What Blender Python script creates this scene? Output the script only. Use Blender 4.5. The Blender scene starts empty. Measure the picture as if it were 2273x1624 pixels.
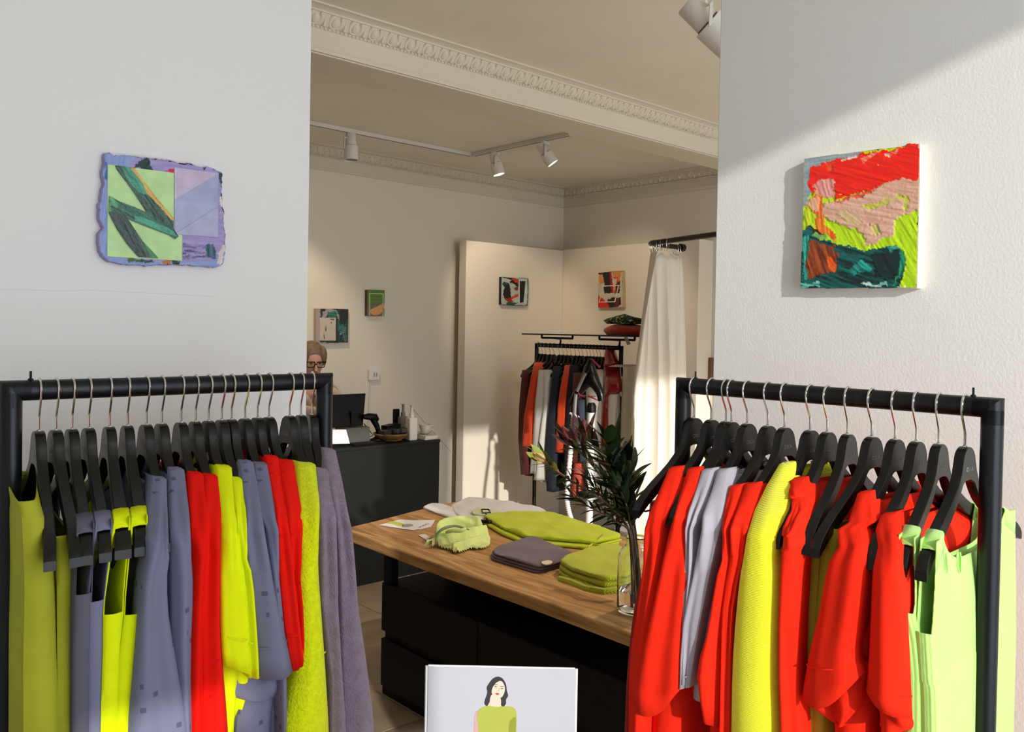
import bpy, math, random
from mathutils import Vector, Matrix
random.seed(7)
SC = bpy.context.scene
COL = SC.collection
PI = math.pi

# ------------------------------------------------------------------ camera
cd = bpy.data.cameras.new('camera'); cam = bpy.data.objects.new('camera', cd); COL.objects.link(cam)
yaw, pitch, roll = math.radians(47.5), math.atan(30/1890), 0.0175
f0 = Vector((math.cos(yaw), math.sin(yaw), 0)); r0 = Vector((math.sin(yaw), -math.cos(yaw), 0)); u0 = Vector((0, 0, 1))
fw = f0*math.cos(pitch) - u0*math.sin(pitch); u1 = u0*math.cos(pitch) + f0*math.sin(pitch)
rr = r0*math.cos(roll) + u1*math.sin(roll); uu = u1*math.cos(roll) - r0*math.sin(roll)
cam.matrix_world = Matrix(((rr.x, uu.x, -fw.x, 0), (rr.y, uu.y, -fw.y, 0), (rr.z, uu.z, -fw.z, 1.58), (0, 0, 0, 1)))
cd.sensor_width = 36; cd.lens = 36*1890/2273; cd.shift_y = -50/2273; cd.clip_start = 0.02
SC.camera = cam

# ------------------------------------------------------------------ light
w = bpy.data.worlds.new('sky'); SC.world = w; w.use_nodes = True
bg = w.node_tree.nodes['Background']
bg.inputs[0].default_value = (0.86, 0.93, 1.0, 1); bg.inputs[1].default_value = 3.25
sl = bpy.data.lights.new('sun', 'SUN'); sl.energy = 3.1; sl.angle = math.radians(1.0); sl.color = (1, 0.95, 0.87)
sun = bpy.data.objects.new('sun', sl); COL.objects.link(sun)
sun.rotation_euler = Vector((0.37, 1, -0.305)).to_track_quat('-Z', 'Y').to_euler(); sun.location = (-1, -4, 3)
def portal(x0, x1, z0, z1, y):
    l = bpy.data.lights.new('window_portal', 'AREA'); l.shape = 'RECTANGLE'; l.size = x1-x0; l.size_y = z1-z0
    l.cycles.is_portal = True
    o = bpy.data.objects.new('window_portal', l); COL.objects.link(o); o.location = ((x0+x1)/2, y, (z0+z1)/2)
    o.rotation_euler = (PI/2, 0, 0)
portal(0.02, 5.0, 0.3, 2.73, -1.2)
def spot(loc, target, energy, deg, blend=0.6, color=(1, 0.80, 0.60), size=0.03):
    l = bpy.data.lights.new('spot', 'SPOT'); l.energy = energy; l.spot_size = math.radians(deg); l.spot_blend = blend
    l.color = color; l.shadow_soft_size = size
    o = bpy.data.objects.new('spot', l); COL.objects.link(o); o.location = loc
    o.rotation_euler = (Vector(target)-Vector(loc)).to_track_quat('-Z', 'Y').to_euler()
    return o
vs = SC.view_settings
SC.display_settings.display_device = 'sRGB'
vs.view_transform = 'Standard'; vs.look = 'None'; vs.exposure = 0.0; vs.gamma = 1.0; vs.use_curve_mapping = False

# ------------------------------------------------------------------ materials
def lin(h):
    h = h.lstrip('#'); o = []
    for i in (0, 2, 4):
        c = int(h[i:i+2], 16)/255
        o.append(c/12.92 if c <= 0.04045 else ((c+0.055)/1.055)**2.4)
    return tuple(o)
MATS = {}
def M(name, col, rough=0.6, metal=0.0, bump=0.0, scale=60.0, var=0.0, vscale=8.0, stretch=None, sheen=0.0, trans=0.0, spec=0.5, coat=0.0):
    if name in MATS: return MATS[name]
    m = bpy.data.materials.new(name); m.use_nodes = True; MATS[name] = m
    nt = m.node_tree; b = nt.nodes['Principled BSDF']
    c = lin(col) if isinstance(col, str) else col
    b.inputs['Base Color'].default_value = (*c, 1); b.inputs['Roughness'].default_value = rough
    b.inputs['Metallic'].default_value = metal; b.inputs['Specular IOR Level'].default_value = spec
    if sheen: b.inputs['Sheen Weight'].default_value = sheen; b.inputs['Sheen Roughness'].default_value = 0.5
    if coat: b.inputs['Coat Weight'].default_value = coat; b.inputs['Coat Roughness'].default_value = 0.08
    if trans: b.inputs['Transmission Weight'].default_value = trans
    if bump or var:
        tc = nt.nodes.new('ShaderNodeTexCoord'); mp = nt.nodes.new('ShaderNodeMapping')
        nt.links.new(tc.outputs['Object'], mp.inputs[0])
        if stretch: mp.inputs['Scale'].default_value = stretch
        if var:
            n = nt.nodes.new('ShaderNodeTexNoise'); n.inputs['Scale'].default_value = vscale; n.inputs['Detail'].default_value = 6
            nt.links.new(mp.outputs[0], n.inputs['Vector'])
            r = nt.nodes.new('ShaderNodeValToRGB'); r.color_ramp.elements[0].position = 0.3; r.color_ramp.elements[1].position = 0.7
            r.color_ramp.elements[0].color = (*[x*(1-var) for x in c], 1); r.color_ramp.elements[1].color = (*[min(1, x*(1+var)) for x in c], 1)
            nt.links.new(n.outputs[0], r.inputs[0]); nt.links.new(r.outputs[0], b.inputs['Base Color'])
        if bump:
            n2 = nt.nodes.new('ShaderNodeTexNoise'); n2.inputs['Scale'].default_value = scale; n2.inputs['Detail'].default_value = 4
            nt.links.new(mp.outputs[0], n2.inputs['Vector'])
            bp = nt.nodes.new('ShaderNodeBump'); bp.inputs['Strength'].default_value = bump; bp.inputs['Distance'].default_value = 0.004
            nt.links.new(n2.outputs[0], bp.inputs['Height']); nt.links.new(bp.outputs[0], b.inputs['Normal'])
    return m
def ribbed(name, col, scale, axis='Z', strength=0.6, rough=0.9):
    m = M(name, col, rough, sheen=0.2, var=0.05)
    nt = m.node_tree; b = nt.nodes['Principled BSDF']
    tc = nt.nodes.new('ShaderNodeTexCoord'); wv = nt.nodes.new('ShaderNodeTexWave'); wv.bands_direction = axis
    wv.inputs['Scale'].default_value = scale; wv.inputs['Distortion'].default_value = 0.6; wv.inputs['Detail'].default_value = 1
    nt.links.new(tc.outputs['Object'], wv.inputs['Vector'])
    bp = nt.nodes.new('ShaderNodeBump'); bp.inputs['Strength'].default_value = strength; bp.inputs['Distance'].default_value = 0.006
    nt.links.new(wv.outputs[0], bp.inputs['Height']); nt.links.new(bp.outputs[0], b.inputs['Normal'])
    return m
def flecked(name, col, dark, scale=26, th=0.16):
    m = M(name, col, 0.9, spec=0.15, bump=0.5, scale=14, stretch=(1, 1, 0.4))
    nt = m.node_tree; b = nt.nodes['Principled BSDF']
    tc = nt.nodes.new('ShaderNodeTexCoord'); v = nt.nodes.new('ShaderNodeTexVoronoi'); v.inputs['Scale'].default_value = scale
    v.inputs['Randomness'].default_value = 1.0; v.distance = 'CHEBYCHEV'
    nt.links.new(tc.outputs['Object'], v.inputs['Vector'])
    r = nt.nodes.new('ShaderNodeValToRGB'); r.color_ramp.interpolation = 'CONSTANT'
    r.color_ramp.elements[0].color = (*lin(dark), 1); r.color_ramp.elements[1].color = (*lin(col), 1); r.color_ramp.elements[1].position = th
    nt.links.new(v.outputs['Distance'], r.inputs[0]); nt.links.new(r.outputs[0], b.inputs['Base Color'])
    return m
def emit(name, col, s):
    m = bpy.data.materials.new(name); m.use_nodes = True; nt = m.node_tree; b = nt.nodes['Principled BSDF']
    b.inputs['Emission Color'].default_value = (*lin(col), 1); b.inputs['Emission Strength'].default_value = s; return m
def paint_attr(name, rough=0.4):
    if name in MATS: return MATS[name]
    m = M(name, '#ffffff', rough, bump=0.3, scale=120); nt = m.node_tree
    a = nt.nodes.new('ShaderNodeVertexColor'); a.layer_name = 'Pigment'; nt.links.new(a.outputs[0], nt.nodes['Principled BSDF'].inputs['Base Color'])
    return m
def paint(h, rough=0.55): return M('paint_'+h.lstrip('#'), h, rough, bump=0.35, scale=70, var=0.10, vscale=30, stretch=(1, 1, 1))

# ------------------------------------------------------------------ builders
ORG = {}
def setp(o, **k):
    for a, b in k.items():
        if b is not None: o[a] = b
    return o
def thing(name, label, cat, loc, group=None):
    o = bpy.data.objects.new(name, None); COL.objects.link(o); o.location = loc; o.empty_display_size = 0.05
    ORG[o.name] = Vector(loc); return setp(o, label=label, category=cat, group=group)
class MB:
    def __init__(s): s.v = []; s.f = []
    def add(s, vs, fs):
        n = len(s.v); s.v += [tuple(p) for p in vs]; s.f += [tuple(n+i for i in q) for q in fs]; return s
    def box(s, x0, y0, z0, x1, y1, z1):
        return s.add([(x0, y0, z0), (x1, y0, z0), (x1, y1, z0), (x0, y1, z0), (x0, y0, z1), (x1, y0, z1), (x1, y1, z1), (x0, y1, z1)],
                     [(0, 3, 2, 1), (4, 5, 6, 7), (0, 1, 5, 4), (1, 2, 6, 5), (2, 3, 7, 6), (3, 0, 4, 7)])
    def obox(s, c, ax, ay, az):                      # half-axis vectors
        c, ax, ay, az = map(Vector, (c, ax, ay, az)); p = []
        for k in (-1, 1):
            for i, j in ((-1, -1), (1, -1), (1, 1), (-1, 1)): p.append(c+ax*i+ay*j+az*k)
        return s.add(p, [(0, 3, 2, 1), (4, 5, 6, 7), (0, 1, 5, 4), (1, 2, 6, 5), (2, 3, 7, 6), (3, 0, 4, 7)])
    def loft(s, rings, cap0=True, cap1=True, closed=True):
        n = len(rings[0]); vs = [p for r in rings for p in r]; fs = []
        for i in range(len(rings)-1):
            for j in range(n if closed else n-1):
                k = (j+1) % n; fs.append((i*n+j, i*n+k, (i+1)*n+k, (i+1)*n+j))
        if cap0: fs.append(tuple(range(n-1, -1, -1)))
        if cap1: fs.append(tuple((len(rings)-1)*n+j for j in range(n)))
        return s.add(vs, fs)
    def tube(s, path, r, n=8, closed=False, cap=True):
        P = [Vector(p) for p in path]; R = r if isinstance(r, (list, tuple)) else [r]*len(P); rings = []
        up = None
        for i, p in enumerate(P):
            t = (P[(i+1) % len(P)] - P[i-1]) if closed else (P[min(i+1, len(P)-1)] - P[max(i-1, 0)])
            t.normalize()
            if up is None:
                up = Vector((0, 0, 1)) if abs(t.z) < 0.9 else Vector((1, 0, 0))
            x = up.cross(t); x = x.normalized() if x.length > 1e-6 else Vector((1, 0, 0)); y = t.cross(x); up = y
            rings.append([p + (x*math.cos(2*PI*k/n) + y*math.sin(2*PI*k/n))*R[i] for k in range(n)])
        if closed: rings.append(rings[0]); cap = False
        return s.loft(rings, cap, cap)
    def lathe(s, c, prof, n=24, M3=None):
        rings = []
        for r, z in prof:
            ring = []
            for k in range(n):
                v = Vector((r*math.cos(2*PI*k/n), r*math.sin(2*PI*k/n), z))
                if M3: v = M3 @ v
                ring.append(Vector(c)+v)
            rings.append(ring)
        return s.loft(rings, prof[0][0] > 1e-5, prof[-1][0] > 1e-5)
    def slab(s, pts, nv, t):
        pts = [Vector(p) for p in pts]; nv = Vector(nv); n = len(pts)
        vs = [p+nv*t for p in pts] + pts
        fs = [tuple(range(n)), tuple(range(2*n-1, n-1, -1))] + [(i, i+n, (i+1) % n+n, (i+1) % n) for i in range(n)]
        return s.add(vs, fs)
    def ell(s, c, rx, ry, rz, nu=16, nv=10, M3=None):
        prof = [(math.sin(PI*i/nv), -math.cos(PI*i/nv)) for i in range(nv+1)]
        rings = []
        for r, z in prof:
            ring = []
            for k in range(nu):
                v = Vector((max(r, 0.001)*math.cos(2*PI*k/nu)*rx, max(r, 0.001)*math.sin(2*PI*k/nu)*ry, z*rz))
                if M3: v = M3 @ v
                ring.append(Vector(c)+v)
            rings.append(ring)
        return s.loft(rings)
    def build(s, name, mat, parent=None, smooth=40, bev=0.0, solid=0.0, sub=0, **props):
        org = ORG[parent.name] if parent else Vector((0, 0, 0))
        me = bpy.data.meshes.new(name); me.from_pydata([tuple(Vector(p)-org) for p in s.v], [], s.f); me.update()
        for m in (mat if isinstance(mat, list) else [mat]): me.materials.append(m)
        if smooth:
            me.polygons.foreach_set('use_smooth', [True]*len(me.polygons)); me.set_sharp_from_angle(angle=math.radians(smooth))
        o = bpy.data.objects.new(name, me); COL.objects.link(o); o.parent = parent; ORG[o.name] = org
        if solid: d = o.modifiers.new('solid', 'SOLIDIFY'); d.thickness = solid; d.offset = 0
        if bev: d = o.modifiers.new('bevel', 'BEVEL'); d.width = bev; d.segments = 2; d.limit_method = 'ANGLE'
        if sub: d = o.modifiers.new('sub', 'SUBSURF'); d.levels = sub; d.render_levels = sub
        return setp(o, **props)
def tag(o, label, cat, group=None): return setp(o, label=label, category=cat, group=group)
def dup(root, loc, label=None, group=None, rotz=0.0):
    def rec(o, par):
        c = o.copy(); COL.objects.link(c); c.parent = par
        for ch in list(o.children): rec(ch, c)
        return c
    r = rec(root, None); r.location = loc; r.rotation_euler = (0, 0, rotz)
    if label: r['label'] = label
    if group: r['group'] = group
    ORG[r.name] = Vector(loc); return r
def smoothpoly(pts, it=2):
    P = [Vector(p) for p in pts]
    for _ in range(it):
        Q = []
        for i in range(len(P)):
            a, b = P[i], P[(i+1) % len(P)]; Q += [a*0.75+b*0.25, a*0.25+b*0.75]
        P = Q
    return P
def rough_edge(pts, amp, step, normal):
    """subdivide a closed outline and jitter it inside its plane"""
    P = [Vector(p) for p in pts]; out = []
    for i in range(len(P)):
        a, b = P[i], P[(i+1) % len(P)]; n = max(1, int((b-a).length/step)); d = (b-a).normalized().cross(Vector(normal))
        for k in range(n): out.append(a.lerp(b, k/n) + d*random.uniform(-amp, amp))
    return out
def text_verts(body, size):
    cu = bpy.data.curves.new('t', 'FONT'); cu.body = body; cu.size = size; cu.align_x = 'CENTER'; cu.resolution_u = 2
    o = bpy.data.objects.new('t', cu); COL.objects.link(o); dg = bpy.context.evaluated_depsgraph_get()
    me = bpy.data.meshes.new_from_object(o.evaluated_get(dg))
    v = [tuple(p.co) for p in me.vertices]; f = [tuple(p.vertices) for p in me.polygons]
    bpy.data.objects.remove(o); bpy.data.meshes.remove(me); return v, f
def cr(vals, n):
    """resample a list of number tuples with Catmull-Rom to n rows"""
    m = len(vals); out = []
    for i in range(n):
        t = i*(m-1)/(n-1); k = min(int(t), m-2); u = t-k
        p = [vals[max(0, min(m-1, k+j))] for j in (-1, 0, 1, 2)]
        out.append(tuple(0.5*((2*p[1][c]) + (-p[0][c]+p[2][c])*u + (2*p[0][c]-5*p[1][c]+4*p[2][c]-p[3][c])*u*u + (-p[0][c]+3*p[1][c]-3*p[2][c]+p[3][c])*u**3) for c in range(len(vals[0]))))
    return out

# ------------------------------------------------------------------ setting
WALL = M('wall_paint', '#e9e8e8', 0.85, bump=0.08, scale=90)
WALLT = M('roller_paint', '#e9e8e6', 0.8, bump=0.17, scale=170)
BACK = M('back_wall_paint', '#e3dac9', 0.85, bump=0.06, scale=60)
TRIMP = M('ceiling_paint_dimmed', '#d6cdbb', 0.9, bump=0.08, scale=40)  # same paint as the ceiling, darkened to tone down light on beam and cornice
CEIL = M('ceiling_paint', '#e6e0cf', 0.9, bump=0.10, scale=25, var=0.03, vscale=3)
def struct(name, mb, mat, parent=None, **k):
    if parent is None: k['kind'] = 'structure'
    return mb.build(name, mat, parent, **k)
struct('wall_left', MB().box(-1.3, 1.9, 0, 1.052, 2.02, 2.82), WALL, bev=0.002)
struct('wall_right', MB().box(1.8, -0.95, 0, 1.9, 1.223, 2.82), WALLT, bev=0.003)
struct('wall_back', MB().box(-1.4, 5.25, 0, 5.5, 5.35, 2.82), BACK)
struct('wall_end', MB().box(5.4, -1.3, 0, 5.5, 5.25, 2.82), BACK)
struct('wall_side', MB().box(-1.4, -1.3, 0, -1.3, 5.25, 2.82), WALL)
m = MB()
m.box(-1.3, -1.3, 0, 5.4, -1.2, 0.3).box(-1.3, -1.3, 2.73, 5.4, -1.2, 2.82).box(5.0, -1.3, 0.3, 5.4, -1.2, 2.73)
m.box(-1.3, -1.3, 0.3, 0.02, -1.2, 1.68).box(-1.3, -1.3, 1.79, 0.02, -1.2, 2.73).box(-1.3, -1.3, 1.68, -0.60, -1.2, 1.79).box(-0.30, -1.3, 1.68, 0.02, -1.2, 1.79)  # slot added to the unseen wall to drop sun patches on the left rack
struct('wall_front', m, WALL, smooth=0)
struct('ceiling', MB().box(-1.4, -1.3, 2.82, 5.5, 5.35, 2.9), CEIL)
FL = M('floor_bed', '#4e463d', 0.8)
floor = struct('floor', MB().box(-1.4, -1.3, -0.05, 5.5, 5.35, -0.012), FL)
TILE = M('stone_tile', '#a8957d', 0.45, bump=0.1, scale=30, var=0.22, vscale=3.2, stretch=(1, 2.2, 1))
tp = None
for i in range(12):
    for j in range(6):
        x0, y0 = -1.38+i*0.575, -1.68+j*1.11
        if tp is None: tp = MB().box(0.002, 0.002, -0.012, 0.573, 1.108, 0).build('tile', TILE, floor, bev=0.002); o = tp
        else: o = tp.copy(); COL.objects.link(o); o.parent = floor
        o.location = (x0, y0, 0); o.scale = (1, 1, 1)
        if y0 < -1.31: o.location.y = -1.3; o.scale.y = 0.65
        if y0 + 1.11 > 5.35: o.scale.y = 0.9
# downstand beam between the rooms
struct('beam', MB().box(-1.3, 3.02, 2.655, 5.4, 3.24, 2.82), TRIMP, bev=0.004).name = 'trim_4'
# partition panels of the alcove
struct('wall_alcove_left', MB().box(4.155, 5.07, 0, 5.3, 5.157, 2.262), BACK, bev=0.004)
struct('wall_alcove_right', MB().box(5.22, 3.685, 0, 5.4, 5.07, 2.272), BACK, bev=0.004)
SK = M('skirting_paint', '#dedbd6', 0.5)
struct('baseboard_left', MB().box(4.155, 5.058, 0, 5.21, 5.07, 0.08), SK, bev=0.002)
struct('baseboard_right', MB().box(5.208, 3.685, 0, 5.22, 5.058, 0.08), SK, bev=0.002)
struct('baseboard_back', MB().box(1.0, 5.236, 0, 4.15, 5.25, 0.12), SK, bev=0.002)
# cornices with an egg and dart row
PROF = [(0, -0.16), (0.012, -0.16), (0.012, -0.15), (0.02, -0.14), (0.02, -0.075), (0.026, -0.071), (0.026, -0.065), (0.022, -0.062),
        (0.034, -0.056), (0.048, -0.042), (0.06, -0.022), (0.066, -0.022), (0.066, -0.015), (0.086, -0.007), (0.102, -0.007), (0.102, 0.0)]
def cornice(name, org, e, n, L, eggs, e0, pitch):
    org, e, n = Vector(org), Vector(e), Vector(n); z = Vector((0, 0, 1))
    rings = [[org + e*s + n*a + z*b for a, b in PROF] for s in (0, L)]
    t = struct(name, MB().loft(rings, True, True, False), TRIMP, smooth=25)
    tv = (n*0.69 + z*0.72).normalized(); nn = (n*0.72 - z*0.69).normalized()
    M3 = Matrix((e, tv, nn)).transposed()
    proto = None; beads = MB()
    for i in range(eggs):
        c = org + e*(e0+i*pitch) + n*0.041 + z*(-0.043)
        if proto is None:
            mb = MB().ell((0, 0, 0), 0.017, 0.022, 0.010, 10, 6, M3)
            rim = [M3 @ Vector((0.026*math.sin(a), 0.006-0.030*math.cos(a), 0.002)) for a in [x*PI/8 for x in range(-6, 7)]]
            proto = mb.tube([Vector(p) for p in rim], 0.0045, 5).build('egg', TRIMP, t); o = proto
        else: o = proto.copy(); COL.objects.link(o); o.parent = t
        o.location = c
        d = org + e*(e0+(i+0.5)*pitch)
        beads.tube([d + n*0.056 + z*(-0.024), d + n*0.03 + z*(-0.060)], [0.003, 0.009], 5)
        for q in range(5): beads.ell(org + e*(e0+(i-0.4+q*0.2)*pitch) + n*0.027 + z*(-0.069), 0.0055, 0.005, 0.0055, 6, 4)
    beads.build('dart_and_bead', TRIMP, t, kind='stuff')
cornice('trim_1', (1.3, 3.02, 2.82), (1, 0, 0), (0, -1, 0), 4.1, 32, 0.18, 0.0905)
cornice('trim_2', (1.3, 5.25, 2.82), (1, 0, 0), (0, -1, 0), 4.1, 44, 0.05, 0.092)
cornice('trim_3', (5.4, 3.2, 2.82), (0, 1, 0), (-1, 0, 0), 2.05, 22, 0.05, 0.092)
# hairline crack in the left wall's plaster
cr_pts = [(0.385,1.9,1.6415),(0.432,1.9,1.6428),(0.4891,1.9,1.6435),(0.5576,1.9,1.6474),(0.6206,1.9,1.6464),(0.6868,1.9,1.6463),(0.7563,1.9,1.6451),(0.8187,1.9,1.6446)]
MB().tube([Vector(p) for p in cr_pts], 0.0003, 4).build('trim_5', M('crack_grey', '#cfcdcc', 0.9), kind='structure')

# ------------------------------------------------------------------ track lights
WM = M('white_lamp_metal', '#dedad2', 0.4)
tr = thing('lighting_track', 'white L-shaped ceiling lighting track over the shop counter', 'track', (3.85, 4.65, 2.80))
MB().box(2.0, 4.63, 2.795, 3.865, 4.67, 2.82).build('track_rail', WM, tr, bev=0.002)
MB().box(3.83, 3.69, 2.795, 3.87, 4.63, 2.82).build('track_rail', WM, tr, bev=0.002)
MB().box(3.825, 4.62, 2.792, 3.88, 4.675, 2.795).build('corner_joint', WM, tr, bev=0.001)
SLOT = M('slot_dark', '#55504a', 0.6)
MB().box(2.0, 4.642, 2.7935, 3.82, 4.648, 2.795).build('conductor_slot', SLOT, tr, smooth=0)
MB().box(3.842, 3.70, 2.7935, 3.848, 4.61, 2.795).build('conductor_slot', SLOT, tr, smooth=0)
LAMP_ON = emit('lamp_lens_lit', '#fff3df', 14); LAMP_OFF = M('lamp_lens_off', '#b9b4aa', 0.3)
def track_lamp(top, aim, label, on, stem=0.05, r=0.042, L=0.15, z0=2.795):
    x, y = top; t = thing('track_spotlight', label, 'spotlight', (x, y, z0), None)
    MB().box(x-0.03, y-0.014, z0-0.018, x+0.03, y+0.014, z0).build('adapter', WM, t, bev=0.003)
    a = Vector(aim).normalized(); piv = Vector((x, y, z0-0.018-stem)); side = a.cross(Vector((0, 0, 1)))
    side = side.normalized() if side.length > 0.05 else Vector((1, 0, 0))
    m = MB().tube([(x, y, z0-0.016), (x, y, piv.z+0.03)], 0.008, 8)
    m.obox(piv + side*(r+0.004) + Vector((0, 0, 0.0)), side*0.003, Vector((0, 0, 0.035)), a.cross(side)*0.009)
    m.obox(piv + side*(r*0.5) + Vector((0, 0, 0.034)), side*(r*0.6), Vector((0, 0, 0.003)), a.cross(side)*0.009)
    m.build('bracket', WM, t, bev=0.001)
    up = Vector((0, 0, 1)) if abs(a.z) < 0.95 else Vector((1, 0, 0)); xx = up.cross(a).normalized(); M3 = Matrix((xx, a.cross(xx), a)).transposed()
    c = piv - a*L*0.4
    body = MB().lathe(c, [(0.0, 0), (r*0.62, 0), (r*0.72, 0.006), (r*0.8, L*0.45), (r*0.8, L*0.45), (r*0.77, L*0.455), (r*0.77, L*0.475), (r, L*0.48), (r, L), (r*0.9, L), (r*0.88, L*0.96)], 20, M3)
    body.build('lamp_body', WM, t)
    MB().lathe(c + a*L*0.45, [(r*0.79, 0.001), (r*0.79, 0.004)], 20, M3).build('seam_ring', SLOT, t)
    MB().lathe(c + a*L*0.96, [(0.0, 0.0), (r*0.89, 0)], 20, M3).build('lens', LAMP_ON if on else LAMP_OFF, t)
    return c + a*(L+0.01)
p1 = track_lamp((3.85, 4.40), (0.22, -0.18, -1), 'lit white spotlight on the short track, the one nearer the track corner', True)
p2 = track_lamp((3.85, 3.92), (0.5, -0.42, -0.9), 'lit white spotlight near the free end of the short track', True)
p3 = track_lamp((2.86, 4.65), (0.0, -0.06, -1), 'unlit white spotlight hanging straight down from the long track', False, stem=0.05, r=0.045, L=0.17)
p4 = track_lamp((2.19, 1.545), (0.62, -0.45, -0.62), 'large grey white spotlight half hidden by the right wall near the ceiling', False, stem=0.265, r=0.052, L=0.19, z0=2.82)
spot(p1, (4.62, 5.07, 1.75), 30, 58); spot(p2, (5.22, 4.45, 1.6), 34, 62)
spot((2.25, 4.3, 2.74), (2.72, 5.25, 1.45), 48, 54)
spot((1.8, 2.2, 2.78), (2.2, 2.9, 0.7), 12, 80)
spot((3.3, 1.8, 2.6), (3.4, 1.8, 0), 70, 130)  # unseen downlight added so the floor bounces light to the ceiling
spot((2.5, 3.6, 2.6), (2.4, 3.4, 0), 16, 110)  # added fill with no lamp body, lifts the floor and ceiling at the back

# ------------------------------------------------------------------ clothes racks, hangers
STEEL = M('black_steel', '#25272a', 0.34, metal=0.75, bump=0.05, scale=40, var=0.25, vscale=14, stretch=(4, 4, 0.4))
BLK = M('black_lacquer', '#050506', 0.30, spec=0.38, bump=0.02, scale=70)
CHR = M('chrome_wire', '#d8d6d2', 0.16, metal=1.0)
LOGO = M('logo_print', '#b9baba', 0.4)
mapL = lambda a, b, z: Vector((a, 1.525+b, z))
mapR = lambda a, b, z: Vector((1.4735+b, a, z))
mapF = lambda a, b, z: Vector((4.6+b, a, z))
def rack(label, mp, a0, a1, zr, r, pins, foot=0.24):
    t = thing('clothes_rack', label, 'clothes rack', mp((a0+a1)/2, 0, 0))
    MB().tube([mp(a0, 0, zr), mp(a1, 0, zr)], r, 20).build('rail', STEEL, t)
    sg = 1 if a1 > a0 else -1
    for a, s in ((a0, sg), (a1, -sg)):
        p = MB().tube([mp(a, 0, 0.03), mp(a, 0, zr-r*0.2)], r, 20); p.build('post', STEEL, t)
        # mitred elbow: the same round section carried round the corner
        e0 = [mp(a+r*math.cos(q)*1.0, r*math.sin(q), zr-r*1.6) for q in [2*PI*k/20 for k in range(20)]]
        e1 = [mp(a+r*math.cos(q), r*math.sin(q), zr - s*r*math.cos(q)) for q in [2*PI*k/20 for k in range(20)]]
        e2 = [mp(a+s*r*1.6, r*math.sin(q), zr - s*r*math.cos(q)) for q in [2*PI*k/20 for k in range(20)]]
        MB().loft([e0, e1, e2]).build('elbow', STEEL, t, smooth=30)
        MB().tube([mp(a, -foot, 0.016), mp(a, foot, 0.016)], 0.016, 12).build('foot', STEEL, t)
    for a in pins: MB().tube([mp(a, 0, zr+r-0.002), mp(a, 0, zr+r+0.002), mp(a, 0, zr+r+0.003), mp(a, 0, zr+r+0.014)], [0.005, 0.004, 0.0019, 0.0019], 8).build('pin', STEEL, t)
    return t
rack('black steel clothes rack on the left with lime, red and grey clothes', mapL, 0.325, 0.885, 1.47, 0.0165, (0.353,))
rack('black steel clothes rack on the right with red, yellow and green clothes', mapR, 1.072, 0.478, 1.47, 0.0165, (1.043, 0.507))

HU = [(0, 0, -0.054), (0.006, -0.0005, -0.054), (0.012, -0.0025, -0.0545), (0.018, -0.0065, -0.056), (0.0235, -0.0145, -0.059), (0.0275, -0.027, -0.063), (0.032, -0.040, -0.069), (0.04, -0.0535, -0.079),
      (0.055, -0.068, -0.094), (0.08, -0.0865, -0.112), (0.11, -0.103, -0.1285), (0.14, -0.1175, -0.1425), (0.168, -0.132, -0.156), (0.190, -0.146, -0.169), (0.2, -0.155, -0.1745), (0.205, -0.163, -0.177)]
def make_hanger(mp, clip=False, small=False, logo=True, rot=0.0, loc=(0, 0, 1.47), label='', group=None, tipw=0.0086):
    """one black wooden shoulder hanger with its hook over the rail; built about the rail's axis at the origin"""
    t = thing('coat_hanger', label, 'hanger', (0, 0, 0), group)
    o0 = mp(0, 0, 0)
    f = lambda a, u, z: mp(a, u, z) - o0
    st = [(-u, zu, zl) for u, zu, zl in reversed(HU[1:])] + HU
    rings = []
    for u, zu, zl in st:
        x = abs(u)/0.205; th = 0.0078 + (tipw-0.0078)*max(0, x-0.1)/0.9; bw = -0.017*x*x; c = 0.0012
        pr = [(-th, zu-c), (-th+c, zu), (th-c, zu), (th, zu-c), (th, zl+c), (th-c, zl), (-th+c, zl), (-th, zl+c)]
        rings.append([f(a+bw, u, z-0.066) for a, z in pr])
    MB().loft(rings).build('shoulder_bar', BLK, t, smooth=32)
    P = [(0, -0.072), (0, -0.045), (-0.003, -0.038), (-0.013, -0.020), (-0.0172, -0.010)] + [(-0.0185*math.cos(q), 0.0185*math.sin(q)) for q in [x*PI/10 for x in range(0, 12)]] + [(0.0165, -0.011)]
    MB().tube([f(0, u, z) for u, z in P], 0.0019 if not small else 0.0016, 7).build('hook', CHR, t)
    MB().lathe(f(0, 0, -0.0672), [(0.0045, -0.001), (0.004, 0.0022), (0.002, 0.004)], 10).build('ferrule', CHR, t)
    if logo:
        v, fa = text_verts('OSKA', 0.0105); sg = 1 if mp is mapR else -1
        m = MB(); m.add([f(-0.0081-abs(p[0])*0.02, sg*p[0], -0.066-0.039+p[1]) for p in v], fa); m.build('lettering', LOGO, t, smooth=0)
    if clip:
        m = MB().tube([f(-0.013, -0.185, -0.232), f(-0.012, -0.17, -0.236), f(-0.010, 0.17, -0.236), f(-0.013, 0.185, -0.232)], 0.002, 7)
        for s in (-1, 1): m.tube([f(-0.013, s*0.183, -0.224), f(-0.013, s*0.185, -0.234)], 0.002, 6)
        m.build('clip_bar', CHR, t)
        for s in (-1, 1):
            b = s*0.13
            m = MB()
            for q in (-1, 1): m.obox(f(-0.011+q*0.006, b, -0.238), f(0.0015, 0, 0), f(0, 0.014, 0), f(q*0.003, 0, 0.017))
            m.tube([f(-0.017, b, -0.236), f(-0.005, b, -0.236)], 0.0045, 8); m.build('clip', CHR, t, bev=0.001)
    t.location = loc; t.rotation_euler = (0, 0, rot); return t

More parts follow.
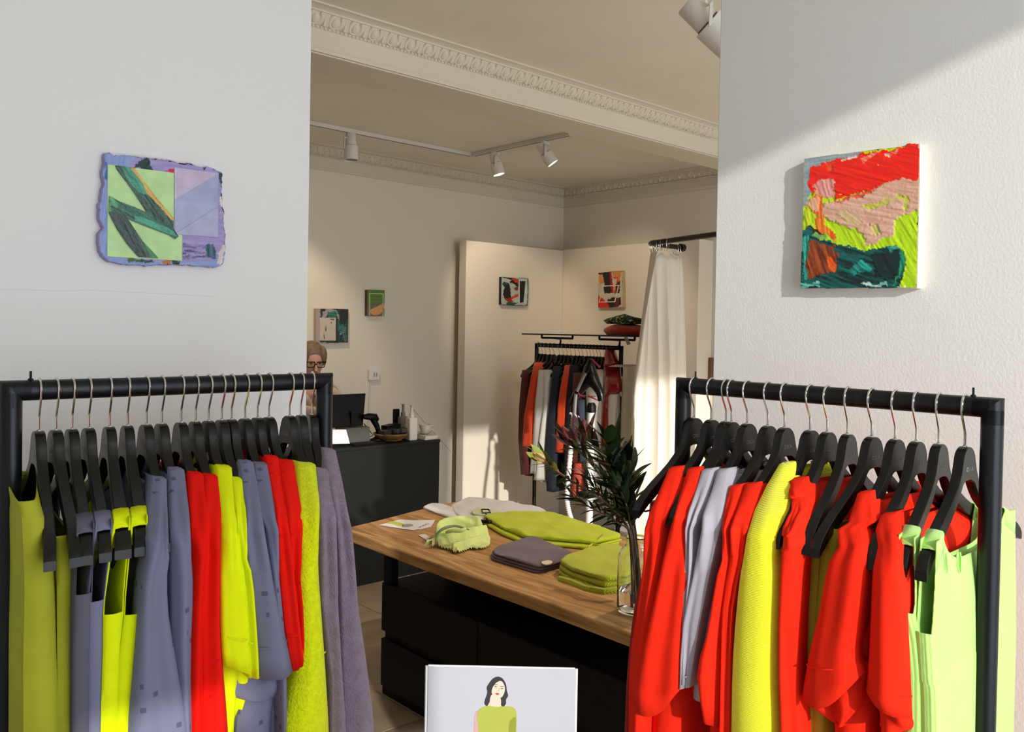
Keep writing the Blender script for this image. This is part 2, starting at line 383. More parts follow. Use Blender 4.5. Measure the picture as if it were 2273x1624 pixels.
# ------------------------------------------------------------------ garments
def ring_near(mp, row, bn, depth, bulge, fold=None, N=16):
    al, zl, ar, zr = row; out = []
    for i in range(N):
        s = i/(N-1); q = math.sin(PI*s)
        b = bn - bulge*(q**0.7) + (fold(s) if fold else 0)
        out.append(mp(al+(ar-al)*s, b, zl+(zr-zl)*s))
    for i in range(N-2, 0, -1):
        s = i/(N-1); q = math.sin(PI*s)
        out.append(mp(al+(ar-al)*s, bn + depth*(q**0.45), zl+(zr-zl)*s))
    return out
def sleeve(mp, rows, name, mat, root, depth=0.075, L=34, seed=1, amp=0.0045, sag=0.0, flip=1, openend=True, solid=0.0025, db=0.0):
    """rows (a_left, z_left, a_right, z_right, b of the near face) from the shoulder seam down to the hem"""
    L = max(L, len(rows)+12); R = cr(rows, L); rings = []; rnd = random.Random(seed); ph = rnd.uniform(0, 6); k = rnd.choice((0.7, 0.9, 1.2))
    m2 = mp if flip == 1 else (lambda a, b, z: mp(a, -b, z))
    al, zl, ar, zr, b0 = R[0]; wid = abs(ar-al)
    for dz, sh, nb in ((0.003, 0.26, 0.024), (0.003, 0.10, 0.010)):
        rings.append(ring_near(m2, (al+(ar-al)*sh, zl+dz, ar-(ar-al)*sh, zr+dz), b0+nb+db, depth*0.4, 0.002))
    for i, r in enumerate(R):
        t = i/(L-1); w = abs(r[2]-r[0]); bul = min(0.026, 0.30*w); dep = min(depth, 0.035+0.8*w); bn = r[4]+db+bul*0.3
        fo = lambda s, t=t: amp*min(1, 3*t)*math.sin(2*PI*k*s + ph + 3.2*t) + amp*0.35*min(1, 3*t)*math.sin(2*PI*1.6*s+ph*2-5*t)
        rings.append(ring_near(m2, list(r[:4]), bn, dep, bul, fo))
    if sag:
        n = len(rings[-1]); N = 16
        for kk, wgt in ((-1, 1.0), (-2, 0.55), (-3, 0.2)):
            for j in range(n):
                s = j/(N-1) if j < N else (n-j)/(N-1)
                rings[kk][j] = rings[kk][j] - Vector((0, 0, sag*wgt*math.sin(PI*min(1, max(0, s)))**0.9))
    return MB().loft(rings, True, not openend).build(name, mat, root, smooth=65, solid=solid if openend else 0)
def body(mp, rows, ah, mat, root, name='body', near=-0.165, far=0.20, neck=True, L=26, seed=2, amp=0.004, thick=0.034, follow=0.8, neckz=1.352, wnear=0.8):
    """the trunk of a garment on its hanger: neck ring, shoulders down the hanger's slope, then down to the hem"""
    L = max(L, len(rows)+6); bw = 0.034 if mp is mapL else 0.017; R = cr(rows, L); rings = []; rnd = random.Random(seed); ph = rnd.uniform(0, 6); NS, NE = 9, 5
    def ring(z0, an, wn, bn, bf, wf, af, t, zs=0.0):
        pts = []
        def P(s, e): # s 0 near .. 1 far, e -1/+1 side
            a = an+(af-an)*s; wd = wn+(wf-wn)*(s**0.7)
            return a+e*wd*0.5, bn+(bf-bn)*s
        fo = lambda s: amp*t*math.sin(9*s+ph+2*t) + amp*0.6*t*math.sin(21*s+ph*2)
        for i in range(NE+1):
            e = -1+2*i/NE; a, b = P(0, e); pts.append(mp(a, b-0.35*wn*math.cos(PI*e/2)*0.6, z0))
        for i in range(1, NS):
            s = i/NS; a, b = P(s, 1); pts.append(mp(a+fo(s), b, z0))
        for i in range(NE+1):
            e = 1-2*i/NE; a, b = P(1, e); pts.append(mp(a, b+0.3*wf*math.cos(PI*e/2), z0))
        for i in range(NS-1, 0, -1):
            s = i/NS; a, b = P(s, -1); pts.append(mp(a+fo(s)*0.7, b, z0))
        return pts
    al, zl, ar, zr = R[0][:4]; z_s = (zl+zr)/2; c0 = (al+ar)/2
    slope = len(R[0]) == 5
    if neck and not slope:
        for t in (0.0, 0.2, 0.45, 0.7, 0.88):
            z = neckz + (z_s-0.004-neckz)*t; u = (0.062 + (0.187-0.062)*t**0.85)
            rings.append(ring(z, ah-0.017*t*t, 0.020+0.006*t, -u, u, 0.022, ah-0.017*t*t, 0))
    for i, rw in enumerate(R):
        al, zl, ar, zr = rw[:4]; t = i/(L-1); c = (al+ar)/2; wd = abs(ar-al)
        if slope:
            nb = min(rw[4]+0.03, -0.03); k = min(1, abs(rw[4])/0.2); fb = -rw[4]-0.004
            rings.append(ring(min(zl, zr)-0.004, ah-bw*k*k+(c-ah+bw*k*k)*follow, max(0.022, wd*wnear), nb, fb, thick*(0.6+0.4*k)+0.012*t, ah+(bw-0.034)*k*k+(c-c0)*0.35, t*k))
            continue
        rings.append(ring(min(zl, zr), ah+(c-ah)*follow, max(0.022, wd*wnear), near-0.02*t, far-0.004+0.012*t, thick+0.012*t, ah+bw-0.034+(c-c0)*0.35, t))
    return MB().loft(rings, False, False).build(name, mat, root, smooth=65, solid=0.002)
def bodyrows(rows, z_end, spread=1.0):
    """continue a list of measured rows straight down to the hem height z_end"""
    al, zl, ar, zr = rows[-1][:4]; ex = tuple(rows[-1][4:]); p = rows[-2]; out = list(rows); zm = (zl+zr)/2; pm = (p[1]+p[3])/2
    if zm > z_end:
        g = 0.35*(zm-z_end)/max(0.05, pm-zm)
        d0, d1 = (al-p[0])*g, (ar-p[2])*g
        lim = 0.03
        d0 = max(-lim, min(lim, d0)); d1 = max(-lim, min(lim, d1))
        out.append((al+d0, z_end, ar+d1, z_end)+ex)
    return out
def tank(mp, rows, ah, mat, root, z_strap=1.282, b_strap=-0.158, z_neck=1.17, far=0.19, thick=0.03, near=-0.19, seed=3, sw=0.038, follow=0.8, bw=None, pw=1.0, fs=0.35):
    """sleeveless garment as one continuous sheet: hem to armholes, then front and back rising to the straps round the neckline, plus the straps laid over the hanger"""
    if bw is None: bw = 0.034 if mp is mapL else 0.017
    L = max(26, len(rows)+6); R = cr(rows, L)[::-1]; rings = []; ph = random.Random(seed).uniform(0, 6)
    so, si = abs(b_strap)+sw/2, abs(b_strap)-sw/2
    inner = [x*0.1*far for x in range(10)] + [si-0.012, si, (si+so)/2, so, so+0.008, so+0.016]
    bs = sorted(set([-x for x in inner if x < -near-0.002] + [x for x in inner if x < far-0.002])); NE = 5
    al, zl, ar, zr = R[-1][:4]; c0 = (al+ar)/2; z_ah = (zl+zr)/2
    ofs = lambda b: -0.017*(b/0.2)**2 + (bw-0.017)*b/0.2
    def ztop(b):
        q = abs(b); o = -near if b < 0 else far
        if q > so: return z_ah + (z_strap-z_ah)*max(0, 1-(q-so)/(o-so))**1.6
        if q >= si: return z_strap
        return z_neck + (z_strap-z_neck)*(q/si)**4
    def loop(an, wn, af, wf, t):
        pts = []
        fo = lambda q: 0.003*t*math.sin(45*q+ph+2*t)
        for i in range(NE+1):
            e = -1+2*i/NE; pts.append((an+e*wn/2, near-0.2*wn*math.cos(PI*e/2), 0))
        def P(b, e):
            q = (b-near)/(far-near); return (an+(af-an)*q**pw + e*(wn+(wf-wn)*q**0.7)/2 + fo(b), b, e)
        for b in bs: pts.append(P(b, 1))
        for i in range(NE+1):
            e = 1-2*i/NE; pts.append((af+e*wf/2, far+0.2*wf*math.cos(PI*e/2), 0))
        for b in reversed(bs): pts.append(P(b, -1))
        return pts
    for i, (al, zl, ar, zr) in enumerate(R):
        t = 1-i/(L-1); c = (al+ar)/2; wn = max(0.022, abs(ar-al)*0.95)
        lp = loop(ah+(c-ah)*follow, wn, ah+bw-0.034+(c-c0)*fs, thick+0.012*t, t)
        rings.append([mp(a, b, (zl+zr)/2) for a, b, e in lp])
    for m in range(1, 15):
        t = m/14; ring = []
        for a, b, e in lp:
            if e == 0: ring.append(mp(a, b, z_ah + 0.0002*m)); continue
            z = z_ah + (ztop(b)-z_ah)*t; k = (z-z_ah)/(z_strap-z_ah); k = k*k*(3-2*k)
            ring.append(mp(a+(ah+ofs(b)+e*0.0112-a)*k, b, z))
        rings.append(ring)
    MB().loft(rings, False, False).build('body', mat, root, smooth=75, solid=0.002)
    for s in (-1, 1):
        zt = [HZ(abs(b_strap)+sw*(x-0.5)) for x in (0, 0.5, 1)]; rows2 = []
        for e, dz in ((-0.0115, -0.026), (-0.0118, 0.0), (-0.0105, 0.0030), (0.0, 0.004), (0.0105, 0.0030), (0.0118, 0.0), (0.0115, -0.026)):
            rows2.append([mp(ah+ofs(s*(abs(b_strap)+sw*(x-0.5)))+e, s*(abs(b_strap)+sw*(x-0.5)), 1.404+zt[i]+dz) for i, x in enumerate((0, 0.5, 1))])
        MB().loft(rows2, False, False, False).build('strap', mat, root, smooth=60, solid=0.003)
def HZ(u):
    for (u0, z0, _), (u1, z1, _) in zip(HU, HU[1:]):
        if u0 <= u <= u1: return z0+(z1-z0)*(u-u0)/(u1-u0)
    return HU[-1][1]
def seam(mp, al, zl, ar, zr, bn, bulge, mat, root, name='seam', r=0.0011):
    MB().tube([mp(al+(ar-al)*s, bn-bulge*math.sin(PI*s)**0.7-0.0012, zl+(zr-zl)*s) for s in [i/14 for i in range(15)]], r, 5).build(name, mat, root)

C_RED = M('red_jersey', '#e61204', 0.9, spec=0.15, bump=0.5, scale=14, stretch=(1, 1, 0.4), var=0.05, vscale=40)
C_REDF = flecked('red_flecked_jersey', '#e8160a', '#d31008', 34, 0.10)
C_LIME = M('lime_jersey', '#e2ef0c', 0.9, spec=0.15, bump=0.12, scale=700, var=0.03, vscale=40)
C_GREY = M('slate_jersey', '#72738c', 0.9, spec=0.2, bump=0.5, scale=14, stretch=(1, 1, 0.4), var=0.05, vscale=30)
C_DGREY = M('dark_slate_jersey', '#5c5a68', 0.9, spec=0.2, bump=0.12, scale=700)
C_GREYF = flecked('slate_flecked_jersey', '#72748d', '#55566c', 30, 0.115)
C_OLIVE = M('olive_cotton', '#a3a72c', 0.85, spec=0.2, bump=0.35, scale=45, var=0.07, vscale=9)
C_TERRY = M('lime_terry', '#dfea10', 0.95, spec=0.1, sheen=0.1, bump=0.9, scale=260, var=0.10, vscale=120)
C_LAV = M('lavender_terry', '#867787', 0.95, spec=0.1, sheen=0.2, bump=0.8, scale=300, var=0.12, vscale=60)
C_LILAC = M('lilac_jersey', '#aeabb9', 0.9, spec=0.15, bump=0.5, scale=14, stretch=(1, 1, 0.4))
C_RED2 = M('bright_red_crepe', '#ee2a14', 0.9, spec=0.12, bump=0.75, scale=16, var=0.04, vscale=60, stretch=(1, 1, 0.45))
C_DRED = M('dark_red_cotton', '#9c0f08', 0.85, bump=0.2, scale=300)
C_KNIT = ribbed('yellow_rib_knit', '#f8fb26', 115, 'Z', 0.35)
C_OLIV2 = M('olive_twill', '#a3a022', 0.8, bump=0.3, scale=80, var=0.06, vscale=10)
C_GREEN = ribbed('mint_rib_knit', '#b4e678', 110, 'X', 0.3)
THR = M('seam_thread_dark', '#4c1210', 0.9)

def garment(kind, adj, cat='garment', loc=(0, 0, 0), group=None):
    return thing(kind, adj, cat, loc, group)
HL = [0.3654, 0.3905, 0.4149, 0.4406, 0.4734, 0.5027, 0.5344, 0.5608, 0.595, 0.6212, 0.6455, 0.6703, 0.6894, 0.716, 0.7414, 0.7646, 0.8084, 0.8328, 0.8578]
HR = [1.0446, 1.0027, 0.9675, 0.955, 0.9192, 0.8738, 0.8385, 0.7864, 0.753, 0.7147, 0.6706, 0.6299, 0.5945, 0.5582, 0.5177]
ORDN = ['first', 'second', 'third', 'fourth', 'fifth', 'sixth', 'seventh', 'eighth', 'ninth', 'tenth', 'eleventh', 'twelfth', 'thirteenth', 'fourteenth', 'fifteenth', 'sixteenth', 'seventeenth', 'eighteenth', 'nineteenth']
LHOLD = ['olive skirt', 'olive trousers', 'slate strap dress', 'slate tank top', 'lime tank dress', 'lime tank top', 'wide slate tee', 'narrow slate tee', 'plain red tee', 'red tee', 'lime tee', 'narrow lime tee',
         'flecked slate tee', 'flecked slate shirt', 'flecked red tee', 'flecked red shirt', 'lime terry jacket', 'lavender jumper', 'lavender cardigan']
RHOLD = ['dark red trousers', 'shadowed red shirt', 'wide sleeved red blouse', 'lilac top', 'lilac long tee', 'red jacket', 'red long shirt', 'yellow rib knit', 'knotted red dress', 'olive trousers', 'second olive trousers',
         'puffed red blouse', 'bunched red blouse', 'mint tank dress behind', 'mint keyhole tank dress']
hp = make_hanger(mapL, loc=(HL[2], 1.525, 1.47), label='black wooden hanger on the left rack carrying the %s' % LHOLD[2], group='black hangers on the left rack')
hw = make_hanger(mapL, tipw=0.0118, loc=(HL[4], 1.525, 1.47), label='black wooden hanger on the left rack carrying the %s' % LHOLD[4], group='black hangers on the left rack')
hc = make_hanger(mapL, clip=True, tipw=0.0082, loc=(HL[0], 1.525, 1.47), label='black clip hanger with bare arm nearest the left rack\'s left post, carrying the %s' % LHOLD[0], group='black hangers on the left rack')
rnd = random.Random(3)
for o, q in ((hp, -0.085), (hw, -0.12), (hc, -0.08)): o.rotation_euler.z = q
for i, a in enumerate(HL):
    if i in (0, 2, 4): continue
    src = hc if i == 1 else hw if i in (5, 15, 16) else hp
    dup(src, (a, 1.525, 1.47), 'black hanger on the left rack carrying the %s, %s from left' % (LHOLD[i], ORDN[i]), None, ({1: -0.03, 5: -0.12, 17: -0.2, 18: -0.27}.get(i, -0.085))+rnd.uniform(-0.02, 0.02))
gp = make_hanger(mapR, loc=(1.4735, HR[1], 1.47), label='black wooden hanger on the right rack carrying the %s' % RHOLD[1], group='black hangers on the right rack')
gc = make_hanger(mapR, clip=True, loc=(1.4735, HR[0], 1.47), label='black clip hanger with a bare arm at the far left end of the right rack', group='black hangers on the right rack')
for i, a in enumerate(HR):
    if i in (0, 1): continue
    src = gc if i in (9, 10) else gp
    dup(src, (1.4735, a, 1.47), 'black hanger on the right rack carrying the %s, %s from left' % (RHOLD[i], ORDN[i]), None, {0: 0.03, 9: 0.085, 10: -0.05, 13: 0.055, 14: 0.0}.get(i, rnd.uniform(-0.02, 0.02)))

# ---- left rack
def hang(i, side, name, label, cat): 
    mp, A = (mapL, HL) if side == 'L' else (mapR, HR)
    return thing(name, label, cat, mp(A[i], 0, 1.40)), A[i]
t, a = hang(0, 'L', 'skirt', 'olive green skirt clipped up at the left end of the left rack', 'skirt')
r = bodyrows([(0.3078,1.3224,0.3223,1.3206),(0.3079,1.2989,0.3335,1.2954),(0.3081,1.2809,0.3373,1.2766),(0.3102,1.2082,0.3479,1.2012),(0.3083,1.0999,0.3535,1.0888),(0.3083,0.9866,0.3581,0.9712)], 0.62)
body(mapL, r, a, C_OLIVE, t, near=-0.146, far=0.12, neck=False, amp=0.008, thick=0.05, wnear=0.9, follow=1)
t, a = hang(1, 'L', 'trousers', 'olive green trousers hung narrow beside the olive skirt', 'trousers')
r = bodyrows([(0.3507,1.2654,0.3724,1.2621),(0.3588,1.2549,0.375,1.2524),(0.3613,1.1615,0.3719,1.1593),(0.3614,1.0869,0.3713,1.0844),(0.362,0.97,0.3723,0.9669)], 0.45)
body(mapL, r, a, C_OLIVE, t, near=-0.146, far=0.12, neck=False, amp=0.006, thick=0.03, wnear=1.0, follow=1)
t, a = hang(2, 'L', 'tank_dress', 'dark slate strap dress, third garment from the left post', 'dress')
tank(mapL, bodyrows([(0.3646,1.1806,0.3831,1.1769),(0.3619,1.1014,0.3821,1.0965),(0.3606,0.9886,0.3831,0.9816)], 0.55), a, C_DGREY, t, seed=11, near=-0.185)
t, a = hang(3, 'L', 'sleeveless_vest', 'slate tank top between the slate strap dress and the lime tank', 'top')
tank(mapL, bodyrows([(0.3823,1.166,0.3951,1.1634),(0.3829,1.0963,0.3954,1.0932),(0.3831,0.9816,0.3965,0.9775)], 0.7), a, C_GREY, t, seed=12, near=-0.185)
t, a = hang(4, 'L', 'tank_dress', 'lime yellow tank dress, the left of two lime tanks', 'dress')
tank(mapL, bodyrows([(0.3956,1.1458,0.4241,1.1396),(0.3953,1.0748,0.4169,1.0693),(0.3958,0.9777,0.4125,0.9726)], 0.55), a, C_LIME, t, seed=13, near=-0.19, bw=0.042)
t, a = hang(5, 'L', 'sleeveless_vest', 'lime yellow tank, the right of two lime tanks beside the slate tee', 'top')
tank(mapL, bodyrows([(0.4259,1.1392,0.4561,1.1326),(0.4178,1.0691,0.4537,1.0599),(0.4134,0.9723,0.4447,0.9627)], 0.6), a, C_LIME, t, seed=14, near=-0.19, bw=0.046)

def tee(i, side, label, mat, rows, hem=None, brows=None, z_end=0.68, seed=5, sag=0.0, name='tee_shirt', cat='tee shirt', cuff=None, amp=0.005, depth=0.075, farsleeve=True, solid=0.0025):
    mp = mapL if side == 'L' else mapR
    t, a = hang(i, side, name, label, cat)
    R = list(rows) + (list(hem) if hem else [])
    if not hem: R = bodyrows(R, max(z_end, 0.75))
    sleeve(mp, R, 'sleeve', mat, t, seed=seed, sag=sag, amp=amp, depth=depth, solid=solid)
    if farsleeve: sleeve(mp, [(x0*0.5+a*0.5-0.008, z0, x1*0.5+a*0.5-0.008, z1, b) for x0, z0, x1, z1, b in R], 'sleeve', mat, t, seed=seed+1, flip=-1, amp=0.002)
    if cuff:
        for c in cuff: seam(mp, *c[:4], c[4]+0.3*min(0.026, 0.30*abs(c[2]-c[0])), min(0.026, 0.30*abs(c[2]-c[0])), mat, t, 'cuff_seam', 0.0014)
    B = list(brows) if brows else [rows[0]] + [(x0+(x1-x0)*0.1, z0, x1-(x1-x0)*0.1, z1, b) for x0, z0, x1, z1, b in rows[1:]]
    body(mp, bodyrows(B, z_end), a, mat, t, seed=seed+2)
    return t
tee(6, 'L', 'wide slate blue tee dress flaring out at the bottom left of the red tees', C_GREYF, [(0.5146,1.3215,0.5371,1.3191,-0.089),(0.5094,1.3138,0.5325,1.3112,-0.102),(0.5035,1.3066,0.5271,1.3039,-0.117),(0.4979,1.2995,0.5221,1.2966,-0.131),(0.4924,1.2926,0.517,1.2895,-0.145),(0.4868,1.2859,0.512,1.2826,-0.159),(0.482,1.2789,0.5077,1.2755,-0.171),(0.4773,1.272,0.5035,1.2683,-0.183),(0.4733,1.2647,0.5,1.2608,-0.193),(0.4701,1.2571,0.4973,1.253,-0.201),(0.4661,1.2501,0.4939,1.2458,-0.211),(0.4656,1.2407,0.4942,1.2361,-0.211),(0.4652,1.2313,0.4945,1.2265,-0.211),(0.4648,1.2219,0.4948,1.2168,-0.211),(0.4587,1.1946,0.4922,1.1884,-0.211),(0.4547,1.1387,0.4957,1.1298,-0.211),(0.4507,1.0829,0.5069,1.0691,-0.211),(0.4467,1.0273,0.5192,1.0073,-0.211),(0.4428,0.9672,0.5338,0.9392,-0.211)], z_end=0.72, seed=21, name='tee_dress', cat='dress', farsleeve=False, depth=0.12, amp=0.006)
tee(7, 'L', 'narrow slate blue flecked tee hung just left of the plain red tees', C_GREYF, [(0.5492,1.3314,0.5726,1.3291,-0.073),(0.545,1.3225,0.5687,1.32,-0.086),(0.5397,1.3142,0.5636,1.3116,-0.102),(0.5347,1.306,0.5588,1.3033,-0.117),(0.529,1.2985,0.5532,1.2956,-0.134),(0.5239,1.2908,0.5484,1.2877,-0.149),(0.5189,1.2833,0.5436,1.2801,-0.164),(0.5146,1.2756,0.5395,1.2722,-0.177),(0.5105,1.2682,0.5358,1.2647,-0.188),(0.5068,1.2608,0.5324,1.257,-0.198),(0.5046,1.2525,0.5307,1.2486,-0.204),(0.5021,1.2445,0.5286,1.2404,-0.211),(0.5022,1.2349,0.5293,1.2305,-0.211),(0.5023,1.2252,0.5299,1.2206,-0.211),(0.5024,1.2155,0.5306,1.2107,-0.211),(0.5039,1.1668,0.5342,1.1609,-0.211),(0.5054,1.0695,0.5323,1.0628,-0.211),(0.5141,0.9453,0.5367,0.9383,-0.211)], z_end=0.75, seed=22)
tee(8, 'L', 'plain red tee, left one of the red pair beside the slate tees', C_RED, [(0.578,1.3226,0.6008,1.3203,-0.086),(0.5719,1.3136,0.5951,1.3111,-0.103),(0.5659,1.3048,0.5892,1.3021,-0.12),(0.5594,1.2965,0.583,1.2937,-0.138),(0.5537,1.2881,0.5775,1.2851,-0.154),(0.548,1.2799,0.5721,1.2768,-0.17),(0.5433,1.2713,0.5668,1.2681,-0.183),(0.5391,1.2626,0.562,1.2594,-0.195),(0.5365,1.2531,0.5588,1.2498,-0.203),(0.5338,1.2438,0.5556,1.2405,-0.211),(0.5344,1.2325,0.5559,1.2291,-0.211),(0.5351,1.2211,0.5561,1.2177,-0.211),(0.5357,1.2098,0.5563,1.2063,-0.211),(0.5332,1.1808,0.5542,1.1769,-0.211),(0.5302,1.1027,0.5528,1.0976,-0.211),(0.527,1.0248,0.5531,1.0179,-0.211),(0.5305,0.9402,0.5541,0.9329,-0.211)], z_end=0.72, seed=23)
tee(9, 'L', 'plain red tee, right one of the red pair beside the lime tee', C_REDF, [(0.6015,1.3176,0.6237,1.3153,-0.095),(0.595,1.3092,0.6177,1.3067,-0.111),(0.5881,1.3012,0.6113,1.2985,-0.128),(0.5815,1.2933,0.6053,1.2905,-0.144),(0.5754,1.2854,0.5997,1.2824,-0.159),(0.5698,1.2776,0.5946,1.2743,-0.173),(0.5643,1.2691,0.5888,1.2658,-0.187),(0.5601,1.2602,0.5843,1.2567,-0.198),(0.5576,1.2504,0.5816,1.2468,-0.205),(0.5554,1.2405,0.5794,1.2368,-0.211),(0.5559,1.2291,0.5798,1.2253,-0.211),(0.5563,1.2176,0.5801,1.2137,-0.211),(0.5567,1.2062,0.5805,1.2022,-0.211),(0.5542,1.1769,0.5819,1.1717,-0.211),(0.553,1.0976,0.5823,1.091,-0.211),(0.5539,1.0177,0.589,1.0083,-0.211),(0.555,0.9327,0.597,0.9197,-0.211)], z_end=0.72, seed=24)
tee(10, 'L', 'lime yellow tee with wide cuffed half sleeve', C_LIME, [(0.6302,1.3284,0.6558,1.3259,-0.077),(0.6245,1.3187,0.6501,1.3161,-0.093),(0.6183,1.3095,0.6439,1.3067,-0.11),(0.6113,1.3009,0.6368,1.298,-0.129),(0.6051,1.2923,0.6305,1.2892,-0.146),(0.5988,1.2839,0.6242,1.2807,-0.163),(0.5939,1.2751,0.6192,1.2718,-0.177),(0.5894,1.2675,0.6162,1.2639,-0.189),(0.5858,1.2596,0.614,1.2557,-0.199),(0.584,1.2509,0.6136,1.2466,-0.205),(0.5812,1.2409,0.6122,1.2362,-0.211),(0.581,1.2294,0.6136,1.2243,-0.211),(0.5809,1.218,0.615,1.2124,-0.211),(0.5807,1.2065,0.6163,1.2005,-0.211),(0.5806,1.195,0.6177,1.1885,-0.211),(0.5804,1.1835,0.6191,1.1766,-0.211),(0.5803,1.1721,0.6205,1.1646,-0.211),(0.5835,1.0806,0.6278,1.0704,-0.211)], hem=[(0.5872,1.0321,0.6302,1.0046,-0.211)], brows=[(0.63,1.3211,0.6482,1.3193,-0.088),(0.6235,1.3119,0.6427,1.3099,-0.105),(0.6166,1.3032,0.6366,1.3009,-0.123),(0.6097,1.2947,0.6306,1.2923,-0.141),(0.6036,1.2862,0.6253,1.2835,-0.157),(0.5974,1.2779,0.6201,1.275,-0.173),(0.5926,1.2691,0.6162,1.266,-0.186),(0.5883,1.2604,0.6127,1.257,-0.198),(0.5861,1.2506,0.6115,1.2469,-0.205),(0.5836,1.2406,0.6097,1.2367,-0.211),(0.5837,1.2292,0.6107,1.225,-0.211),(0.5838,1.2178,0.6117,1.2132,-0.211),(0.584,1.2063,0.6127,1.2015,-0.211),(0.5841,1.1949,0.6137,1.1897,-0.211),(0.5843,1.1834,0.6147,1.1779,-0.211),(0.5844,1.172,0.6157,1.1662,-0.211),(0.5846,1.1605,0.6168,1.1543,-0.211),(0.5847,1.149,0.6178,1.1425,-0.211),(0.5849,1.1376,0.6188,1.1307,-0.211),(0.585,1.1261,0.6198,1.1188,-0.211),(0.5851,1.1146,0.6208,1.107,-0.211),(0.5853,1.1031,0.6218,1.0951,-0.211),(0.5854,1.0916,0.6229,1.0832,-0.211),(0.5856,1.0801,0.6239,1.0713,-0.211),(0.5923,1.0074,0.627,0.9982,-0.211),(0.5949,0.9204,0.613,0.9148,-0.211)], cuff=[(0.5831,1.0807,0.6279,1.0631,-0.211)], z_end=0.8, seed=25, sag=0.0)
tee(11, 'L', 'second lime yellow tee tucked close behind the cuffed lime tee', C_LIME, [(0.6445,1.3098,0.6617,1.308,-0.109),(0.6387,1.3023,0.6551,1.3005,-0.125),(0.6334,1.2947,0.6489,1.2929,-0.14),(0.6284,1.2872,0.6431,1.2854,-0.154),(0.6235,1.2799,0.6373,1.2781,-0.168),(0.6194,1.2723,0.6325,1.2706,-0.18),(0.6143,1.2633,0.627,1.2616,-0.193),(0.6106,1.2539,0.6228,1.2522,-0.203),(0.6078,1.2441,0.6196,1.2424,-0.211),(0.6087,1.2323,0.6201,1.2306,-0.211),(0.6097,1.2205,0.6207,1.2188,-0.211),(0.6106,1.2087,0.6213,1.2069,-0.211),(0.6115,1.1969,0.6218,1.1951,-0.211),(0.6205,1.1646,0.6318,1.1625,-0.211),(0.6273,1.0602,0.642,1.0567,-0.211)], hem=[(0.6305,0.9983,0.6454,0.9975,-0.211)], cuff=[(0.6273,1.0591,0.6424,1.0535,-0.211)], z_end=0.86, seed=26)
t = tee(12, 'L', 'flecked slate tee with broad cuffed sleeve and gathered hem', C_GREYF, [(0.6751,1.3324,0.6989,1.3302,-0.072),(0.6704,1.3225,0.6946,1.3201,-0.086),(0.6643,1.3134,0.6887,1.3108,-0.103),(0.6581,1.3045,0.6828,1.3018,-0.12),(0.6515,1.2961,0.6764,1.2933,-0.138),(0.6452,1.2878,0.6704,1.2848,-0.155),(0.6399,1.2794,0.6653,1.2762,-0.17),(0.635,1.2709,0.6607,1.2676,-0.184),(0.63,1.2631,0.6578,1.2593,-0.195),(0.6263,1.2547,0.6564,1.2504,-0.203),(0.6226,1.2464,0.6549,1.2417,-0.211),(0.6236,1.2345,0.6576,1.2293,-0.211),(0.6246,1.2226,0.6602,1.217,-0.211),(0.6256,1.2107,0.6629,1.2046,-0.211),(0.6266,1.1988,0.6656,1.1922,-0.211),(0.6276,1.1868,0.6683,1.1797,-0.211),(0.6286,1.1749,0.671,1.1673,-0.211),(0.6296,1.1629,0.6737,1.1547,-0.211),(0.6436,1.0667,0.6976,1.0543,-0.211)], hem=[(0.6482,0.9895,0.7132,0.9893,-0.211)], brows=[(0.6741,1.3248,0.6906,1.3232,-0.082),(0.6674,1.3156,0.685,1.3138,-0.099),(0.6608,1.3067,0.6793,1.3047,-0.116),(0.6541,1.2981,0.6736,1.2959,-0.133),(0.6474,1.2898,0.6679,1.2873,-0.15),(0.6411,1.2815,0.6625,1.2788,-0.166),(0.6358,1.273,0.6581,1.2701,-0.18),(0.6309,1.2645,0.6541,1.2613,-0.193),(0.6278,1.2552,0.6521,1.2518,-0.202),(0.6248,1.246,0.65,1.2424,-0.211),(0.6258,1.2343,0.6526,1.2302,-0.211),(0.6267,1.2225,0.6551,1.218,-0.211),(0.6277,1.2106,0.6576,1.2058,-0.211),(0.6286,1.1988,0.6602,1.1935,-0.211),(0.6296,1.187,0.6628,1.1812,-0.211),(0.6305,1.1751,0.6653,1.1689,-0.211),(0.6315,1.1632,0.6679,1.1565,-0.211),(0.6324,1.1514,0.6705,1.1441,-0.211),(0.6334,1.1395,0.6731,1.1317,-0.211),(0.6344,1.1275,0.6757,1.1192,-0.211),(0.6353,1.1156,0.6783,1.1067,-0.211),(0.6363,1.1037,0.6809,1.0941,-0.211),(0.6372,1.0917,0.6835,1.0816,-0.211),(0.6382,1.0797,0.6861,1.069,-0.211),(0.6392,1.0678,0.6888,1.0563,-0.211),(0.6268,1.0148,0.7082,0.9939,-0.211),(0.613,0.9148,0.6911,0.8907,-0.211)], cuff=[(0.6448,1.0436,0.6986,1.0455,-0.211)], z_end=0.8, seed=27)
rr2 = [(0.6422,1.0046,0.7142,0.9902,-0.211),(0.612,0.9961,0.7175,0.9742,-0.211),(0.6037,0.9778,0.7164,0.9508,-0.211),(0.6124,0.9621,0.7126,0.9345,-0.211)]
sleeve(mapL, rr2, 'gathered_hem', C_GREYF, t, seed=31, db=0.036, depth=0.06, amp=0.009)
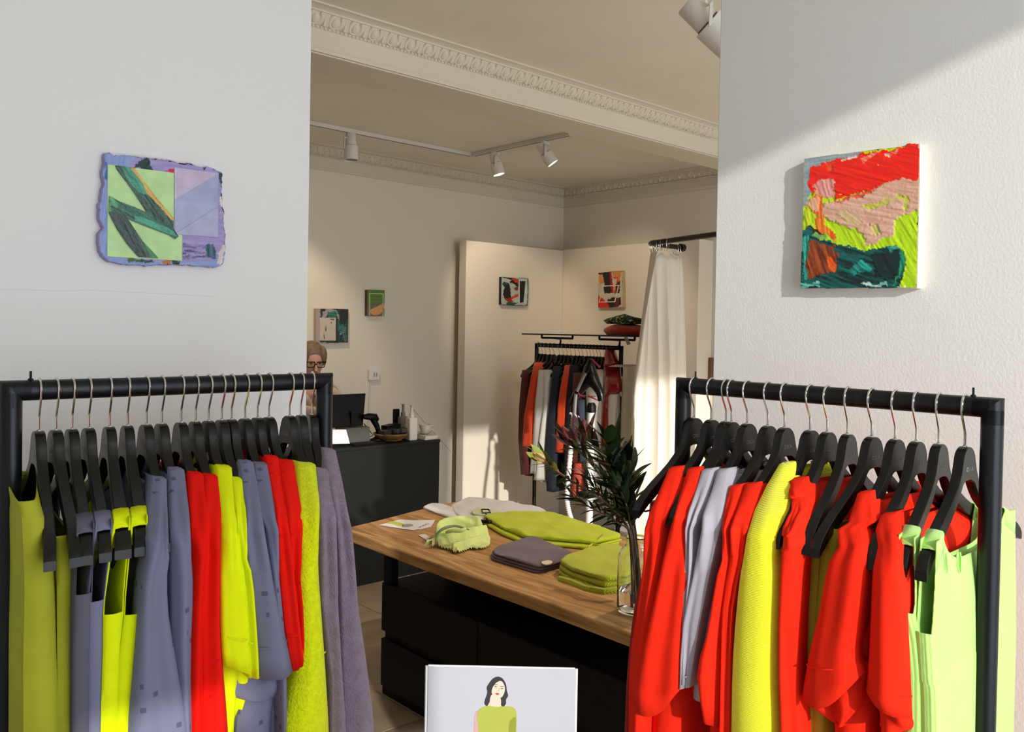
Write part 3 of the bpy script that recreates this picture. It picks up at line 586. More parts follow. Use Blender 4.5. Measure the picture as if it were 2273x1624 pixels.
tee(13, 'L', 'flecked slate shirt between the broad sleeved slate tee and the red tee', C_GREYF, [(0.7009,1.3273,0.724,1.3252,-0.078),(0.6948,1.3183,0.7181,1.3159,-0.094),(0.6887,1.3094,0.7122,1.307,-0.11),(0.6816,1.3012,0.7053,1.2986,-0.128),(0.6755,1.2929,0.6993,1.2902,-0.144),(0.6693,1.2848,0.6933,1.2819,-0.16),(0.6635,1.2768,0.6877,1.2737,-0.175),(0.6587,1.2685,0.6831,1.2653,-0.188),(0.6578,1.2598,0.6806,1.2567,-0.198),(0.6584,1.2505,0.6797,1.2475,-0.205),(0.6594,1.241,0.6793,1.2381,-0.211),(0.6607,1.2289,0.6798,1.226,-0.211),(0.662,1.2167,0.6803,1.2138,-0.211),(0.6634,1.2045,0.6808,1.2017,-0.211),(0.6647,1.1923,0.6813,1.1895,-0.211),(0.666,1.1801,0.6818,1.1774,-0.211),(0.6673,1.1679,0.6823,1.1652,-0.211),(0.6687,1.1557,0.6828,1.153,-0.211),(0.6802,1.0477,0.6959,1.044,-0.211),(0.6849,1.0041,0.6988,1.0006,-0.211)], z_end=0.85, seed=28, farsleeve=False)
tee(14, 'L', 'flecked red tee with cuffed half sleeve ending mid height', C_REDF, [(0.7286,1.3359,0.7511,1.3339,-0.066),(0.7239,1.326,0.7461,1.3239,-0.08),(0.7177,1.3169,0.7395,1.3147,-0.097),(0.7119,1.3078,0.7334,1.3056,-0.113),(0.7051,1.2994,0.7262,1.2971,-0.131),(0.6987,1.2911,0.7194,1.2887,-0.148),(0.6928,1.2828,0.7132,1.2803,-0.164),(0.6879,1.2743,0.7079,1.2718,-0.178),(0.6834,1.2658,0.7032,1.2632,-0.191),(0.6792,1.2574,0.6992,1.2547,-0.201),(0.675,1.2492,0.6952,1.2464,-0.211),(0.6759,1.2386,0.6965,1.2356,-0.211),(0.6771,1.2264,0.6981,1.2232,-0.211),(0.6784,1.2142,0.6996,1.2108,-0.211),(0.6796,1.2019,0.7011,1.1984,-0.211),(0.6809,1.1896,0.7026,1.186,-0.211),(0.6821,1.1773,0.7041,1.1735,-0.211),(0.6834,1.165,0.7056,1.161,-0.211),(0.6846,1.1527,0.7071,1.1485,-0.211),(0.698,1.0542,0.7204,1.049,-0.211)], hem=[(0.7125,0.9884,0.7286,0.9919,-0.211)], cuff=[(0.698,1.0542,0.7206,1.0516,-0.211)], z_end=0.85, seed=29)
tee(15, 'L', 'flecked red shirt left of the lime terry jacket', C_REDF, [(0.7488,1.3277,0.7767,1.3251,-0.078),(0.7424,1.3178,0.77,1.3151,-0.095),(0.7354,1.3084,0.7626,1.3055,-0.113),(0.7278,1.2994,0.7547,1.2965,-0.132),(0.7212,1.2904,0.7478,1.2874,-0.149),(0.7146,1.2816,0.7408,1.2785,-0.166),(0.709,1.2727,0.7349,1.2695,-0.181),(0.7044,1.2635,0.73,1.2602,-0.194),(0.7009,1.2547,0.7262,1.2512,-0.202),(0.6969,1.2462,0.7218,1.2427,-0.211),(0.6977,1.2354,0.7224,1.2318,-0.211),(0.6989,1.2231,0.7216,1.2197,-0.211),(0.7001,1.2107,0.7209,1.2075,-0.211),(0.7012,1.1984,0.7202,1.1953,-0.211),(0.7024,1.186,0.7195,1.1831,-0.211),(0.7036,1.1736,0.7187,1.171,-0.211),(0.7048,1.1612,0.718,1.1588,-0.211),(0.706,1.1487,0.7173,1.1466,-0.211),(0.7182,1.0388,0.7277,1.0365,-0.211),(0.7169,0.8827,0.7301,0.8787,-0.211)], z_end=0.8, seed=30, farsleeve=False, name='shirt', cat='shirt')
tee(16, 'L', 'lime yellow terry jacket left of the lavender knitwear', C_TERRY, [(0.7801,1.3208,0.8159,1.3175,-0.091),(0.7731,1.3116,0.8084,1.308,-0.107),(0.7649,1.3029,0.7997,1.2993,-0.125),(0.7572,1.2944,0.7916,1.2906,-0.142),(0.7495,1.2861,0.7835,1.2822,-0.159),(0.7429,1.2777,0.7764,1.2736,-0.174),(0.7373,1.269,0.7705,1.2648,-0.187),(0.7301,1.2597,0.7638,1.2552,-0.199),(0.7229,1.2505,0.757,1.2459,-0.211),(0.7222,1.2385,0.7571,1.2336,-0.211),(0.7216,1.2265,0.7572,1.2212,-0.211),(0.721,1.2145,0.7574,1.2089,-0.211),(0.7204,1.2025,0.7575,1.1966,-0.211),(0.7198,1.1905,0.7576,1.1843,-0.211),(0.7191,1.1785,0.7578,1.1719,-0.211),(0.7158,1.1469,0.76,1.1387,-0.211),(0.7207,1.0274,0.7721,1.015,-0.211),(0.711,0.9652,0.7791,0.9467,-0.211),(0.6923,0.8903,0.7868,0.8612,-0.211)], cuff=[(0.7327,1.0212,0.7727,1.0071,-0.211)], z_end=0.74, seed=32, name='terry_jacket', cat='jacket', depth=0.09)
tee(17, 'L', 'lavender terry jumper beside the lime terry jacket', C_LAV, [(0.8086,1.3098,0.8365,1.3071,-0.11),(0.7994,1.301,0.8278,1.298,-0.128),(0.7901,1.2924,0.8191,1.2892,-0.146),(0.7814,1.2839,0.811,1.2806,-0.163),(0.7744,1.2751,0.8045,1.2715,-0.177),(0.7674,1.2665,0.7981,1.2626,-0.191),(0.7626,1.2571,0.794,1.253,-0.201),(0.7575,1.2485,0.7886,1.2443,-0.211),(0.758,1.2376,0.7892,1.2332,-0.211),(0.7586,1.2266,0.7898,1.222,-0.211),(0.7594,1.2145,0.7903,1.2098,-0.211),(0.7601,1.2025,0.7909,1.1976,-0.211),(0.7609,1.1904,0.7914,1.1854,-0.211),(0.7616,1.1783,0.7919,1.1732,-0.211),(0.7624,1.1662,0.7925,1.161,-0.211),(0.7631,1.1541,0.793,1.1488,-0.211),(0.7639,1.142,0.7936,1.1365,-0.211),(0.7646,1.1299,0.7941,1.1243,-0.211),(0.7654,1.1177,0.7947,1.112,-0.211),(0.7661,1.1056,0.7952,1.0997,-0.211),(0.7669,1.0934,0.7957,1.0875,-0.211),(0.7752,1.0364,0.8005,1.0306,-0.211),(0.7878,0.9555,0.8069,0.9504,-0.211),(0.7893,0.8604,0.8176,0.8517,-0.211)], cuff=[(0.7815,1.0338,0.8005,1.0317,-0.211)], z_end=0.72, seed=33, name='jumper', cat='jumper')
tee(18, 'L', 'lavender terry cardigan at the right end of the left rack', C_LAV, [(0.8499,1.3384,0.8748,1.3363,-0.063),(0.8438,1.3273,0.8691,1.3251,-0.078),(0.836,1.3171,0.8615,1.3146,-0.096),(0.8274,1.3073,0.8533,1.3047,-0.115),(0.8189,1.2979,0.845,1.2951,-0.134),(0.8102,1.2888,0.8366,1.2859,-0.153),(0.8032,1.2805,0.8293,1.2775,-0.169),(0.7979,1.2718,0.8238,1.2687,-0.182),(0.7932,1.2631,0.8189,1.2599,-0.194),(0.7902,1.2538,0.8158,1.2505,-0.203),(0.7873,1.2445,0.8141,1.2409,-0.211),(0.7892,1.2332,0.8173,1.2292,-0.211),(0.791,1.2218,0.8205,1.2175,-0.211),(0.7923,1.2095,0.822,1.205,-0.211),(0.7935,1.1972,0.8235,1.1925,-0.211),(0.7947,1.1849,0.825,1.18,-0.211),(0.796,1.1725,0.8266,1.1674,-0.211),(0.7972,1.1602,0.8281,1.1548,-0.211),(0.7985,1.1478,0.8296,1.1422,-0.211),(0.7997,1.1354,0.8311,1.1296,-0.211),(0.8009,1.123,0.8326,1.117,-0.211),(0.8022,1.1106,0.8342,1.1043,-0.211),(0.8034,1.0981,0.8357,1.0916,-0.211),(0.8047,1.0856,0.8372,1.0789,-0.211),(0.8087,0.9949,0.8561,0.9833,-0.211),(0.815,0.8525,0.8809,0.8322,-0.211)], z_end=0.72, seed=34, name='cardigan', cat='cardigan')

# ---- right rack
t, a = hang(0, 'R', 'trousers', 'dark red trousers on the bare armed clip hanger at the right rack\'s left end', 'trousers')
body(mapR, bodyrows([(1.0417,1.2486,1.0241,1.2514),(1.0493,1.1316,1.0273,1.1362),(1.0699,1.0401,1.0434,1.0467),(1.0813,0.9219,1.0592,0.9285),(1.0835,0.7793,1.0619,0.7872)], 0.5), a, C_DRED, t, near=-0.14, far=0.12, neck=False, seed=41, follow=1, wnear=1)
tee(1, 'R', 'long red shirt in shadow, leftmost red sleeve on the right rack', C_RED2, [(1.0289,1.31,1.0034,1.3134,-0.104),(1.0203,1.2995,0.9932,1.3033,-0.124),(1.0116,1.2894,0.9829,1.2935,-0.144),(1.0034,1.2793,0.9732,1.2839,-0.163),(0.9967,1.2692,0.9649,1.2741,-0.18),(0.9914,1.2588,0.958,1.2642,-0.195),(0.9906,1.2471,0.9556,1.253,-0.204),(0.9892,1.2366,0.9541,1.2427,-0.211),(0.9933,1.2242,0.958,1.2305,-0.211),(0.9974,1.2117,0.9619,1.2183,-0.211),(0.9984,1.1998,0.9624,1.2067,-0.211),(0.9995,1.1879,0.963,1.195,-0.211),(1.0005,1.1759,0.9635,1.1833,-0.211),(1.0015,1.1639,0.9641,1.1717,-0.211),(1.0026,1.152,0.9647,1.16,-0.211),(1.0036,1.14,0.9652,1.1483,-0.211),(1.0185,1.0417,0.9773,1.0525,-0.211),(1.033,0.9518,0.9882,0.9652,-0.211),(1.0326,0.8166,0.9952,0.8302,-0.211)], z_end=0.6, seed=42, name='shirt', cat='shirt')
tee(2, 'R', 'red blouse with a large pointed sleeve hanging at the left of the right rack', C_RED2, [(0.9885,1.3133,0.9618,1.3168,-0.098),(0.9795,1.3032,0.9522,1.307,-0.117),(0.9704,1.2935,0.9425,1.2975,-0.136),(0.9611,1.2841,0.9327,1.2884,-0.155),(0.9533,1.2745,0.9243,1.2791,-0.172),(0.9468,1.2648,0.9172,1.2696,-0.187),(0.9424,1.2545,0.9121,1.2596,-0.199),(0.9388,1.2451,0.9052,1.2509,-0.209),(0.9411,1.2335,0.9041,1.2402,-0.211),(0.9449,1.2214,0.9043,1.2289,-0.211),(0.9477,1.2078,0.9042,1.2161,-0.211),(0.9505,1.1942,0.904,1.2033,-0.211),(0.9533,1.1805,0.9038,1.1906,-0.211),(0.9562,1.1667,0.9037,1.1778,-0.211),(0.959,1.153,0.9035,1.165,-0.211),(0.9618,1.1392,0.9033,1.1522,-0.211),(0.9647,1.1253,0.9032,1.1394,-0.211),(0.9898,1.0258,0.9082,1.048,-0.211),(1.0101,0.9492,0.91,0.9797,-0.211)], hem=[(1.0233,0.895,0.9102,0.9412,-0.211)], brows=[(0.9782,1.3091,0.9609,1.3115,-0.106),(0.9686,1.299,0.9497,1.3017,-0.126),(0.9588,1.2892,0.9384,1.2922,-0.146),(0.9497,1.2796,0.9277,1.283,-0.165),(0.9427,1.2695,0.9191,1.2733,-0.181),(0.937,1.2593,0.9119,1.2634,-0.195),(0.9349,1.2479,0.9082,1.2526,-0.204),(0.9343,1.2362,0.9059,1.2413,-0.211),(0.9388,1.2226,0.9086,1.2281,-0.211),(0.9413,1.2091,0.9093,1.2152,-0.211),(0.9437,1.1955,0.9099,1.2022,-0.211),(0.9462,1.1819,0.9106,1.1892,-0.211),(0.9487,1.1683,0.9112,1.1762,-0.211),(0.9512,1.1547,0.9119,1.1631,-0.211),(0.9536,1.141,0.9125,1.1501,-0.211),(0.9561,1.1272,0.9132,1.1371,-0.211),(0.9586,1.1135,0.9138,1.124,-0.211),(0.9612,1.0997,0.9145,1.1109,-0.211),(0.9637,1.0859,0.9151,1.0979,-0.211),(0.9662,1.072,0.9158,1.0848,-0.211),(0.9687,1.0581,0.9164,1.0717,-0.211),(0.9713,1.0441,0.9171,1.0585,-0.211),(0.9738,1.0301,0.9177,1.0454,-0.211),(1.003,0.904,0.9314,0.9275,-0.211),(1.0055,0.8264,0.9309,0.8534,-0.211)], z_end=0.66, seed=43, sag=0.045, name='blouse', cat='blouse', amp=0.006)
tee(3, 'R', 'pale lilac top mostly hidden behind the lilac long tee', C_LILAC, [(0.956,1.315,0.9353,1.3178,-0.096),(0.9478,1.3057,0.9277,1.3085,-0.113),(0.9388,1.2968,0.9193,1.2996,-0.131),(0.9305,1.288,0.9116,1.2909,-0.148),(0.922,1.2795,0.9037,1.2824,-0.165),(0.9149,1.2708,0.8971,1.2737,-0.18),(0.9092,1.2618,0.8919,1.2647,-0.193),(0.9063,1.252,0.8894,1.2549,-0.202),(0.9022,1.2416,0.8872,1.2443,-0.211),(0.9046,1.2289,0.8912,1.2314,-0.211),(0.9047,1.216,0.8915,1.2186,-0.211),(0.9047,1.2032,0.8917,1.2058,-0.211),(0.9048,1.1904,0.892,1.193,-0.211),(0.9049,1.1775,0.8922,1.1802,-0.211),(0.9049,1.1646,0.8925,1.1673,-0.211),(0.905,1.1518,0.8927,1.1545,-0.211),(0.905,1.1389,0.893,1.1417,-0.211),(0.9082,1.048,0.8988,1.0506,-0.211)], z_end=0.95, seed=44, farsleeve=False, name='top', cat='top')
tee(4, 'R', 'pale lilac long sleeved tee between red blouses', C_LILAC, [(0.9253,1.3184,0.9038,1.3213,-0.089),(0.9183,1.3091,0.8949,1.3123,-0.106),(0.9113,1.2999,0.8859,1.3036,-0.123),(0.9035,1.2913,0.8762,1.2954,-0.141),(0.8969,1.2825,0.8678,1.287,-0.157),(0.8903,1.2739,0.8593,1.2789,-0.173),(0.8856,1.2649,0.8528,1.2704,-0.186),(0.8816,1.2557,0.8469,1.2617,-0.198),(0.8775,1.2452,0.8432,1.2513,-0.205),(0.8741,1.2345,0.8402,1.2408,-0.211),(0.876,1.2215,0.8428,1.2279,-0.211),(0.878,1.2085,0.8454,1.2149,-0.211),(0.8799,1.1954,0.848,1.2019,-0.211),(0.8818,1.1823,0.8506,1.1889,-0.211),(0.8838,1.1692,0.8532,1.1758,-0.211),(0.8857,1.1561,0.8558,1.1627,-0.211),(0.8877,1.1429,0.8584,1.1496,-0.211),(0.9068,1.0484,0.877,1.0565,-0.211)], hem=[(0.9093,0.9401,0.8927,0.9477,-0.211)], cuff=[(0.909,0.9619,0.8924,0.968,-0.211)], brows=[(0.9199,1.3159,0.9034,1.3181,-0.094),(0.9098,1.306,0.8929,1.3084,-0.113),(0.8996,1.2964,0.8822,1.299,-0.132),(0.8901,1.287,0.8722,1.2898,-0.15),(0.8804,1.2779,0.8621,1.2809,-0.168),(0.8728,1.2684,0.854,1.2715,-0.183),(0.8664,1.2587,0.8472,1.262,-0.196),(0.8635,1.2479,0.8436,1.2514,-0.204),(0.8611,1.2369,0.8407,1.2407,-0.211),(0.8632,1.224,0.8433,1.2278,-0.211),(0.8653,1.211,0.8459,1.2148,-0.211),(0.8674,1.198,0.8485,1.2018,-0.211),(0.8695,1.1849,0.8511,1.1888,-0.211),(0.8716,1.1718,0.8537,1.1757,-0.211),(0.8737,1.1587,0.8563,1.1626,-0.211),(0.8758,1.1456,0.8589,1.1495,-0.211),(0.8779,1.1324,0.8616,1.1363,-0.211),(0.8801,1.1192,0.8642,1.123,-0.211),(0.8822,1.106,0.8669,1.1098,-0.211),(0.8843,1.0927,0.8695,1.0965,-0.211),(0.8865,1.0794,0.8722,1.0831,-0.211),(0.8886,1.0661,0.8749,1.0698,-0.211),(0.8908,1.0528,0.8775,1.0564,-0.211),(0.8963,0.9524,0.883,0.9567,-0.211)], z_end=0.92, seed=45, name='long_tee')
tee(5, 'R', 'red jacket with a pointed sleeve left of the yellow knit', C_RED2, [(0.8731,1.2993,0.8543,1.3021,-0.126),(0.8636,1.2902,0.8456,1.293,-0.145),(0.8554,1.281,0.838,1.2837,-0.162),(0.8478,1.2718,0.8311,1.2746,-0.178),(0.8414,1.2624,0.8253,1.2651,-0.192),(0.8376,1.2522,0.8221,1.2549,-0.202),(0.8344,1.2419,0.8194,1.2446,-0.211),(0.8339,1.2311,0.8188,1.234,-0.211),(0.8334,1.2204,0.8182,1.2233,-0.211),(0.8328,1.2096,0.8176,1.2127,-0.211),(0.8323,1.1989,0.817,1.202,-0.211),(0.8318,1.1881,0.8164,1.1914,-0.211),(0.8449,1.1527,0.8185,1.1587,-0.211),(0.8593,1.0613,0.8313,1.0689,-0.211),(0.8822,0.977,0.834,0.992,-0.211)], hem=[(0.8633,0.9098,0.8376,0.8925,-0.211)], brows=[(0.8633,1.294,0.8491,1.2961,-0.138),(0.8555,1.2858,0.842,1.2879,-0.154),(0.8482,1.2776,0.8355,1.2797,-0.169),(0.8423,1.2692,0.8303,1.2713,-0.182),(0.8369,1.2608,0.8256,1.2628,-0.194),(0.8335,1.2517,0.8228,1.2536,-0.203),(0.8306,1.2426,0.8207,1.2444,-0.211),(0.8316,1.23,0.8213,1.232,-0.211),(0.8325,1.2175,0.8218,1.2196,-0.211),(0.8335,1.2049,0.8224,1.2071,-0.211),(0.8344,1.1923,0.823,1.1947,-0.211),(0.8354,1.1797,0.8236,1.1822,-0.211),(0.8363,1.167,0.8242,1.1697,-0.211),(0.8373,1.1544,0.8247,1.1573,-0.211),(0.8382,1.1418,0.8253,1.1448,-0.211),(0.8392,1.1291,0.8259,1.1323,-0.211),(0.8401,1.1164,0.8265,1.1198,-0.211),(0.8411,1.1037,0.8271,1.1072,-0.211),(0.842,1.091,0.8277,1.0947,-0.211),(0.843,1.0782,0.8283,1.0822,-0.211),(0.844,1.0655,0.8288,1.0696,-0.211),(0.8704,0.8754,0.8382,0.887,-0.211)], z_end=0.72, seed=46, name='jacket', cat='jacket')
tee(6, 'R', 'long red shirt just left of the yellow rib knit', C_RED2, [(0.849,1.305,0.8256,1.3084,-0.114),(0.8423,1.2965,0.8182,1.3002,-0.131),(0.8362,1.2882,0.8115,1.292,-0.147),(0.8299,1.28,0.8046,1.2841,-0.163),(0.8249,1.2716,0.799,1.276,-0.177),(0.8204,1.2632,0.7939,1.2678,-0.19),(0.8178,1.2542,0.7906,1.2591,-0.2),(0.8145,1.2455,0.7866,1.2507,-0.211),(0.8141,1.2349,0.7873,1.24,-0.211),(0.8137,1.2242,0.788,1.2292,-0.211),(0.8133,1.2136,0.7887,1.2185,-0.211),(0.8129,1.2029,0.7894,1.2077,-0.211),(0.8124,1.1922,0.7901,1.197,-0.211),(0.8237,1.1143,0.8064,1.1186,-0.211),(0.8248,1.0274,0.8092,1.032,-0.211),(0.8244,0.8921,0.8076,0.8981,-0.211)], z_end=0.7, seed=47, name='shirt', cat='shirt')
tee(7, 'R', 'bright yellow rib knit jumper in the middle of the right rack', C_KNIT, [(0.816,1.3417,0.7879,1.3453,-0.055),(0.8156,1.3304,0.7821,1.3349,-0.07),(0.815,1.3192,0.7762,1.3247,-0.085),(0.8126,1.3089,0.7687,1.3153,-0.103),(0.8081,1.3003,0.7618,1.3073,-0.12),(0.8041,1.2917,0.7555,1.2994,-0.136),(0.8,1.2833,0.7491,1.2917,-0.152),(0.7964,1.275,0.7432,1.2839,-0.167),(0.7912,1.2669,0.7394,1.2759,-0.181),(0.7872,1.2586,0.7367,1.2676,-0.193),(0.785,1.2496,0.7357,1.2588,-0.202),(0.7828,1.2408,0.7347,1.25,-0.211),(0.7849,1.2298,0.734,1.2398,-0.211),(0.787,1.2188,0.7332,1.2296,-0.211),(0.7891,1.2078,0.7325,1.2195,-0.211),(0.7913,1.1967,0.7318,1.2093,-0.211),(0.7977,1.1634,0.727,1.1796,-0.211),(0.8058,1.0759,0.7263,1.0975,-0.211),(0.8098,0.9887,0.7259,1.0153,-0.211),(0.81,0.8973,0.7199,0.9299,-0.211)], z_end=0.74, seed=48, name='knit_jumper', cat='jumper', depth=0.1, amp=0.002)
t = tee(8, 'R', 'red dress with a knotted tie right of the yellow knit', C_RED2, [(0.7763,1.3219,0.7496,1.3257,-0.082),(0.768,1.3138,0.7412,1.3178,-0.096),(0.7597,1.3059,0.7329,1.31,-0.11),(0.7503,1.2987,0.7235,1.303,-0.126),(0.742,1.2913,0.7151,1.2957,-0.14),(0.7366,1.2835,0.709,1.2881,-0.155),(0.7312,1.2759,0.7029,1.2808,-0.17),(0.7273,1.2678,0.6984,1.273,-0.182),(0.7271,1.2592,0.6956,1.2651,-0.194),(0.7224,1.251,0.6908,1.257,-0.202),(0.7172,1.2431,0.6854,1.2493,-0.211),(0.7171,1.2329,0.6849,1.2394,-0.211),(0.718,1.2226,0.6884,1.2287,-0.211),(0.7193,1.1404,0.6903,1.1477,-0.211),(0.7189,1.0995,0.6914,1.107,-0.211),(0.7163,1.0183,0.6895,1.0268,-0.211),(0.7114,0.933,0.6809,0.9441,-0.211)], z_end=0.6, seed=49, name='dress', cat='dress', farsleeve=False, depth=0.1, amp=0.006)
sleeve(mapR, [(0.7741,1.3212,0.7479,1.3249,-0.083),(0.7702,1.3132,0.7349,1.3184,-0.096),(0.7586,1.3047,0.7249,1.3099,-0.112),(0.7446,1.3011,0.7274,1.3038,-0.122)], 'tie_knot', C_RED2, t, seed=91, db=-0.012, amp=0.007, depth=0.05, openend=False)
sleeve(mapR, [(0.7487,1.3019,0.7314,1.3046,-0.121),(0.7379,1.2933,0.7202,1.2962,-0.138),(0.7276,1.2849,0.7096,1.2879,-0.154),(0.7257,1.2784,0.7055,1.2819,-0.166),(0.7242,1.2718,0.7019,1.2758,-0.177),(0.7233,1.2651,0.6989,1.2695,-0.187),(0.72,1.2586,0.6987,1.2625,-0.195),(0.7173,1.2519,0.699,1.2554,-0.202)], 'tie_end', C_RED2, t, seed=92, db=-0.008, amp=0.006, depth=0.03)
t, a = hang(9, 'R', 'trousers', 'olive trousers on a clip hanger right of the knotted red dress', 'trousers')
body(mapR, bodyrows([(0.7007,1.2472,0.6821,1.2508),(0.7027,1.1947,0.6819,1.1993),(0.7002,1.0909,0.6848,1.0951),(0.6937,0.9206,0.6784,0.9262)], 0.4), a, C_OLIV2, t, near=-0.146, far=0.14, neck=False, seed=51, follow=1, wnear=1, amp=0.005)
t, a = hang(10, 'R', 'trousers', 'second olive trousers, tucked left of the puffed red blouse', 'trousers')
body(mapR, bodyrows([(0.6805,1.2655,0.6539,1.2704),(0.6814,1.2283,0.654,1.2338),(0.6856,1.1156,0.6662,1.1207),(0.6874,0.9229,0.6636,0.9315)], 0.4), a, C_OLIV2, t, near=-0.146, far=0.14, neck=False, seed=52, follow=1, wnear=1, amp=0.005)
t = tee(11, 'R', 'red blouse with a wide puffed sleeve open at the hem', C_RED2, [(0.6508,1.3169,0.6277,1.3205,-0.091),(0.6471,1.3095,0.6216,1.3135,-0.104),(0.6428,1.3024,0.615,1.307,-0.118),(0.6386,1.2955,0.6085,1.3006,-0.132),(0.6347,1.2885,0.6023,1.2942,-0.145),(0.6308,1.2817,0.5962,1.2879,-0.158),(0.6388,1.2726,0.606,1.2787,-0.174),(0.6338,1.2653,0.5985,1.272,-0.185),(0.6294,1.2578,0.5915,1.2652,-0.195),(0.6263,1.2497,0.5859,1.2579,-0.202),(0.6394,1.2192,0.5811,1.2319,-0.211),(0.654,1.137,0.5869,1.1545,-0.211),(0.6693,1.0731,0.5913,1.096,-0.211)], hem=[(0.6825,0.9987,0.579,1.0712,-0.211)], brows=[(0.6443,1.3126,0.6256,1.3155,-0.1),(0.6429,1.3043,0.6222,1.3077,-0.115),(0.6409,1.2965,0.6183,1.3003,-0.131),(0.6393,1.2887,0.6147,1.2929,-0.146),(0.6381,1.2808,0.6116,1.2855,-0.16),(0.6367,1.273,0.6084,1.2783,-0.174),(0.633,1.2648,0.6027,1.2706,-0.186),(0.6296,1.2566,0.5975,1.2629,-0.197),(0.6283,1.2474,0.5941,1.2544,-0.204),(0.6269,1.2384,0.5907,1.2459,-0.211),(0.6289,1.2275,0.5906,1.2357,-0.211),(0.631,1.2165,0.5905,1.2255,-0.211),(0.6331,1.2056,0.5904,1.2152,-0.211),(0.6352,1.1946,0.5903,1.205,-0.211),(0.6373,1.1835,0.5902,1.1947,-0.211),(0.6394,1.1725,0.5901,1.1845,-0.211),(0.6415,1.1614,0.59,1.1743,-0.211),(0.6436,1.1503,0.5899,1.164,-0.211),(0.6457,1.1392,0.5898,1.1538,-0.211),(0.6453,1.0407,0.5875,1.059,-0.211),(0.6392,0.9592,0.5835,0.9794,-0.211)], z_end=0.66, seed=53, sag=0.03, name='blouse', cat='blouse', cuff=[(0.6731,1.054,0.5908,1.0752,-0.211)])
rr2 = [(0.6767,1.0248,0.5801,1.0746,-0.211),(0.6822,1.0029,0.589,1.0413,-0.211),(0.6564,0.9816,0.5921,1.0115,-0.211),(0.6251,0.969,0.615,0.9726,-0.211)]
sleeve(mapR, rr2, 'puffed_hem', C_RED2, t, seed=61, db=0.018, depth=0.06, amp=0.010)
t = tee(12, 'R', 'red blouse with a bunched cuff left of the mint tank dresses', C_RED2, [(0.5923,1.2961,0.5708,1.2998,-0.132),(0.5898,1.288,0.5625,1.2929,-0.146),(0.5872,1.2801,0.5543,1.2862,-0.16),(0.5816,1.2733,0.5482,1.2796,-0.172),(0.5765,1.2663,0.5425,1.2729,-0.183),(0.5718,1.2592,0.5373,1.2662,-0.193),(0.5702,1.2343,0.5273,1.2436,-0.211),(0.5719,1.1962,0.5215,1.2082,-0.211),(0.5734,1.1013,0.514,1.1188,-0.211)], hem=[(0.5764,1.0435,0.5062,1.0191,-0.211)], brows=[(0.5871,1.2928,0.5696,1.2959,-0.139),(0.586,1.2867,0.5629,1.2909,-0.15),(0.5853,1.2805,0.5565,1.2858,-0.16),(0.58,1.273,0.5502,1.2787,-0.173),(0.5751,1.2654,0.5443,1.2715,-0.185),(0.5711,1.2576,0.5393,1.264,-0.195),(0.568,1.2493,0.5351,1.2562,-0.203),(0.5649,1.2412,0.5309,1.2485,-0.211),(0.5654,1.231,0.5301,1.2387,-0.211),(0.5659,1.2208,0.5293,1.229,-0.211),(0.5664,1.2105,0.5285,1.2193,-0.211),(0.5668,1.2003,0.5278,1.2096,-0.211),(0.5673,1.19,0.527,1.1999,-0.211),(0.5678,1.1798,0.5262,1.1902,-0.211),(0.5683,1.1695,0.5254,1.1805,-0.211),(0.5687,1.1593,0.5246,1.1708,-0.211),(0.557,0.989,0.5098,1.0061,-0.211)], z_end=0.66, seed=54, name='blouse', cat='blouse', cuff=[(0.5755,1.0466,0.5084,1.0575,-0.211)], amp=0.004)
rr2 = [(0.5763,1.0378,0.5065,1.0299,-0.211),(0.5654,1.0207,0.5062,1.0191,-0.211),(0.559,0.9928,0.5059,1.0082,-0.211)]
sleeve(mapR, rr2, 'bunched_cuff', C_RED2, t, seed=62, db=0.008, depth=0.06, amp=0.009)
t, a = hang(13, 'R', 'tank_dress', 'mint green tank dress behind the keyhole one', 'dress')
tank(mapR, bodyrows([(0.5252,1.1701,0.5025,1.176),(0.5188,1.1147,0.489,1.1234),(0.508,1.0033,0.4811,1.0131)], 0.5), a, C_GREEN, t, seed=55, near=-0.2, z_neck=1.2, bw=0.03)
t, a = hang(14, 'R', 'tank_dress', 'mint green ribbed tank dress with keyhole neck at the right post', 'dress')
tank(mapR, bodyrows([(0.4957,1.1487,0.487,1.1511),(0.4901,1.0868,0.4803,1.0899),(0.4814,1.013,0.4726,1.0162)], 0.5), a, C_GREEN, t, seed=56, near=-0.2, z_neck=1.236, thick=0.016, pw=0.5, fs=-0.1, bw=0.02)
MB().slab(smoothpoly([(1.334,0.4745,1.2629),(1.3388,0.4745,1.2628),(1.3431,0.4745,1.2558),(1.3456,0.4745,1.2331),(1.3409,0.4745,1.2321),(1.3343,0.4745,1.2443)], 1), (0, -1, 0), 0.0012).build('keyhole_slit', M('mint_inside', '#57b51c', 0.9), t, smooth=0)
MB().tube([Vector(p) for p in [(1.3288,0.473,1.2644),(1.3284,0.473,1.2549),(1.3291,0.473,1.2456),(1.3366,0.473,1.2332),(1.3433,0.473,1.2338),(1.3421,0.473,1.2526),(1.3384,0.473,1.2632)]], 0.0016, 5).build('keyhole_edge', C_GREEN, t)

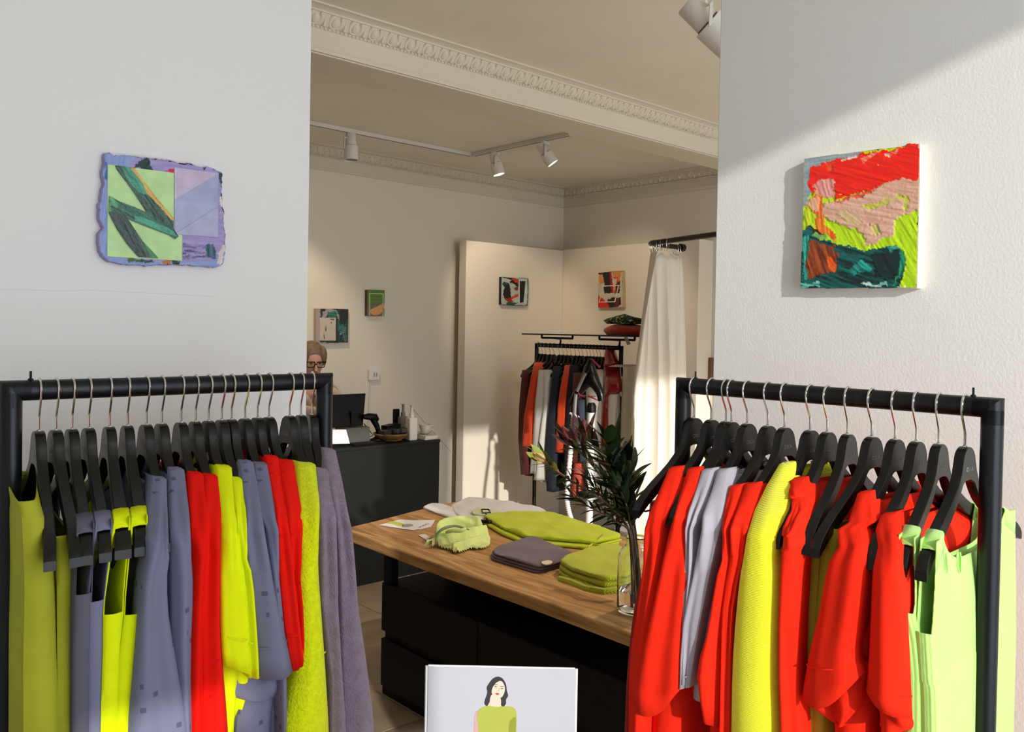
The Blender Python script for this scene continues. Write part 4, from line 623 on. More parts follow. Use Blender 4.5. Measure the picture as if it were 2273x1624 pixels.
# ------------------------------------------------------------------ pictures
import numpy as np
def vnoise(x, y, seed):
    """value noise on a lattice, vectorised"""
    xi, yi = np.floor(x).astype(int), np.floor(y).astype(int); fx, fy = x-xi, y-yi; fx, fy = fx*fx*(3-2*fx), fy*fy*(3-2*fy)
    def h(a, b):
        n = (a*374761393 + b*668265263 + seed*974634777) & 0x7fffffff; n = ((n ^ (n >> 13))*1274126177) & 0x7fffffff
        return ((n ^ (n >> 16)) & 0xffff)/65535.0
    return (h(xi, yi)*(1-fx)+h(xi+1, yi)*fx)*(1-fy)+(h(xi, yi+1)*(1-fx)+h(xi+1, yi+1)*fx)*fy
def inside(px, py, poly):
    r = np.zeros(px.shape, bool); n = len(poly)
    for i in range(n):
        x0, y0 = poly[i]; x1, y1 = poly[(i+1) % n]
        c = ((y0 > py) != (y1 > py)) & (px < (x1-x0)*(py-y0)/((y1-y0) if y1 != y0 else 1e-9)+x0); r ^= c
    return r
def painted(name, outline, n, pieces, parent, res=0.0016, warp=0.004, lift=0.0012, seed=1, edge=0.0, rough=0.4):
    """a pigment layer: a fine grid over the canvas face whose colours are the paint patches, with streaks and knife ridges"""
    n = Vector(n); ax = Vector((0, 1, 0)) if abs(n.x) > 0.5 else Vector((1, 0, 0)); O = Vector(outline[0])
    U = lambda p: ((Vector(p)-O).dot(ax), (Vector(p)-O).z)
    ol = [U(p) for p in outline]; us = [p[0] for p in ol]; vs_ = [p[1] for p in ol]
    nu, nv = int((max(us)-min(us))/res)+2, int((max(vs_)-min(vs_))/res)+2
    u, v = np.meshgrid(np.linspace(min(us), max(us), nu), np.linspace(min(vs_), max(vs_), nv)); 
    wu = u + warp*(2*vnoise(u*90, v*90, seed)-1) + warp*0.5*(2*vnoise(u*300, v*300, seed+1)-1)
    wv = v + warp*(2*vnoise(u*90+50, v*90, seed+2)-1) + warp*0.5*(2*vnoise(u*300, v*300+9, seed+3)-1)
    col = np.zeros(u.shape+(3,)); hgt = np.zeros(u.shape)
    for k, (c1, c2, ang, pts) in enumerate(pieces):
        m = inside(wu, wv, [U(p) for p in pts]); ca, sa = math.cos(math.radians(ang)), math.sin(math.radians(ang))
        a, b = u*ca+v*sa, -u*sa+v*ca
        st = 0.55*vnoise(a*22, b*260, seed+10+k)+0.3*vnoise(a*60, b*700, seed+40+k)+0.15*vnoise(a*200, b*200, seed+70+k)
        st = np.clip((st-0.5)*2.2+0.42, 0, 1)[..., None]
        cc = np.array(lin(c1))*(1-st)+np.array(lin(c2))*st
        col[m] = cc[m]; hgt[m] = 0.35+0.25*(k % 3)+0.5*st[..., 0][m]
    keep = inside(u, v, ol)
    P = [O + ax*float(a) + Vector((0, 0, float(b))) + n*float(0.0003+lift*h) for a, b, h in zip(u.ravel(), v.ravel(), hgt.ravel())]
    kq = (keep[:-1, :-1] & keep[1:, :-1] & keep[:-1, 1:] & keep[1:, 1:]); F = []
    for i, j in zip(*np.nonzero(kq)): q = int(i)*nu+int(j); F.append((q, q+1, q+nu+1, q+nu))
    mb = MB(); mb.v = [tuple(p) for p in P]; mb.f = F
    o = mb.build(name, paint_attr('pigment_%s' % ('gloss' if rough < 0.5 else 'matt'), rough), parent, smooth=80)
    at = o.data.color_attributes.new('Pigment', 'FLOAT_COLOR', 'POINT')
    at.data.foreach_set('color', np.concatenate([col.reshape(-1, 3), np.ones((col.size//3, 1))], 1).ravel())
    return o
def picture(label, outline, n, depth, edge_mat, pieces, name='painting', base='canvas', jitter=0.0, papers=(), strokes=(), **kw):
    n = Vector(n); c = sum((Vector(p) for p in outline), Vector())/len(outline)
    t = thing(name, label, 'painting', c - n*depth)
    o = rough_edge(outline, jitter, 0.005, n) if jitter else outline
    MB().slab(o, -n, depth).build(base, edge_mat, t, smooth=30)
    painted('paint_layer', o, n, pieces, t, **kw)
    for k, (nm, col, pts) in enumerate(papers): MB().slab([Vector(p)+n*0.0012 for p in pts], n, 0.0008+0.0004*k).build(nm, paint(col, 0.6), t, smooth=30)
    for k, (pc, pts) in enumerate(strokes): painted('brush_stroke', [Vector(p)+n*0.004 for p in pts], n, [tuple(pc[:3])+([Vector(p)+n*0.004 for p in pts],)]+[(a, b, g, [Vector(p)+n*0.004 for p in q]) for a, b, g, q in pc[3]], t, res=0.0011, warp=0.0012, lift=0.0009, seed=90+k, rough=0.3)
    return t
LV = M('lavender_canvas', '#a396c4', 0.75, bump=0.9, scale=260, var=0.10, vscale=9)
OUT = [(0.5696,1.883,1.9309),(0.5788,1.883,1.9342),(0.5872,1.883,1.9296),(0.6127,1.883,1.9335),(0.6358,1.883,1.9339),(0.6712,1.883,1.9362),(0.6963,1.883,1.9365),(0.7261,1.883,1.934),(0.7469,1.883,1.9377),(0.7597,1.883,1.9315),(0.7789,1.883,1.9311),(0.7854,1.883,1.9352),(0.8072,1.883,1.9309),(0.8228,1.883,1.9245),(0.8211,1.883,1.8825),(0.8237,1.883,1.8485),(0.8283,1.883,1.8404),(0.8263,1.883,1.8187),(0.8312,1.883,1.7848),(0.8316,1.883,1.7547),(0.8254,1.883,1.7176),(0.8077,1.883,1.7101),(0.7602,1.883,1.7103),(0.7244,1.883,1.7111),(0.6876,1.883,1.7077),(0.6558,1.883,1.7036),(0.615,1.883,1.704),(0.5809,1.883,1.7087),(0.5678,1.883,1.7186),(0.5603,1.883,1.7337),(0.5592,1.883,1.7628),(0.5673,1.883,1.7772),(0.5607,1.883,1.7961),(0.5596,1.883,1.8194),(0.5639,1.883,1.8433),(0.5674,1.883,1.8671),(0.5653,1.883,1.8903),(0.5688,1.883,1.9142)]
picture('deckle edged lavender painting with lime paper and dark green strokes on the left wall', OUT, (0, -1, 0), 0.017, LV, [
    ('#9a8cc4', '#ab9fd2', 0, OUT),
    ('#8295cf', '#94a6da', 80, [(0.5511,1.883,1.9465),(0.6395,1.883,1.9505),(0.6282,1.883,1.9188),(0.5772,1.883,1.9076),(0.5769,1.883,1.8448),(0.5781,1.883,1.7174),(0.6148,1.883,1.718),(0.6977,1.883,1.7155),(0.6979,1.883,1.6991),(0.548,1.883,1.69)]),
    ('#8496cc', '#9aa8d8', 0, [(0.7264,1.883,1.7206),(0.7707,1.883,1.7215),(0.8031,1.883,1.7269),(0.8184,1.883,1.7429),(0.847,1.883,1.7775),(0.848,1.883,1.7017),(0.7184,1.883,1.6941)]),
    ('#0d1f1e', '#1d4a46', 60, [(0.6321,1.883,1.9194),(0.6436,1.883,1.9287),(0.6554,1.883,1.9328),(0.6624,1.883,1.9218),(0.6694,1.883,1.9106),(0.6302,1.883,1.9101)]),
    ('#1d5a6a', '#5878b4', 80, [(0.5669,1.883,1.9178),(0.5744,1.883,1.913),(0.5746,1.883,1.8818),(0.5664,1.883,1.8768)]),
    ('#d5203e', '#d5203e', 0, [(0.6936,1.883,1.9095),(0.7128,1.883,1.9232),(0.7129,1.883,1.9097)]),
    ('#111a1c', '#2a4a4c', 80, [(0.8117,1.883,1.9251),(0.825,1.883,1.9248),(0.8231,1.883,1.8999),(0.8176,1.883,1.8906),(0.813,1.883,1.9071)]),
    ('#c9372e', '#e3c21e', 90, [(0.5572,1.883,1.8736),(0.5649,1.883,1.8805),(0.5656,1.883,1.862),(0.561,1.883,1.8595)]),
    ('#0a4a3a', '#5d6e9a', 90, [(0.7875,1.883,1.7597),(0.8038,1.883,1.761),(0.8117,1.883,1.7446),(0.8097,1.883,1.7316),(0.7878,1.883,1.7322)]),
    ('#2a3a5a', '#9b8cc2', 0, [(0.7322,1.883,1.7574),(0.7875,1.883,1.7576),(0.7876,1.883,1.7513),(0.7323,1.883,1.7491)]),
    ('#2a3a5a', '#9b8cc2', 0, [(0.7324,1.883,1.7439),(0.7876,1.883,1.746),(0.7877,1.883,1.7396),(0.7325,1.883,1.7366)]),
    ('#2a3a5a', '#9b8cc2', 90, [(0.7325,1.883,1.7335),(0.7878,1.883,1.7354),(0.7878,1.883,1.7301),(0.7326,1.883,1.7262)]),
    ('#163c2a', '#5a7a3a', 0, [(0.6177,1.883,1.7182),(0.6715,1.883,1.7183),(0.6715,1.883,1.7122),(0.6207,1.883,1.7094)]),
    ('#c98417', '#b8561a', 0, [(0.6876,1.883,1.7169),(0.7079,1.883,1.7183),(0.7039,1.883,1.7081),(0.6917,1.883,1.709)]),
    ('#0f2f2b', '#1c4a40', 0, [(0.7089,1.883,1.7173),(0.7275,1.883,1.7196),(0.7276,1.883,1.7113),(0.711,1.883,1.7102)]),
    ('#e9dcd4', '#cfc0c4', 80, [(0.8205,1.883,1.7538),(0.8315,1.883,1.7611),(0.8296,1.883,1.733),(0.8187,1.883,1.715),(0.8142,1.883,1.7212)]),
    ('#e9dcd4', '#e2d2ce', 80, [(0.8179,1.883,1.8714),(0.8234,1.883,1.8742),(0.8259,1.883,1.8487),(0.8193,1.883,1.8501)])],
    jitter=0.0014, res=0.0018, seed=3, rough=0.6, papers=[
    ('paper_sheet', '#bfe3a2', [(0.5753,1.883,1.9092),(0.7119,1.883,1.9103),(0.713,1.883,1.7775),(0.7316,1.883,1.776),(0.7316,1.883,1.7199),(0.5762,1.883,1.7182)]),
    ('paper_sheet', '#a5aacf', [(0.7128,1.883,1.9228),(0.8117,1.883,1.9229),(0.8124,1.883,1.7778),(0.7134,1.883,1.7765)]),
    ('paper_sheet', '#c6b9d3', [(0.7128,1.883,1.9224),(0.8113,1.883,1.9229),(0.7138,1.883,1.8525)]),
    ('paper_sheet', '#aab1d2', [(0.7138,1.883,1.8508),(0.8111,1.883,1.8503),(0.7144,1.883,1.7786)]),
    ('paper_sheet', '#b0b3d4', [(0.7144,1.883,1.777),(0.8116,1.883,1.8461),(0.8124,1.883,1.7782)])], strokes=[
    (('#0c6b50', '#06382c', -27, [('#3aa383', '#1c7f60', -20, [(0.6293,1.883,1.8091),(0.6686,1.883,1.801),(0.7123,1.883,1.7826),(0.7196,1.883,1.7719),(0.7093,1.883,1.7741),(0.6568,1.883,1.7897),(0.6294,1.883,1.7991)])]),
        [(0.5767,1.883,1.8448),(0.5853,1.883,1.8419),(0.5985,1.883,1.8355),(0.6291,1.883,1.8271),(0.6685,1.883,1.8131),(0.7122,1.883,1.7898),(0.7238,1.883,1.7722),(0.7156,1.883,1.7647),(0.7011,1.883,1.7729),(0.6569,1.883,1.7856),(0.6256,1.883,1.7957),(0.6025,1.883,1.8063),(0.5769,1.883,1.8154)]),
    (('#04241f', '#0d5a45', -54, [('#0f6b50', '#3fae8c', -54, [(0.6015,1.883,1.9091),(0.6244,1.883,1.9103),(0.6461,1.883,1.8812),(0.6601,1.883,1.8547),(0.6366,1.883,1.8579),(0.6132,1.883,1.8829)]), ('#cf8a14', '#d9b54a', -54, [(0.6196,1.883,1.9087),(0.6302,1.883,1.9091),(0.648,1.883,1.8835),(0.6741,1.883,1.8523),(0.713,1.883,1.8095),(0.7131,1.883,1.8023),(0.6681,1.883,1.8456),(0.6542,1.883,1.8581),(0.6442,1.883,1.877)])]),
        [(0.5884,1.883,1.9088),(0.6072,1.883,1.9095),(0.6283,1.883,1.9099),(0.648,1.883,1.8835),(0.6741,1.883,1.8523),(0.7122,1.883,1.811),(0.7124,1.883,1.7888),(0.6867,1.883,1.7956),(0.6546,1.883,1.8157),(0.6347,1.883,1.8457),(0.6114,1.883,1.8767),(0.5922,1.883,1.8999)]),
    (('#03211d', '#07382e', -60, [('#1d7a50', '#5cb072', -55, [(0.5741,1.883,1.8445),(0.5852,1.883,1.8439),(0.6043,1.883,1.8223),(0.6139,1.883,1.8075),(0.5967,1.883,1.8225),(0.577,1.883,1.8076)]), ('#155a2b', '#3f8a45', -58, [(0.6237,1.883,1.7925),(0.6414,1.883,1.7661),(0.6653,1.883,1.7398),(0.6835,1.883,1.7207),(0.6645,1.883,1.7194),(0.6455,1.883,1.7463)])]),
        [(0.5767,1.883,1.8428),(0.5871,1.883,1.8411),(0.6043,1.883,1.8223),(0.6218,1.883,1.7923),(0.6454,1.883,1.7584),(0.6653,1.883,1.7377),(0.6815,1.883,1.721),(0.638,1.883,1.72),(0.6146,1.883,1.7458),(0.5934,1.883,1.7757),(0.577,1.883,1.8076)])])
WC = M('white_canvas_edge', '#e6dfc4', 0.8, bump=0.3, scale=200)
OUT = [(1.78,0.978,1.9774),(1.78,0.9124,1.9763),(1.78,0.8476,1.9751),(1.78,0.7907,1.9739),(1.78,0.7564,1.9735),(1.78,0.7509,1.9779),(1.78,0.7257,1.9728),(1.78,0.7235,1.9001),(1.78,0.7239,1.8055),(1.78,0.7236,1.6792),(1.78,0.8477,1.6815),(1.78,0.9816,1.6842),(1.78,0.979,1.8004),(1.78,0.9782,1.8753)]
picture('thickly painted canvas of red, pink, lime and dark teal on the sunlit right wall', OUT, (-1, 0, 0), 0.02, WC, [
    ('#b3dd08', '#c6ea20', 60, OUT),
    ('#8d9fa6', '#a3b1b4', 0, [(1.78,0.9918,1.9893),(1.78,0.8455,1.9854),(1.78,0.8446,1.9498),(1.78,0.9504,1.9392),(1.78,0.9624,1.8886),(1.78,0.9806,1.8655)]),
    ('#f01206', '#fb2a10', 20, [(1.78,0.9652,1.9484),(1.78,0.9379,1.9609),(1.78,0.8869,1.9686),(1.78,0.8475,1.9703),(1.78,0.7929,1.9696),(1.78,0.7564,1.9719),(1.78,0.7521,1.9808),(1.78,0.7189,1.978),(1.78,0.7168,1.8948),(1.78,0.7593,1.9054),(1.78,0.7889,1.902),(1.78,0.8168,1.8919),(1.78,0.8601,1.8862),(1.78,0.8999,1.8807),(1.78,0.907,1.912),(1.78,0.926,1.902),(1.78,0.9546,1.894),(1.78,0.9669,1.9089),(1.78,0.9667,1.9313)]),
    ('#f5e4da', '#ef6a38', 35, [(1.78,0.8919,1.9657),(1.78,0.8524,1.9722),(1.78,0.8498,1.9659),(1.78,0.8718,1.9606),(1.78,0.8867,1.9602)]),
    ('#f7d9c8', '#f03a1a', 30, [(1.78,0.7997,1.9613),(1.78,0.779,1.966),(1.78,0.7619,1.9658),(1.78,0.7674,1.9579),(1.78,0.7879,1.9527)]),
    ('#f5b491', '#f03a14', 40, [(1.78,0.8496,1.9576),(1.78,0.8234,1.9669),(1.78,0.8034,1.9699),(1.78,0.8231,1.9563),(1.78,0.842,1.9448)]),
    ('#f26d2a', '#f01a0a', 70, [(1.78,0.9378,1.9572),(1.78,0.9121,1.9636),(1.78,0.9018,1.9574),(1.78,0.9217,1.9381),(1.78,0.9349,1.9446)]),
    ('#e07f7c', '#eab4a4', 70, [(1.78,0.9524,1.9123),(1.78,0.937,1.9253),(1.78,0.9189,1.9275),(1.78,0.9059,1.9167),(1.78,0.9037,1.8826),(1.78,0.9256,1.8848),(1.78,0.9493,1.8922)]),
    ('#d9a48c', '#e4b9a3', 15, [(1.78,0.9049,1.8769),(1.78,0.86,1.8824),(1.78,0.812,1.8904),(1.78,0.7844,1.9045),(1.78,0.7503,1.9055),(1.78,0.7168,1.8948),(1.78,0.7154,1.8363),(1.78,0.7508,1.8338),(1.78,0.7709,1.8241),(1.78,0.7725,1.7932),(1.78,0.8047,1.7815),(1.78,0.8245,1.7699),(1.78,0.841,1.8028),(1.78,0.8833,1.8228),(1.78,0.927,1.8373),(1.78,0.934,1.8563),(1.78,0.9253,1.8726)]),
    ('#e2452a', '#e8896a', 20, [(1.78,0.9073,1.8732),(1.78,0.8748,1.8832),(1.78,0.8358,1.8886),(1.78,0.7982,1.8996),(1.78,0.812,1.8895),(1.78,0.8477,1.8792),(1.78,0.8846,1.8734),(1.78,0.8996,1.8689)]),
    ('#ef5a10', '#f2a33a', 85, [(1.78,0.9727,1.8698),(1.78,0.9493,1.8922),(1.78,0.9282,1.8851),(1.78,0.9301,1.8559),(1.78,0.9255,1.8286),(1.78,0.9004,1.7975),(1.78,0.8974,1.7779),(1.78,0.9183,1.7963),(1.78,0.942,1.8102),(1.78,0.9508,1.8479)]),
    ('#e9b79b', '#e8a06a', 70, [(1.78,0.9754,1.87),(1.78,0.9571,1.8881),(1.78,0.936,1.8859),(1.78,0.943,1.8522),(1.78,0.9564,1.8583)]),
    ('#a9d80e', '#d7e02a', 80, [(1.78,0.9832,1.8608),(1.78,0.9537,1.8568),(1.78,0.9531,1.8333),(1.78,0.9766,1.8103)]),
    ('#c0cf1c', '#d9b48a', 20, [(1.78,0.847,1.8507),(1.78,0.8114,1.8638),(1.78,0.7653,1.8725),(1.78,0.7472,1.871),(1.78,0.7401,1.8544),(1.78,0.7504,1.8372),(1.78,0.7571,1.8641),(1.78,0.7879,1.8591),(1.78,0.8228,1.8473)]),
    ('#dcb199', '#c9c06a', 40, [(1.78,0.899,1.8434),(1.78,0.8791,1.8537),(1.78,0.8541,1.8418),(1.78,0.8342,1.8236),(1.78,0.8437,1.8149),(1.78,0.8684,1.8216)]),
    ('#cfd060', '#dca995', 60, [(1.78,0.8269,1.8159),(1.78,0.8079,1.8168),(1.78,0.798,1.7974),(1.78,0.819,1.7895)]),
    ('#04201f', '#0a6a64', 20, [(1.78,0.982,1.8131),(1.78,0.9583,1.8288),(1.78,0.9418,1.8041),(1.78,0.8973,1.7767),(1.78,0.8622,1.7714),(1.78,0.8279,1.7614),(1.78,0.7902,1.7632),(1.78,0.7673,1.7711),(1.78,0.7533,1.7553),(1.78,0.7472,1.7322),(1.78,0.75,1.7095),(1.78,0.7626,1.671),(1.78,0.9895,1.6756)]),
    ('#021516', '#05302f', 60, [(1.78,0.8182,1.7543),(1.78,0.7854,1.7594),(1.78,0.7625,1.7604),(1.78,0.7579,1.7396),(1.78,0.7613,1.7099),(1.78,0.7792,1.6944),(1.78,0.8076,1.7093)]),
    ('#1a0d08', '#3a2a10', 80, [(1.78,0.9609,1.8265),(1.78,0.9341,1.8084),(1.78,0.9287,1.7994),(1.78,0.955,1.8013)]),
    ('#b6e02a', '#5aa060', 0, [(1.78,0.9536,1.7987),(1.78,0.9472,1.8069),(1.78,0.9234,1.7966),(1.78,0.9194,1.7903),(1.78,0.939,1.794)]),
    ('#6a250b', '#b0521a', 70, [(1.78,0.9573,1.789),(1.78,0.9283,1.7823),(1.78,0.9076,1.7785),(1.78,0.8931,1.7583),(1.78,0.8961,1.727),(1.78,0.9086,1.7178),(1.78,0.9318,1.7137),(1.78,0.9633,1.7074),(1.78,0.9665,1.7498)]),
    ('#e04a0c', '#e8661a', 50, [(1.78,0.9171,1.7498),(1.78,0.907,1.7542),(1.78,0.8963,1.7343),(1.78,0.8997,1.7199),(1.78,0.9139,1.7229)]),
    ('#1fb3a0', '#0a4a4a', 40, [(1.78,0.8696,1.7187),(1.78,0.8539,1.7324),(1.78,0.8371,1.7435),(1.78,0.8345,1.7339),(1.78,0.8079,1.7233),(1.78,0.8173,1.719),(1.78,0.834,1.7161),(1.78,0.851,1.7144)]),
    ('#cfe8e2', '#2a9a90', 10, [(1.78,0.8407,1.6934),(1.78,0.8071,1.6901),(1.78,0.7839,1.6946),(1.78,0.7848,1.6842),(1.78,0.826,1.6845)]),
    ('#8adfce', '#0c6a66', 10, [(1.78,0.9846,1.6968),(1.78,0.934,1.6978),(1.78,0.9376,1.6868),(1.78,0.9842,1.683)]),
    ('#34b8a4', '#0b5652', 85, [(1.78,0.979,1.8004),(1.78,0.963,1.8043),(1.78,0.9596,1.7743),(1.78,0.9662,1.7399),(1.78,0.9762,1.7403)]),
    ('#34b8a4', '#0b5652', 85, [(1.78,0.9721,1.7401),(1.78,0.9628,1.7422),(1.78,0.9632,1.7024),(1.78,0.9726,1.7027)]),
    ('#17a06a', '#0a5a50', 70, [(1.78,0.7638,1.7674),(1.78,0.7533,1.7553),(1.78,0.7478,1.73),(1.78,0.7556,1.7074),(1.78,0.7721,1.685),(1.78,0.7603,1.7145),(1.78,0.7575,1.7418)]),
    ('#2aa89a', '#0a4a4a', 30, [(1.78,0.7856,1.7641),(1.78,0.765,1.7698),(1.78,0.7626,1.7627),(1.78,0.7784,1.7567)]),
    ('#fdf0e6', '#fdf0e6', 0, [(1.78,0.8132,1.9398),(1.78,0.8091,1.9428),(1.78,0.8071,1.9397),(1.78,0.8113,1.9361)]),
    ('#f3f3e0', '#d9e6a0', 20, [(1.78,0.7652,1.6825),(1.78,0.7516,1.6845),(1.78,0.7492,1.6794),(1.78,0.7651,1.6791)])], res=0.0019, warp=0.0045, lift=0.0026, seed=5, rough=0.3)
DKE = M('dark_canvas_edge', '#241a16', 0.8)
OUT = [(4.4943,5.045,1.9978),(4.6657,5.045,1.9984),(4.7297,5.045,2.0043),(4.7879,5.045,2.0032),(4.7935,5.045,1.9849),(4.7943,5.045,1.8803),(4.7865,5.045,1.7805),(4.6376,5.045,1.7769),(4.4961,5.045,1.7796)]
picture('small collage of black, red and pale green on the left alcove panel', OUT, (0, -1, 0), 0.025, DKE, [
    ('#a5b1ab', '#bcc6c0', 30, OUT),
    ('#060a09', '#1a211e', -30, [(4.5105,5.045,1.9987),(4.6323,5.045,2.0005),(4.6863,5.045,1.9842),(4.6826,5.045,1.9249),(4.6335,5.045,1.9471),(4.5802,5.045,1.9592),(4.5994,5.045,1.9846),(4.5204,5.045,1.9901)]),
    ('#050705', '#11150f', 80, [(4.5146,5.045,1.9607),(4.5804,5.045,1.9494),(4.5949,5.045,1.8964),(4.6027,5.045,1.8479),(4.6101,5.045,1.8115),(4.5773,5.045,1.8006),(4.5373,5.045,1.8259),(4.5168,5.045,1.8687),(4.5286,5.045,1.9202),(4.5088,5.045,1.9313)]),
    ('#0c3326', '#1c5a46', 0, [(4.5146,5.045,1.9607),(4.5538,5.045,1.9603),(4.5641,5.045,1.9437),(4.522,5.045,1.9247)]),
    ('#0c2f25', '#2a6b58', 0, [(4.538,5.045,1.7968),(4.5707,5.045,1.8028),(4.6371,5.045,1.7977),(4.6839,5.045,1.8018),(4.6375,5.045,1.7818),(4.568,5.045,1.7783)]),
    ('#0c2f2a', '#8fa8a0', 80, [(4.7775,5.045,2.0039),(4.8017,5.045,2.0002),(4.8046,5.045,1.8808),(4.7933,5.045,1.7807),(4.7762,5.045,1.7801),(4.784,5.045,1.8799),(4.779,5.045,1.9443)]),
    ('#0b0f10', '#1c3a34', 0, [(4.4961,5.045,1.7803),(4.7933,5.045,1.7832),(4.7934,5.045,1.7782),(4.4962,5.045,1.776)]),
    ('#b01f0d', '#d8401a', -30, [(4.5994,5.045,1.9846),(4.6323,5.045,1.9985),(4.6814,5.045,1.9766),(4.6785,5.045,1.9555),(4.6397,5.045,1.9671)]),
    ('#c02a10', '#e04a20', 35, [(4.6029,5.045,1.8381),(4.6754,5.045,1.8754),(4.6844,5.045,1.8511),(4.6263,5.045,1.8304),(4.6065,5.045,1.8272)]),
    ('#8f1b0c', '#b32a10', -20, [(4.5374,5.045,1.8235),(4.5962,5.045,1.8403),(4.6166,5.045,1.8215),(4.6369,5.045,1.8051),(4.5972,5.045,1.8),(4.5574,5.045,1.8096)]),
    ('#6d1310', '#8f2a20', 40, [(4.6276,5.045,1.9175),(4.6824,5.045,1.9348),(4.6799,5.045,1.9002),(4.6481,5.045,1.8963)])],
    res=0.003, warp=0.006, seed=8, papers=[('paper_sheet', '#bcc8c2', [(4.6829,5.045,1.9853),(4.7745,5.045,1.9864),(4.7774,5.045,1.7988),(4.6874,5.045,1.7958)]),
    ('paper_sheet', '#16070b', [(4.6942,5.045,1.9768),(4.7576,5.045,1.9785),(4.7397,5.045,1.8062),(4.6985,5.045,1.7993)])])
OUT = [(5.185,4.6363,2.0562),(5.185,4.5085,2.062),(5.185,4.3841,2.0646),(5.185,4.3744,1.9256),(5.185,4.3678,1.7711),(5.185,4.6309,1.7725)]
picture('small orange, black and cream painting on the right alcove panel', OUT, (-1, 0, 0), 0.035, M('tan_canvas_edge', '#b89b6d', 0.8), [
    ('#c4bba6', '#d6cdb8', 80, OUT),
    ('#080505', '#1a0f10', 80, [(5.185,4.6399,2.055),(5.185,4.5897,2.0571),(5.185,4.5155,2.0612),(5.185,4.4855,1.9814),(5.185,4.4727,1.8882),(5.185,4.564,1.8846),(5.185,4.5758,1.9305),(5.185,4.5661,1.9678),(5.185,4.5888,2.0195),(5.185,4.6288,2.0451)]),
    ('#c7803d', '#d39350', 0, [(5.185,4.4981,2.0669),(5.185,4.3842,2.0677),(5.185,4.3967,2.0235),(5.185,4.4761,2.0231)]),
    ('#8c0f0c', '#b01a10', 75, [(5.185,4.5184,2.0624),(5.185,4.4945,2.0615),(5.185,4.4657,1.888),(5.185,4.4935,1.8854),(5.185,4.5062,1.9714)]),
    ('#dc3f0e', '#ef6a20', 70, [(5.185,4.4795,2.0206),(5.185,4.4036,2.0232),(5.185,4.416,1.9741),(5.185,4.4518,1.8878),(5.185,4.4658,1.8907),(5.185,4.4338,1.9957),(5.185,4.4755,1.9997)]),
    ('#0c0808', '#2a1210', 70, [(5.185,4.4498,1.9433),(5.185,4.4061,1.9896),(5.185,4.4035,1.8868),(5.185,4.4518,1.8878)]),
    ('#d68a49', '#e0a060', 80, [(5.185,4.6287,2.0397),(5.185,4.5948,2.046),(5.185,4.5662,1.9732),(5.185,4.6159,1.9611)]),
    ('#c9100a', '#e03010', 60, [(5.185,4.6345,1.8725),(5.185,4.6098,1.8613),(5.185,4.5518,1.8228),(5.185,4.5021,1.8115),(5.185,4.5011,1.7689),(5.185,4.6319,1.7698)]),
    ('#0f0609', '#281018', 20, [(5.185,4.5447,1.8227),(5.185,4.4962,1.8527),(5.185,4.3924,1.8545),(5.185,4.3909,1.7944),(5.185,4.4179,1.7762),(5.185,4.5011,1.7689)]),
    ('#5e0d0f', '#7d1a16', 80, [(5.185,4.4474,1.8506),(5.185,4.4129,1.8522),(5.185,4.4147,1.7841),(5.185,4.4561,1.7832)]),
    ('#cfc6b0', '#b9b098', 0, [(5.185,4.4023,1.9737),(5.185,4.3676,1.9517),(5.185,4.3629,1.7679),(5.185,4.3868,1.7681),(5.185,4.3929,1.8734)])],
    res=0.003, warp=0.006, seed=9, papers=[
    ('painted_line', '#f0d5ba', [(5.185,4.5852,1.9509),(5.185,4.4113,1.9515),(5.185,4.4112,1.9444),(5.185,4.585,1.942)]),
    ('painted_line', '#f0d5ba', [(5.185,4.4206,1.9491),(5.185,4.4113,1.9489),(5.185,4.45,1.8157),(5.185,4.4597,1.8158)]),
    ('painted_line', '#f0d5ba', [(5.185,4.6231,1.821),(5.185,4.4536,1.8226),(5.185,4.4534,1.8157),(5.185,4.6229,1.814)]),
    ('painted_line', '#e3c3a2', [(5.185,4.5887,1.9456),(5.185,4.5797,1.9454),(5.185,4.613,1.8182),(5.185,4.6223,1.8183)])])
OUT = [(2.9532,5.22,1.7025),(3.2112,5.22,1.7082),(3.212,5.22,1.4695),(2.9569,5.22,1.4653)]
